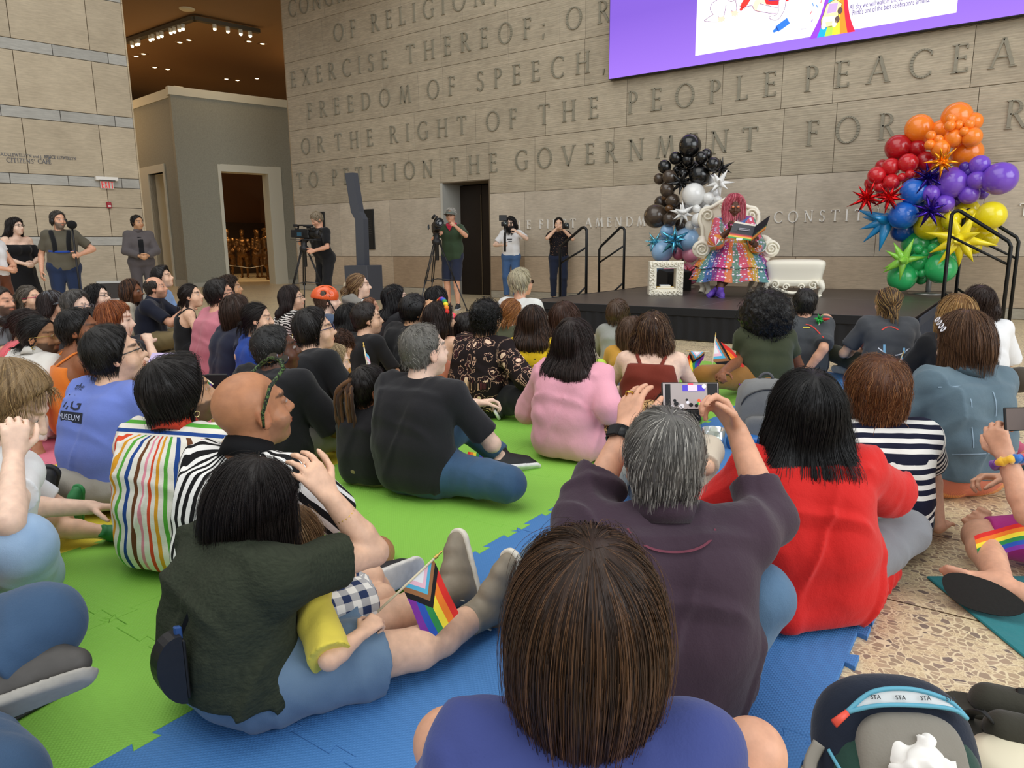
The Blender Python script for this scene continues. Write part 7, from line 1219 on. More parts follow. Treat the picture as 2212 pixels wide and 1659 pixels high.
for i, (x, y, s_, c) in enumerate([(-.6, -.35, .12, '0d0d10'), (-.55, -.6, .18, '101014'), (-.15, -.3, .10, '141418'), (-.12, -.5, .12, 'dcdce6'), (.0, -.7, .16, '0c0c10'), (.3, -.35, .13, 'e0562a'), (.36, -.5, .13, '6a3fc0'), (.34, -.62, .12, 'e8d832'), (.26, -.6, .1, '3c9a4a'), (.2, -.75, .14, '121216'), (-.35, -.8, .2, 'd8d4da'), (.48, -.75, .14, '0e0e12'), (-.7, -.8, .12, 'c8c4ca')]): scr(x-s_*.5, y-s_, x+s_*.5, y+s_, c, 1+i % 2, True)
phone('smartphone', G(42, 1531, .0195), G(100, 1505)-G(0, 1560), G(60, 1560)-G(30, 1500), .155, .075, 'black smartphone lying face up on the green mat', None, '1c1d20')
# ---------------------------------------------------------------- flags
def _prog(t, uv):
    s = t.n('SeparateXYZ', {0: uv}); x, y = s.outputs[0], s.outputs[1]; c = t.math('ADD', x, t.math('MULTIPLY', t.math('ABSOLUTE', t.math('SUBTRACT', y, .5)), .86)); st_ = t.ramp(y, [(0, srgb('7a2f98')), (1/6, srgb('2a54b0')), (2/6, srgb('2f8a4a')), (3/6, srgb('f3dc3c')), (4/6, srgb('ef7e28')), (5/6, srgb('dd2f28'))], 'CONSTANT')
    ch = t.ramp(t.math('DIVIDE', c, .62), [(0, srgb('eef0f2')), (.30, srgb('eebfd0')), (.46, srgb('57b4d8')), (.62, srgb('9a6a44')), (.80, srgb('171517'))], 'CONSTANT'); return t.mix(t.math('LESS_THAN', c, .62), st_, ch)
PROG = patt('progress_flag_cloth', _prog, .7, .08); RAIN = patt('rainbow_flag_cloth', lambda t, uv: t.ramp(t.n('SeparateXYZ', {0: uv}).outputs[1], [(0, srgb('7a2f98')), (1/6, srgb('2a54b0')), (2/6, srgb('2f8a4a')), (3/6, srgb('f3dc3c')), (4/6, srgb('ef7e28')), (5/6, srgb('dd2f28'))], 'CONSTANT'), .7, .08)
TRAN = patt('trans_flag_cloth', lambda t, uv: t.ramp(t.n('SeparateXYZ', {0: uv}).outputs[1], [(0, srgb('6fc0e4')), (.2, srgb('eeb0c4')), (.4, srgb('f2f0f0')), (.6, srgb('eeb0c4')), (.8, srgb('6fc0e4'))], 'CONSTANT'), .7, .08)
wood = plain('e2d6b4', .6); brass = plain('c9a85a', .3, .7)
def flag(a, tip, fly, W_, Hh, label, mat=PROG, wave=.02, droop=0.0, nrm=None, staff=True):
    a, tip = np.array(a, float), np.array(tip, float); d = unit(tip-a); fl = unit(np.array(fly, float)); nn = unit(np.cross(d, fl)) if nrm is None else unit(np.array(nrm, float)); o = empty('hand_flag', tuple(a), label=label, category='flag'); L_ = np.linalg.norm(tip-a)
    if staff: b = MB(); b.tube([(0, 0, 0), d*L_*.96], .0032, 8); b.build('flag_staff', wood, o); b = MB(); b.lathe([(.0045, 0), (.005, .008), (.002, .016), (.0035, .022), (0, .03)], d*L_*.95, 10, ax=d); b.build('brass_finial', brass, o)
    nx, ny = 22, 12; V = []; U = []
    for j in range(ny+1):
        for i in range(nx+1):
            u, v = i/nx, j/ny; V.append(d*(L_*.93-Hh*(1-v)) + fl*W_*u + nn*(wave*math.sin(u*7+v*1.2)*u**.5) + V3(0, 0, -droop*u*u)); U.append((u, v, 0))
    q = np.array([(j*(nx+1)+i, j*(nx+1)+i+1, (j+1)*(nx+1)+i+1, (j+1)*(nx+1)+i) for j in range(ny) for i in range(nx)]); link('flag_cloth', quad_mesh('flag_cloth', np.array(V), q, None, np.array(U)), mat, o); return o
def sleeve_of(o): pass
a = P(815, 1322, 1.80); tp = P(945, 1200, 1.86); flag(a, tp, P(1010, 1345, 1.80)-P(945, 1205, 1.86), .152, .105, 'small progress pride flag held by the child in the yellow shirt', PROG, .006, nrm=CF)
flag(G(835, 1190, .03), G(856, 1218, .03), V3(0, 0, 0)+G(835, 1222)-G(856, 1210), .09, .06, 'small pride flag lying on the green mat beside the bare knee', PROG, .006)
flag(P(1536, 812, 4.95), P(1546, 722, 5.0), CX*.75-CY*.55, .26, .17, 'progress pride flag upright in the hand of the person with the afro', PROG, .02, .04)
flag(P(1532, 760, 4.95), P(1486, 758, 4.9), -CY*.9-CX*.25, .14, .12, 'progress pride flag held level beside the upright one', PROG, .02)
flag(P(1938, 795, 5.3), P(1950, 765, 5.3), CX*.2-CY, .10, .06, 'tiny pink, white and blue flag beside the ponytail', TRAN, .005)
flag(P(795, 800, 3.3), P(786, 748, 3.35), CX*.4-CY, .09, .08, 'small flag tip rising above the locs of the child', TRAN, .01)
flag(P(628, 790, 4.3), P(632, 722, 4.4), CX*.55-CY*.8, .18, .12, 'pride flag between the two black T-shirts', PROG, .02)
flag(G(1090, 985, .03), G(1005, 975, .03), G(1000, 995)-G(1005, 975), .10, .10, 'rainbow cloth on the mat behind the jeans of the knee-hugger', RAIN, .006, staff=False)
flag(P(460, 830, 2.9), P(440, 815, 2.95), CX*.3-CY, .07, .07, 'bit of a red and blue flag beside the bearded face', RAIN, .008)
# ---------------------------------------------------------------- more people of the front rows
L_KID = crowd('small child in a yellow T-shirt and checked shorts on a lap', (628, 1195), 1.80, .62, body=YAW((640, 1480), (900, 1330)), pitch=-12, skin='light', hair=HT('bob', '8d6a44', len=.26, vol=1.0, mix=['8d6a44', 'a5825a', '735232', 'b8946a']), top=('tee', cloth('e2cf52', .85), dict(sleeve=.95, off=.016, wide=.008)), bot=('shorts', CHK, dict(to=.8, flare=.02)), shoe=('17181b', 'e8e8e8'), pose='straight', root_z=.10, mat=False, W_=dict(wriR=P(782, 1368, 1.66), elbR=P(712, 1425, 1.58), kneR=P(825, 1290, 1.95), ankR=P(862, 1345, 1.98), kneL=P(800, 1245, 2.0), ankL=P(850, 1330, 2.1)), J_=dict(footR=(.3, 1, .1), footL=(.1, 1, .1)), hand=dict(R=dict(curl=1.4)), vox=.0055)
L_CRM = crowd('child with black hair in a cream shirt seated in front of the raised phone', (1462, 908), 2.75, .78, body=25, pitch=-6, skin='light', hair=HT('short', '17110f', th=.016, sl=.04), top=('tee', cloth('d9cbb6'), dict(sleeve=.9, off=.018, loose=.02)), bot=('shorts', cloth('2a2f45')), pose='cross', W_=dict(wriR=P(1500, 945, 2.9), elbR=P(1525, 1010, 2.6), kneR=P(1550, 1100, 2.35)), bare=True)
bgo = empty('lap_standin', tuple(G(1568, 1100, 0)), label='rounded orange and cream stand-in for the lap of a child beside the cream shirt', category='bag'); b = MB(); b.ball((0, 0, .07), (.085, .075, .075), 18, 12); b.build('bag_body', cloth('ef6a2a', .9), bgo); b = MB(); b.ball((-.015, -.02, .105), (.055, .055, .05), 14, 10); b.build('cream_patch', cloth('e9dcc4', .9), bgo); b = MB(); b.tube(arc((.02, 0, .13), .045, 0, PI, 9), .008, 8); b.build('bag_handle', cloth('e9dcc4', .9), bgo)  # stand-in for an orange-clad lap, shaped like a bag
L_MAG = crowd('person in magenta shorts and flip-flops with a rainbow scrunchie on the wrist', (2330, 800), 2.35, 1.0, body=62, pitch=4, skin='red', hair=HT('bob', '3a2a20', len=.2), top=('tee', cloth('2f6f78'), {}), bot=('shorts', cloth('b0297f', .7), dict(to=.92, off=.01)), pose='cross', mat=False, W_=dict(kneL=P(2118, 1158, 2.42), ankL=G(2162, 1262, .075), elbL=P(2222, 1110, 2.15), wriL=P(2172, 985, 2.22), kneR=P(2330, 1200, 2.9), ankR=P(2215, 1155, 2.6)), J_=dict(footR=(-.3, 1, .1)), Wd_=dict(footL=G(2005, 1220, .06)-G(2162, 1265, .06), soleL=-CF-CY*.3), bare=True, hand=dict(L=dict(curl=1.1)), vox=.006)
fo_ = empty('flip_flop', tuple(G(2085, 1255, .06)-CF*.085-CY*.02), label='black flip-flop sole of the person in magenta shorts', category='sandal'); a_, b_ = G(2025, 1255, .05), G(2200, 1300, .05); fu = unit(b_-a_); up_ = unit(V3(0, 0, 1)*.85+CF*.55); L_ = np.linalg.norm(b_-a_); 
b = MB(); b.prism([(x*L_*.5, y) for x, y in [(math.copysign(abs(math.cos(a))**.75, math.cos(a)), math.copysign(abs(math.sin(a))**.7, math.sin(a))*(.044-.010*math.cos(a)-.008*math.cos(2*a))) for a in np.linspace(0, 2*PI, 33)[:-1]]], (0, 0, 0), fu, up_, .016); b.build('sole', plain('1d1d1b', .8, grain=120), fo_); b = MB(); q0 = np.cross(fu, up_)*-.02; b.tube(smooth([-fu*.09+q0*.4, -fu*.03+up_*.03+q0*2, fu*.04+up_*.045+q0*.6], 5), .006, 6); b.build('thong_strap', plain('222220', .6), fo_)
phone('smartphone', P(2203, 905, 2.25), CX*.95+CF*.4, CY*.98-CX*.1, .15, .074, 'dark phone at the picture edge held by the person in magenta shorts', plain('5a4a44', .3, emit=.15), '121214')
b = MB(); E_, W2 = L_MAG['elbL'], L_MAG['wriL']; d = unit(W2-E_); ax_, bx_, _ = basis(d)
for i, c in enumerate(['d8303a', '2f6fc0', 'e8b22c', '7a3aa0', '3aa05a', 'd8d0d8']):
    b = MB(); th = np.linspace(i*PI/3, (i+1)*PI/3+.08, 6); b.tube([W2-d*.02+(.036+.006*math.sin(9*t_))*(ax_*math.cos(t_)+bx_*math.sin(t_)) for t_ in th], [.013+.004*math.sin(k*2.1+i) for k in range(6)], 8); b.build('scrunchie_band', cloth(c, .5, sheen=.4), L_MAG['root'])
flag(P(2230, 1185, 2.25), P(2215, 1125, 2.3), -CX*.9-CY*.1, .17, .085, 'rainbow flag draped over the bare knee of the person in magenta shorts', RAIN, .012, .03)
b = MB(); q0 = G(2215, 1330, .004); b.box((0, 0, 0), (.5, .5, .008), None, .003); b.build('towel', cloth('1f7a80', .9), loc=tuple(G(2290, 1330, .005)), rz=.6, label='teal cloth under the person in magenta shorts', category='towel')
L_BLD = crowd('fair-haired person with a hand at the mouth in pale blue jeans at the picture edge', (22, 880), 2.15, .95, body=-6, yaw=-40, pitch=-30, skin='pale', hair=HT('short', 'a08258', th=.022, sl=.07, mix=['a08258', '8a6c46', 'b89868', '735a3c']), top=('tee', WHT, dict(sleeve=.5)), bot=('trousers', DEN('7f9fc4', 'b4cde6'), dict(flare=.02)), shoe=('2a2a2c', '1c1c1a'), pose='knees', W_=dict(wriR=P(30, 985, 1.98), elbR=P(20, 1130, 1.8), kneR=P(40, 1180, 1.85), ankR=G(20, 1310, .07), kneL=P(-90, 1150, 1.9), ankL=P(-100, 1290, 1.9)), vox=.006, hand=dict(R=dict(d=V3(-.2, .2, 1), curl=1.1)))
L_CHD = crowd('child with green clogs and bare legs stretched on the yellow mat', (2, 1000), 2.55, .64, body=-62, pitch=0, skin='light', hair=HT('bob', '5a4030', len=.2), top=('tee', WHT, {}), bot=('shorts', DEN('6a86a8', '9ab4d0')), pose='straight', W_=dict(kneR=G(135, 1140, .09), ankR=G(232, 1150, .06), kneL=P(60, 1130, 2.45), ankL=G(150, 1118, .10)), J_=dict(footR=(.25, 1, .2), footL=(.1, .25, 1)), shoe=('2a7a44', '2f8a4c'), vox=.006)
L_SLD = crowd('person in striped slides sitting off the edge, foot on the yellow mat', (-150, 880), 2.75, 1.0, body=-60, pitch=0, skin='tan', hair=HT('short', '2a201a'), top=('tee', cloth('4a4a50'), {}), bot=('trousers', cloth('9a958a')), pose='straight', W_=dict(kneR=G(10, 1160, .14), ankR=G(75, 1110, .07)), J_=dict(footR=(.1, .5, 1)), shoe=('1a1a1c', '232325'), vox=.007)
L_JNS = crowd('person in dark jeans with grey-soled sneakers beside the phone, mostly outside the picture', (-330, 1080), 1.45, 1.0, body=-42, pitch=0, skin='light', hair=HT('short', '3a2a20'), top=('tee', cloth('5a5a5a'), {}), bot=('trousers', DEN('2f4660', '3f5a7a'), dict(flare=.012)), pose='cross', W_=dict(hipR=P(-190, 1440, 1.4), kneR=P(85, 1352, 1.42), ankR=P(-40, 1470, 1.33), kneL=P(-20, 1705, 1.15), ankL=P(-260, 1560, 1.2)), Wd_=dict(footR=P(150, 1395, 1.4)-P(-20, 1475, 1.33), soleR=CX*.45-CF*.5-CY*.7), shoe=('4a4744', 'a09c94'), vox=.006)
J = L_YG; o = J['lumbar']+V3(0, -.1, .02); yk = plain('2a2418', .8)
lay(J, merge((texttris('BRIDGE WINNERS', .020), 0, .09), (texttris('THE BOLD FEW', .022), 0, .06)) if 0 else merge(*[(gridpoly(-w, w, 0, .006, 6, 1), 0, .10-.022*i) for i, w in enumerate([.05, .07, .09, .06, .085, .09, .05, .08])]), o, BKU, BKV, 'printed_lines', yk)
J = S_WHT; o = J['chest']+V3(0, .12, -.02); lay(J, merge((gridpoly(-.05, .05, 0, .022, 8, 2), 0, .03), (gridpoly(-.03, .05, 0, .016, 8, 2), 0, -.01)), o, (-1, 0, 0), (0, 0, 1), 'printed_lines', plain('4a4a4e', .8))
# ---------------------------------------------------------------- the reader on the throne
DRS = patt('sequin_rainbow_tulle', lambda t, uv: t.mix(t.math('LESS_THAN', t.n('TexVoronoi', {'Vector': t.map(uv, (1, 1, 0)), 'Scale': 30.0, 'Randomness': .45}).outputs[0], .33), stripes(t, uv, 0, .62, [('c8566a', 1), ('d8843c', 1), ('c0a048', 1), ('5a8a8a', 1), ('4a6aa8', 1), ('8a4a94', 1), ('b8407a', 1), ('d8784a', 1), ('6a8a7a', 1)], .05), t.ramp(t.n('SeparateColor', {0: t.n('TexVoronoi', {'Vector': t.map(uv, (1, 1, 0)), 'Scale': 30.0, 'Randomness': .45}).outputs['Color']}).outputs[0], [(0, srgb('f4f0f4')), (.4, srgb('f0c8d8')), (.7, srgb('bcd0f4')), (1, srgb('2a2430'))])), .45, .1)
PX = 1586
L_RD = person('reader with big pink hair and rainbow sequin dress on the ivory throne, reading aloud', (PX, 447), dep=10.05, s=1.06, body=-158, yaw=-150, pitch=-14, skin='5a3826', hair=HT('bob', 'd2576a', len=.22, vol=1.45, th=.045, mix=['d2576a', 'e87888', 'b03a50', 'f09aa4']), root_z=ST, seat=.47, top=('long', DRS, dict(sleeve=1.2, wide=.035, off=.02, hem=.10)), bot=None, shoe=('5a3aa0', '4a2f8a'), g=1.5, w=1.25, hs=1.08, full=1.3, bust=1.2, jaw=1.1,
    W_=dict(kneR=P(1560, 576, 9.72), ankR=P(1556, 628, 9.62), kneL=P(1600, 574, 9.75), ankL=P(1545, 628, 9.75), wriR=P(1578, 496, 9.62), elbR=P(1547, 522, 9.75), wriL=P(1622, 522, 9.58), elbL=P(1637, 532, 9.8)), J_=dict(footR=(-.2, 1, -.1), footL=(.3, 1, -.1)), hand=dict(R=dict(curl=1.0, d=_h(_R*.5+_U*.8)), L=dict(curl=1.0, d=_h(-_R*.7+_U*.6))), vox=.009, brow='c8a0a8')
H, hs = L_RD['H'], L_RD['hs']
for q in (-1, 1): b = MB(); b.ball(H(q*.033, .092, .016), (.020, .006, .011), 10, 6, L_RD['A']); b.build('eye_shadow', plain('e88a5a' , .3, .3), L_RD['root'])
J = L_RD; s_ = J['s']; V = []; U = []; N = 72; hp_ = (J['hipR']+J['hipL'])/2; kn_ = (J['kneR']+J['kneL'])/2
def tier(name, z0, z1, r0, r1, c0, c1, rip, par=None):
    V, U, m = [], [], 9
    for j in range(m):
        f = j/(m-1); r = r0+(r1-r0)*f**.8; c = c0*(1-f)+c1*f
        for k in range(N+1): a = 2*PI*k/N; rr = r*(1+rip*f*math.sin(11*a+1.3*math.sin(2*a))+.5*rip*f*math.sin(23*a)); V.append((c[0]+1.06*rr*math.cos(a), c[1]+rr*math.sin(a), z0+(z1-z0)*f+.015*f*math.sin(7*a))); U.append((a*.34, z0+(z1-z0)*f, 0))
    q = np.array([(j*(N+1)+k+1, j*(N+1)+k, (j+1)*(N+1)+k, (j+1)*(N+1)+k+1) for j in range(m-1) for k in range(N)]); return link(name, quad_mesh(name, np.array(V), q, None, np.array(U)), DRS, par or J['root'])
zl = J['lumbar'][2]; sk_ = tier('dress_skirt', zl+.02, kn_[2]-.02, .18*s_, .44*s_, V3(0, 0, 0)+hp_*V3(1, 1, 0), (hp_*.45+kn_*.55)*V3(1, 1, 0), .06); tier('skirt_flounce', kn_[2]+.05, kn_[2]-.20, .38*s_, .46*s_, (hp_*.45+kn_*.55)*V3(1, 1, 0), (hp_*.42+kn_*.58)*V3(1, 1, 0), .08, sk_)
wrist_band(L_RD, 'L', '101012')
bk_ = empty('picture_book', tuple(P(1610, 506, 9.5)), label='open picture book with black and rainbow cover held by the reader', category='book')
def cover(nm, c4, th, mats):
    c4 = [np.array(q) - np.array(bk_.location) for q in c4]; n_ = unit(np.cross(c4[1]-c4[0], c4[3]-c4[0])); fr_ = [0, .10, .16, .22, .28, .34, 1] if len(mats) > 1 else [0, 1]; root_ = None
    for i, m in enumerate(mats):
        f0, f1 = fr_[i], fr_[i+1]; q = [c4[0]*(1-f0)+c4[3]*f0, c4[1]*(1-f0)+c4[2]*f0, c4[1]*(1-f1)+c4[2]*f1, c4[0]*(1-f1)+c4[3]*f1]; b = MB(); b.add(q+[p-n_*th for p in q], [(0, 1, 2, 3), (7, 6, 5, 4), (0, 4, 5, 1), (1, 5, 6, 2), (2, 6, 7, 3), (3, 7, 4, 0)], False); o = b.build(nm if root_ is None else 'cover_stripe', plain(m, .4), root_ or bk_); root_ = root_ or o
    return root_
d0 = 9.5; rbw = ['3c9a48', 'f0d040', 'f09030', 'd8342c', '8a2a2a', '1d1a24']
c1 = cover('back_cover', [P(1572, 513, d0), P(1622, 520, d0+.02), P(1631, 489, d0+.05), P(1585, 481, d0)], .012, rbw); c2 = cover('front_cover', [P(1622, 520, d0+.02), P(1652, 495, d0-.12), P(1662, 466, d0-.1), P(1631, 489, d0+.05)], .012, ['c87a3c', 'e0a848', 'b84a3c', '3a7a4a', '2a2430', '1d1a24'])
b = MB(); lc = np.array(bk_.location); q4 = [P(1575, 511, d0+.02)-lc, P(1622, 517, d0+.06)-lc, P(1632, 487, d0+.09)-lc, P(1587, 479, d0+.03)-lc]; b.add(q4+[p+V3(0, .03, .008) for p in q4], [(0, 1, 2, 3), (7, 6, 5, 4), (0, 4, 5, 1), (1, 5, 6, 2), (2, 6, 7, 3), (3, 7, 4, 0)]); b.build('pages', plain('efe6d6', .7), bk_)
for k, (x0, x1, y) in enumerate([(1597, 1620, 493), (1596, 1621, 496)]): b = MB(); b.tube([P(x0, y, d0-.005)-lc, P(x1, y+2.5, d0+.005)-lc], .004, 5); b.build('cover_lettering', plain('d8d4e0', .5), c1)
b = MB(); q4 = [P(1590, 517.5, d0-.004)-lc, P(1603, 519, d0-.004)-lc, P(1604, 515, d0-.004)-lc, P(1591, 513.5, d0-.004)-lc]; b.add(q4, [(0, 1, 2, 3)]); b.build('barcode_label', plain('f4f2f0', .6), c1)
# ---------------------------------------------------------------- cameras, tripods, microphone
bk2 = plain('161618', .5, grain=50); gr2 = plain('3c3e42', .4, .3); glass = plain('0a1016', .05, coat=.8)
def tripod(loc, top, label, spread=.45):
    o = empty('tripod', (loc[0], loc[1], 0), label=label, category='tripod')
    for k in range(3):
        a = k*2*PI/3+.5; d = V3(math.cos(a), math.sin(a), 0); f = d*spread; hpt = V3(0, 0, top-.16)+d*.05; L_ = MB()
        for s2 in (-1, 1): w = np.cross(d, V3(0, 0, 1))*.016*s2; L_.tube([hpt+w, hpt*.42+f*.58+w], .010, 6)
        lg = L_.build('leg', bk2, o); m = MB(); m.tube([hpt*.47+f*.53, f+V3(0, 0, .01)], .011, 6); m.build('lower_leg', gr2, lg); m = MB(); m.ball(f+V3(0, 0, .015), .022, 8, 6); m.build('rubber_foot', bk2, lg)
    b = MB(); b.lathe([(.03, top-.45), (.035, top-.44), (.035, top-.2), (.075, top-.17), (.075, top-.12), (.05, top-.10), (.05, top-.02), (.06, top)], (0, 0, 0), 16); b.build('fluid_head', bk2, o)
    b = MB(); c = V3(0, 0, top*.42); 
    for k in range(3): a = k*2*PI/3+.5; b.tube([c, V3(math.cos(a), math.sin(a), 0)*spread*.6+V3(0, 0, top*.40)], .008, 5)
    b.build('spreader', gr2, o); return o
def camera_rig(c, aim, label, kind='shoulder'):
    o = empty('video_camera' if kind != 'still' else 'still_camera', tuple(c), label=label, category='camera'); f = unit(V3(*aim)); r_ = unit(np.cross(f, V3(0, 0, 1))); u_ = np.cross(r_, f); X = lambda x, y, z: r_*x+f*y+u_*z; ax = (r_, f, u_)
    if kind in ('shoulder', 'cine'):
        b = MB(); b.box(X(0, 0, 0), (.11, .28, .15), ax, .012); b.build('camera_body', bk2, o); b = MB(); b.lathe([(.0, -.02), (.05, -.02), (.055, .06), (.062, .12), (.075, .13), (.075, .20), (.066, .205), (.06, .19), (0, .18)], X(0, .14, 0), 20, ax=f); ln = b.build('lens', bk2, o); b = MB(); b.ball(X(0, .325, 0), (.056, .012, .056), 14, 8, ax); b.build('front_glass', glass, ln)
        b = MB(); b.tube([X(0, -.10, .08), X(0, -.08, .14), X(0, .12, .14), X(0, .15, .08)], .014, 8); b.build('top_handle', bk2, o); b = MB(); b.tube([X(.06, .06, .13), X(.06, .24, .13)], .022, 10); b.build('microphone', plain('222224', .9), o); b = MB(); b.tube([X(-.07, -.02, .06), X(-.09, -.16, .06)], .024, 10); b.box(X(-.09, -.19, .06), (.07, .06, .07), ax, .01); b.build('viewfinder', bk2, o)
        b = MB(); b.box(X(-.03, -.19, 0), (.10, .10, .13), ax, .01); b.build('battery', bk2, o); b = MB(); b.box(X(.13, .02, -.01), (.015, .10, .075), ax, .004); sc_ = b.build('side_monitor', bk2, o); b = MB(); b.box(X(.139, .02, -.01), (.003, .085, .06), ax); b.build('monitor_image', plain('24485a', .2, emit=.2), sc_)
        if kind == 'cine':
            b = MB(); b.box(X(.03, .20, .09), (.16, .10, .01), ax, .003); b.build('matte_box_flag', bk2, o)
            for x, y, z in ((-.09, .05, .11), (.09, -.08, .13), (.0, .16, -.12), (-.1, .1, -.06)): b = MB(); b.box(X(x, y, z), (.05, .07, .05), ax, .008); b.build('accessory', bk2, o)
            b = MB(); b.tube([X(-.06, .3, -.10), X(-.06, -.22, -.10)], .008, 6); b.tube([X(.06, .3, -.10), X(.06, -.22, -.10)], .008, 6); b.build('rail_rod', gr2, o)
    else:
        w = .13; b = MB(); b.box(X(0, 0, 0), (w, .05, .085), ax, .01); b.box(X(0, 0, .05), (.05, .05, .03), ax, .008); b.build('camera_body', bk2, o); b = MB(); L_ = .10 if kind == 'still' else .07; b.lathe([(.034, 0), (.036, L_*.5), (.042, L_*.6), (.042, L_), (.036, L_), (0, L_*.9)], X(0, .02, 0), 18, ax=f); ln = b.build('lens', bk2, o); b = MB(); b.ball(X(0, .02+L_*.97, 0), (.033, .006, .033), 12, 6, ax); b.build('front_glass', plain('12241c', .05, coat=.8), ln)
    return o
c = P(655, 505, 12.0); tripod(c, c[2]-.10, 'black tripod under the film camera at the gallery side'); camera_rig(c, (.95, .25, -.02), 'film camera rig with monitor used by the bent person in black', 'cine'); b = MB(); q = P(640, 522, 11.9); b.tube([c+V3(0, 0, -.12), q], .009, 6); b.build('pan_handle', bk2, [o for o in COL.objects if o.name.startswith('tripod')][-1]); COL.objects[b and 'pan_handle'].location = -V3(c[0], c[1], 0)
c = P(942, 490, 11.9); tripod(c, c[2]-.10, 'black tripod under the shoulder camera beside the doorway', .5); camera_rig(c, _h(-_F*.9+_R*.25), 'black shoulder video camera held by the person in green')
c = P(1090, 484, 13.6); camera_rig(c, _h(-_F+_R*.1), 'small camera with raised screen on a gimbal held by the person in the white T-shirt', 'small'); go = [o for o in COL.objects if o.name.startswith('video_camera')][-1]
b = MB(); b.box(_h(-_R*.03)+V3(0, 0, .115), (.15, .02, .11), (CX, CF, CY), .006); b.build('raised_monitor', bk2, go); b = MB(); b.tube([V3(0, 0, -.04), V3(.02, .0, -.14), V3(.0, 0, -.24), V3(0, 0, -.52)], [.018, .022, .026, .022], 10); b.build('gimbal_handle', bk2, go)
c = P(1222, 489, 13.2); camera_rig(c, _h(-_F+_R*.12), 'black still camera at the eye of the photographer', 'still')
g0 = G(1190, 640, 0) if 0 else V3(*G(1178, 640)[:2], 0); mic = P(1177, 497, float((G(1178, 640)-CAM) @ CF)); g0 = V3(mic[0], mic[1], 0); mo_ = empty('microphone_stand', tuple(g0), label='black microphone on a straight stand beside the stage corner', category='microphone')
b = MB(); b.lathe([(.15, 0), (.15, .015), (.03, .035)], (0, 0, 0), 18); b.build('round_base', bk2, mo_); b = MB(); b.tube([(0, 0, .02), (0, 0, .75)], .013, 8); b.tube([(0, 0, .72), (0, 0, mic[2]-.04)], .009, 8); b.build('pole', bk2, mo_); b = MB(); b.tube([(0, 0, .70), (0, 0, .78)], .019, 8); b.build('clutch', bk2, mo_); b = MB(); b.tube([(0, 0, .64), (0, 0, .655)], .0145, 8); b.build('red_ring', plain('a03028', .5), mo_)
u_ = unit(CX*.85+CY*.45); z_ = V3(0, 0, mic[2]-.02); b = MB(); b.tube([z_-u_*.07, z_+u_*.13], [.014, .019], 10); b.build('microphone_handle', bk2, mo_); b = MB(); b.ball(z_+u_*.155, .029, 12, 8); b.build('microphone_grille', plain('b8b8bc', .35, .8, grain=200), mo_)
# boom operator
J = S_MIC; H = J['H']; b = MB(); b.tube([H(-.085, 0, .0), H(-.08, -.01, .09), H(0, -.01, .135), H(.08, -.01, .09), H(.085, 0, 0)], .008, 6); hb_ = b.build('headphones', bk2, J['root'])
for q in (-1, 1): b = MB(); b.lathe([(0, -.018), (.038, -.016), (.04, .012), (0, .018)], H(q*.092, -.005, -.012), 14, ax=J['A'][0]); b.build('ear_cup', bk2, hb_)
b = MB(); c, sr = J['chest'], J['shoR']
for q in (-1, 1): b.tube(smooth([c+V3(q*.085, .115, -.10), c+V3(q*.085, .125, .03), J['shoR' if q > 0 else 'shoL']+V3(-q*.055, .03, .062), c+V3(q*.08, -.12, .04)], 4), .03, 8, flat=.4, up=(0, .6, .8))
b.build('harness', cloth('16171a', .9), J['root']); b = MB(); b.tube(smooth([c+V3(-.16, .07, -.09), c+V3(-.06, .135, -.10), c+V3(.06, .135, -.10), c+V3(.16, .07, -.09)], 4), .014, 8, flat=.4, up=(0, 1, 0)); b.build('harness_strap', cloth('2748a0', .8), J['root'])
wl_ = J['world'](J['wriL']); wl_ = wl_ + (J['world'](J['wriL']+J['fdL']*.08)-wl_); bp = empty('boom_pole', (wl_[0], wl_[1], 0), label='black boom pole with round foam microphone held by the bearded person', category='microphone'); b = MB(); b.tube([(0, 0, .02), (0, 0, 1.45)], .013, 8); b.build('pole', bk2, bp); b = MB(); b.ball((0, 0, 1.42), (.062, .062, .058), 16, 10); b.build('foam_ball', plain('101012', 1, grain=300), bp)
J = S_GRN; nk = J['neck']; b = MB(); b.tube([nk+V3(.072*math.cos(a), .01+.068*math.sin(a), .035-.035*max(0, math.sin(a))) for a in np.linspace(0, 2*PI, 18)], .024, 8, cap=False); b.prism([(-.07, 0), (0, -.11), (.07, 0)], nk+V3(0, .085, .02), (-1, 0, 0), (0, 0, 1), .012); b.build('neckerchief', cloth('c02c48', .9), J['root'])
# kiosk with a bent post
ki = empty('kiosk', tuple(V3(*G(788, 648)[:2], 0)), .12, label='dark grey kiosk post with a bend on a square plinth before the inscribed wall', category='kiosk'); kg = plain('4d515b', .55); kd = plain('17181a', .5); dk_ = float((np.array(ki.location)-CAM) @ CF); m_ = dk_/FPX
hp2 = 640-575; b = MB(); pz = (650-576)*m_; b.box((0, 0, pz/2), (62*m_, 50*m_, pz), None, .006); b.build('plinth', kg, ki)
prof = [(-.0, pz), (.02, pz+(576-480)*m_), (-8*m_, pz+(576-465)*m_), (-20*m_, pz+(576-385)*m_)]
def slab(nm, x0, x1, mt, y0, y1):
    b = MB(); V = [(p+x, y, z) for p, z in prof for x, y in ((x0, y0), (x1, y0), (x1, y1), (x0, y1))]; b.add(V, [(i*4+k, i*4+(k+1) % 4, i*4+4+(k+1) % 4, i*4+4+k) for i in range(3) for k in range(4)] + [(3, 2, 1, 0), (12, 13, 14, 15)], False); return b.build(nm, mt, ki)
slab('post', -11*m_, 11*m_, kg, -8*m_, 8*m_); 
b = MB(); b.box((-15.5*m_*0+.0, 0, 0), (.001, .001, .001)); 
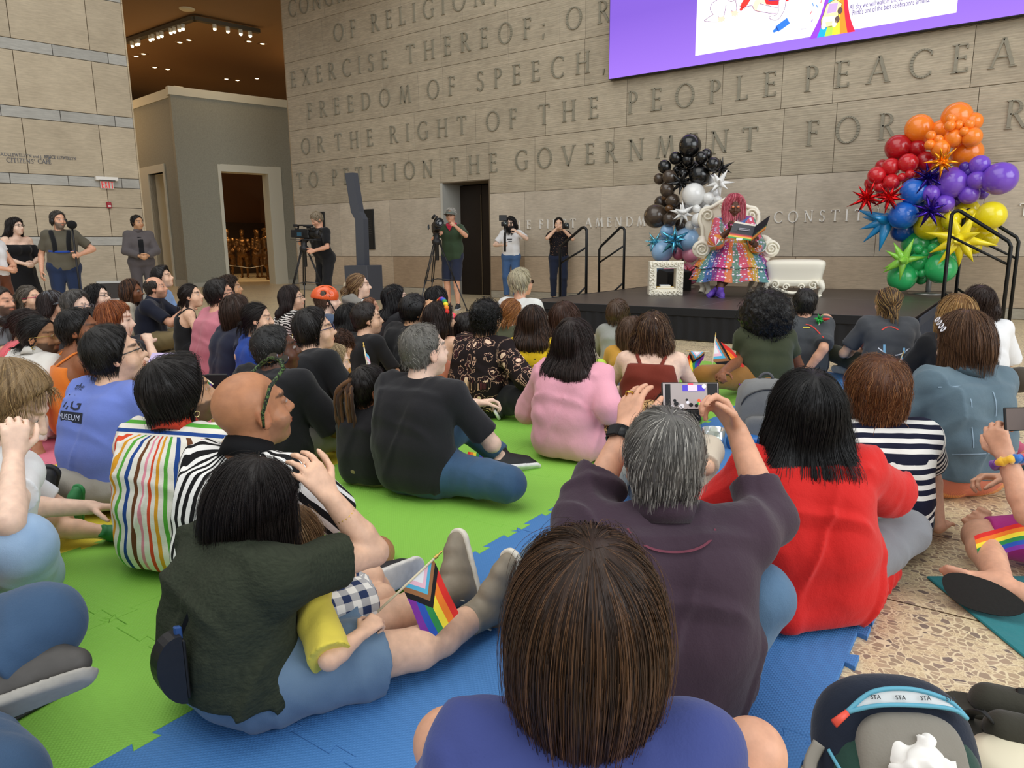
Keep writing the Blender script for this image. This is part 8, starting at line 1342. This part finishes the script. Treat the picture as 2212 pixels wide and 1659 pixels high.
V = [(p-11.1*m_, y, z) for p, z in prof for y in (-7.5*m_, 7.5*m_)]; b = MB(); b.add([(x-.006, y, z) for x, y, z in V]+V, [(0, 2, 3, 1), (2, 4, 5, 3), (4, 6, 7, 5)], False); b.build('dark_face', kd, ki)
# ---------------------------------------------------------------- bronze figures in the gallery
bz = plain('6a4a28', .35, .8, grain=12)
def statue(x, y, h, yaw, label, hat=False):
    F = Field(); s = h/1.7; F.cone((-.09, 0, .85*s), (.09, 0, .85*s), .12*s, .12*s, .06); F.cone((0, 0, .9*s), (0, -.02, 1.30*s), .15*s, .16*s, .08)
    for q in (-1, 1): F.cone((q*.10, 0, .85*s), (q*.10, 0, .45*s), .085*s, .06*s, .04); F.cone((q*.10, 0, .45*s), (q*.10, -.02, .06), .055*s, .035*s, .03); F.cone((q*.10, -.02, .045), (q*.12, .15, .04), .045*s, .04*s, .03); F.cone((q*.19, -.01, 1.38*s), (q*.25, .02, 1.10*s), .07*s, .055*s, .05); F.cone((q*.25, .02, 1.10*s), (q*.12, .16, 1.0*s), .055*s, .05*s, .03); F.cone((q*.11, -.03, .95*s), (q*.16, -.05, .55*s), .11*s, .10*s, .07)
    F.cone((0, -.01, 1.42*s), (0, 0, 1.55*s), .06*s, .055*s, .03); F.ell((0, 0, 1.62*s), V3(.082, .10, .115)*s, None, .02); F.ell((0, -.06, 1.58*s), V3(.075, .07, .10)*s, None, .03); F.cone((0, -.12, 1.52*s), (0, -.13, 1.40*s), .03*s, .018*s, .02)
    tv, tq = F.mesh(.018, lambda Pt: waves(6, 8, 30, 80)(Pt)*.006); o = link('bronze_statue', quad_mesh('bronze_statue', tv, tq), bz, None, (x, y, 0), yaw, label=label, category='statue'); b = MB(); b.ball((0, -.05, 1.70*s), (.09*s, .115*s, .06*s), 12, 8); b.build('bronze_wig', bz, o)
for px, ft, hz, yw, lab in [(498, 604, 483, 2.6, 'bronze statue of a standing man nearest the door frame edge'), (530, 600, 481, 2.2, 'bronze statue of a man in a coat, second in the gallery doorway'), (562, 600, 484, 2.9, 'bronze statue of a man in a coat, third in the gallery doorway'), (582, 604, 488, 3.4, 'bronze statue of a man partly behind the white door jamb')]: g0 = G(px, ft); statue(g0[0]-.0, g0[1], 1.72, yw+math.pi*.6, lab)
g0 = G(348, 606); statue(g0[0], g0[1], 1.7, .4, 'bronze statue bending in the narrow side doorway'); g0 = G(362, 600); statue(g0[0], g0[1], 1.5, 1.4, 'smaller bronze statue behind the bending one')
rp = empty('rope_barrier', tuple(V3(*G(490, 610)[:2], 0)), label='thin rope barrier before the bronze statues', category='barrier'); a, e = G(486, 607), G(596, 604); l0 = np.array(rp.location); b = MB(); b.tube([a-l0+V3(0, 0, .55), (a+e)/2-l0+V3(0, 0, .42), e-l0+V3(0, 0, .55)], .012, 6); b.build('rope', plain('b8b0a0', .6), rp)
for q in (a, e): b = MB(); b.tube([q-l0, q-l0+V3(0, 0, .6)], .015, 8); b.build('rope_post', bk2, rp)
# ---------------------------------------------------------------- bags, cups and things on the floor
def at_local(o, p): return np.array(p)-np.array(o.location)
bpk = empty('backpack', tuple(G(1648, 955, .013)), math.radians(25), label='upright grey backpack with front pocket between the afro and the red shirt', category='backpack'); gy = cloth('8a8a88', .9, c2='6e6f70', scale=6)
b = MB(); superbox(b, (0, 0, 0), .15, .09, [(.9, 0), (1, .03), (1.02, .12), (1, .22), (.94, .29), (.75, .335), (.4, .35), (0.05, .352)], 32, .4); b.build('pack_body', gy, bpk); b = MB(); superbox(b, (0, -.09, .02), .115, .03, [(.9, 0), (1, .02), (1, .10), (.95, .13), (.7, .145), (.1, .148)], 28, .4); b.build('front_pocket', gy, bpk); b = MB(); b.tube(smooth([(-.14, -.06, .18), (-.11, -.085, .27), (0, -.08, .31), (.11, -.085, .27), (.14, -.06, .18)], 5), .005, 6); b.build('zip', plain('3a3a3c', .6), bpk); b = MB(); b.tube(arc((0, .02, .345), .035, 0, PI, 8), .008, 6); b.build('grab_loop', plain('55565a', .8), bpk)
wb_ = empty('water_bottle', tuple(G(1612, 952, .05)), label='blue water bottle lying beside the grey backpack', category='bottle'); u_ = unit(G(1660, 945)-G(1590, 950)); b = MB(); b.lathe([(0, -.10), (.034, -.10), (.036, -.09), (.036, .06), (.03, .075)], (0, 0, 0), 18, ax=u_); b.build('bottle_body', plain('2a6fb8', .35), wb_); b = MB(); b.lathe([(.032, .075), (.034, .08), (.034, .11), (.02, .125), (0, .125)], (0, 0, 0), 18, ax=u_); b.tube([u_*.10+V3(0, 0, .03), u_*.13+V3(0, 0, .055), u_*.15+V3(0, 0, .02)], .008, 6); b.build('bottle_lid', plain('1f5596', .4), wb_); b = MB(); b.lathe([(.0365, .055), (.0365, .065)], (0, 0, 0), 18, ax=u_); b.build('steel_band', plain('c8ccd0', .25, .9), wb_)
cu2 = empty('clear_container', tuple(G(1540, 965, .013)), label='clear plastic tub with a blue mark beside the blue bottle', category='container'); b = MB(); b.lathe([(0, 0), (.05, 0), (.06, .10), (.062, .10), (.052, -.002)], (0, 0, 0), 20); b.build('tub', plain('e2f0e4', .1, trans=.8), cu2); b = MB(); b.box((0, -.056, .05), (.03, .004, .03)); b.build('blue_mark', plain('3a5ac0', .5), cu2)
# foreground backpack
fp = empty('backpack', tuple(G(1955, 1660, .0)), label='navy, grey and green backpack lying open-topped on the terrazzo with a tissue on it', category='backpack'); u_ = unit(CX*1.0-CF*.05); u_[2] = 0; u_ = unit(u_); f_ = unit(np.cross(V3(0, 0, 1), u_)); nv = cloth('232b3c', .9, c2='1b2230'); gn = cloth('2f4f44', .9, c2='243f37'); gp = cloth('8f8a80', .9, c2='7e796f')
def fpp(x, y, z): return u_*x+f_*y+V3(0, 0, z)
base_ = at_local(fp, P(1955, 1590, 1.12)); cz = base_[2]
def pill(nm, c, r, mat, e=2.6, par=None, n=40, m=14, zs=None):
    V = []; F = []
    for i in range(m+1):
        ph = -PI/2+PI*i/m; cp, sp = math.copysign(abs(math.cos(ph))**(2/e), math.cos(ph)), math.copysign(abs(math.sin(ph))**(2/e), math.sin(ph))
        for k in range(n): a = 2*PI*k/n; ca, sa = math.copysign(abs(math.cos(a))**(2/e), math.cos(a)), math.copysign(abs(math.sin(a))**(2/e), math.sin(a)); V.append(c + u_*r[0]*ca*cp + T1*r[1]*sa*cp + T2*r[2]*sp)
    b = MB(); b.add(V, [(i*n+k, i*n+(k+1) % n, (i+1)*n+(k+1) % n, (i+1)*n+k) for i in range(m) for k in range(n)], True); return b.build(nm, mat, par or fp)
tl = math.radians(56); T1 = f_*math.cos(tl)+V3(0, 0, math.sin(tl)); T2 = np.cross(u_, T1); c0 = at_local(fp, P(1968, 1640, 1.22)) - T2*.07
pk = pill('pack_body', c0, (.165, .165, .085), nv); pill('side_panel', c0+T2*.035-T1*.045, (.150, .125, .062), gn, par=pk); gpan = pill('front_panel', c0+T2*.075-T1*.015, (.108, .105, .030), gp, 3.2, par=pk)
def on_front(x, y, z=.0): return c0+u_*x+T1*(y+.035)+T2*(.098+z)
b = MB(); b.tube(smooth([on_front(-.118, .052, -.012), on_front(-.06, .092, -.006), on_front(.02, .098, -.006), on_front(.09, .078, -.010), on_front(.125, .045, -.018)], 6), .005, 6); b.tube(smooth([on_front(-.118, .052, -.012), on_front(-.06, .066, .004), on_front(.02, .068, .004), on_front(.09, .062, .0), on_front(.125, .045, -.018)], 6), .0045, 6); b.build('teal_zip', plain('5fa8c0', .6), pk)
A_ = smooth([on_front(-.112, .053, -.010), on_front(-.06, .089, -.006), on_front(.02, .095, -.006), on_front(.09, .076, -.010), on_front(.12, .047, -.016)], 6); B_ = smooth([on_front(-.112, .053, -.010), on_front(-.06, .068, -.003), on_front(.02, .070, -.003), on_front(.09, .064, -.006), on_front(.12, .047, -.016)], 6); b = MB(); b.add(A_+B_, [(i, i+1, len(A_)+i+1, len(A_)+i) for i in range(len(A_)-1)], True); b.build('pale_lining', plain('d3d6d6', .6), pk)
for i, x in enumerate((-.07, -.02, .03, .08)): font('lining_print', 'STA', .012, plain('2a2c30', .7), pk, tuple(on_front(x, .078, .001)), u_, T1, .001)
for p_, q_ in [((-.118, .052, -.006), (-.150, .030, -.004)), ((-.125, -.085, -.02), (-.128, -.125, -.015))]: b = MB(); b.tube([on_front(*p_), on_front(*q_)], [.0065, .009], 8, flat=.5, up=T2); b.build('orange_pull', plain('e2503c', .5), pk)
b = MB(); b.tube(smooth([on_front(-.152, -.02, -.05), on_front(-.138, -.06, -.03), on_front(-.115, -.10, -.02)], 5), .004, 6); b.build('side_zip', plain('5fa8c0', .6), pk)
b = MB(); b.tube(smooth([on_front(-.165, -.01, -.06), on_front(-.19, -.05, -.06), on_front(-.19, -.10, -.05), on_front(-.16, -.12, -.04)], 5), .014, 8, flat=.35, up=T2); b.build('compression_strap', plain('8f8a80', .8), pk); b = MB(); b.box(on_front(-.178, -.085, -.045), (.035, .05, .014), (u_, T1, T2), .004); b.build('yellow_buckle', plain('d0a030', .4, .3), pk)
ti_ = empty('tissue', tuple(np.array(fp.location)+.87*on_front(-.0, -.035, .012)), label='crumpled white tissue on the grey front of the lying backpack', category='tissue'); F = Field(); F.ell((0, 0, .006), (.045, .035, .016)); F.cone(-u_*.01, -u_*.02-T1*.06, .016, .02, .02); F.cone(V3(0, 0, 0), -u_*.045-T1*.015, .018, .012, .02); F.cone(V3(0, 0, 0), u_*.02+T1*.035, .018, .016, .02); tv, tq = F.mesh(.0035, lambda Pt: -np.abs(waves(9, 14, 70, 190)(Pt))*.009+.003); link('tissue_paper', quad_mesh('tissue_paper', tv, tq), plain('f1eee8', .9), ti_); b = MB(); b.box(u_*.055-T1*.01, (.03, .028, .001), (u_, T1, T2)); b.build('paper_tag', plain('f3f1ec', .8), ti_)
fp.scale = ti_.scale = (.87, .87, .87)
# shoes beside the backpack and a pale rounded lid
for i, (px, py, lab) in enumerate([(2165, 1560, 'dark olive sandal beside the lying backpack, farther of the pair'), (2200, 1625, 'dark olive sandal beside the lying backpack, nearer of the pair')]):
    so2 = empty('sandal', tuple(G(px, py, 0)), label=lab, category='shoe'); d_ = unit(CX*.9-CF*.35); d_[2] = 0; d_ = unit(d_); w_ = np.cross(V3(0, 0, 1), d_); F = Field(); F.cone(d_*-.08+V3(0, 0, .03), d_*.12+V3(0, 0, .03), .042, .046, .02); F.cut((0, 0, .008), (0, 0, -1), .002); F.cut((0, 0, .035), (0, 0, 1), .003); tv, tq = F.mesh(.006); link('sole', quad_mesh('sole', tv, tq), plain('38362e', .8, grain=90), so2); F = Field(); F.cone(d_*-.03+V3(0, 0, .045), d_*.10+V3(0, 0, .04), .042, .042, .02); F.cut((0, 0, .035), (0, 0, -1), .002); tv, tq = F.mesh(.006); link('upper', quad_mesh('upper', tv, tq), cloth('3a382f', .9), so2); b = MB(); b.tube([d_*.02+w_*.043+V3(0, 0, .04), d_*.03+V3(0, 0, .09), d_*.02-w_*.043+V3(0, 0, .04)], .012, 8, flat=.4); b.tube([d_*.06+w_*.043+V3(0, 0, .04), d_*.07+V3(0, 0, .088), d_*.06-w_*.043+V3(0, 0, .04)], .008, 8, flat=.4); b.build('strap', plain('1a1a18', .7), so2)
b = MB(); p1, p2, p3 = G(2090, 1560, .02), G(2125, 1540, .10), G(2150, 1575, .03); b.tube(smooth([p1, G(2095, 1540, .06), p2, G(2140, 1555, .07), p3], 5), .012, 8, flat=.3); b.build('loose_strap', plain('19191a', .8), label='black webbing strap looping beside the backpack', category='strap')
b = MB(); b.lathe([(0, .05), (.06, .048), (.085, .035), (.09, .0), (.088, 0)], (0, 0, 0), 24); b.build('hat_crown', plain('e9e0c4', .6), loc=tuple(G(2195, 1672, 0)), label='pale cream rounded lid at the bottom edge beside the sandals', category='container')
# belt bag, cup and fringe of silver on the pink mat
bb = empty('shoulder_bag', tuple(P(470, 822, 4.75)), label='small black flap bag at the back of the person in navy', category='bag'); b = MB(); b.box((0, 0, -.02), (.17, .07, .13), (unit(CX*V3(1, 1, 0)), unit(CF*V3(1, 1, 0)), (0, 0, 1)), .02); b.build('bag_body', lea, bb); b = MB(); b.box(unit(-CF*V3(1, 1, 0))*.037+V3(0, 0, .01), (.168, .006, .075), (unit(CX*V3(1, 1, 0)), unit(CF*V3(1, 1, 0)), (0, 0, 1)), .003); b.build('bag_flap', plain('121213', .5), bb); b = MB(); b.tube(smooth([unit(CX)*.08, unit(CX)*.13+V3(0, 0, .05), unit(CX)*.2+V3(0, .05, .09)], 4), .006, 6); b.build('bag_strap', lea, bb)
cp = empty('plastic_cup', tuple(G(474, 938, .014)), label='clear plastic cup with a red star on the pink mat', category='cup'); b = MB(); b.lathe([(0, 0), (.03, 0), (.042, .10), (.045, .10), (.045, .106), (.04, .106), (.028, .004), (0, .004)], (0, 0, 0), 20); b.build('cup_wall', plain('f2d8cc', .1, trans=.75), cp); b = MB(); st5 = [(.022*(1 if k % 2 == 0 else .42)*math.sin(k*PI/5), .022*(1 if k % 2 == 0 else .42)*math.cos(k*PI/5)) for k in range(10)]; fo = unit(-CF*V3(1, 1, 0)); b.prism(st5, fo*.040+V3(0, 0, .045), unit(CX*V3(1, 1, 0)), (0, 0, 1), .002); b.build('red_star', plain('c8302a', .6), cp)
pu = empty('fringed_pouch', tuple(G(482, 880, .014)), label='pink pouch with a spiky silver fringe on the pink mat', category='bag'); b = MB(); superbox(b, (0, 0, 0), .09, .06, [(.95, 0), (1, .03), (.9, .07), (.4, .085), (.05, .087)], 24, .5); b.build('pouch_body', cloth('d06a8a', .5), pu); g = np.random.default_rng(2); b = MB()
for i in range(60): a = g.uniform(0, 2*PI); r_ = g.uniform(.02, .085); p = V3(r_*math.cos(a), r_*.7*math.sin(a), .07); b.tube([p, p+V3(.02*math.cos(a), .02*math.sin(a), .05)], .0035, 4)
b.build('silver_fringe', plain('c9cace', .25, .8), pu, kind='stuff')
ly = MB(); ly.ball((0, 0, 0), (.05, .04, .05), 14, 10); ly.ball((.02, -.035, .015), .012, 8, 6); lo_ = ly.build('toy_ball', plain('b8d84a', .5), loc=tuple(P(1297, 790, 4.9)), label='lime green toy face beside the grey hooded boy', category='toy'); b = MB(); b.ball((.02, -.046, .016), .005, 6, 5); b.build('toy_eye', plain('141414', .3), lo_)
pl_ = empty('feather_toy', tuple(P(1770, 690, 5.6)), label='green and red feathery toy above the charcoal T-shirt', category='toy'); b = MB(); g = np.random.default_rng(5)
for i in range(30): d = unit(g.normal(size=3)); b.tube([d*.01, d*g.uniform(.03, .055)], [.008, .002], 5)
b.build('green_feathers', plain('2fa84a', .8), pl_, kind='stuff'); b = MB(); b.tube([(.03, 0, .0), (.075, 0, .01)], [.016, .006], 6); b.build('red_beak', plain('d8342c', .6), pl_); b = MB(); b.tube([(0, 0, -.02), (-.02, 0, -.22)], .006, 6); b.build('toy_stick', plain('e9e2d0', .6), pl_)
bo = MB(); ux_ = unit(CX*V3(1, 1, 0)); bo.box((0, 0, 0), (.16, .11, .004), (ux_, unit(CF*.7+V3(0, 0, .7)), unit(-CF*.7+V3(0, 0, .7))), .001); bo = bo.build('leaflet', plain('c9b8e0', .6), loc=tuple(P(350, 776, 4.5)), label='lilac leaflet held over the lap near the long red hair', category='leaflet')
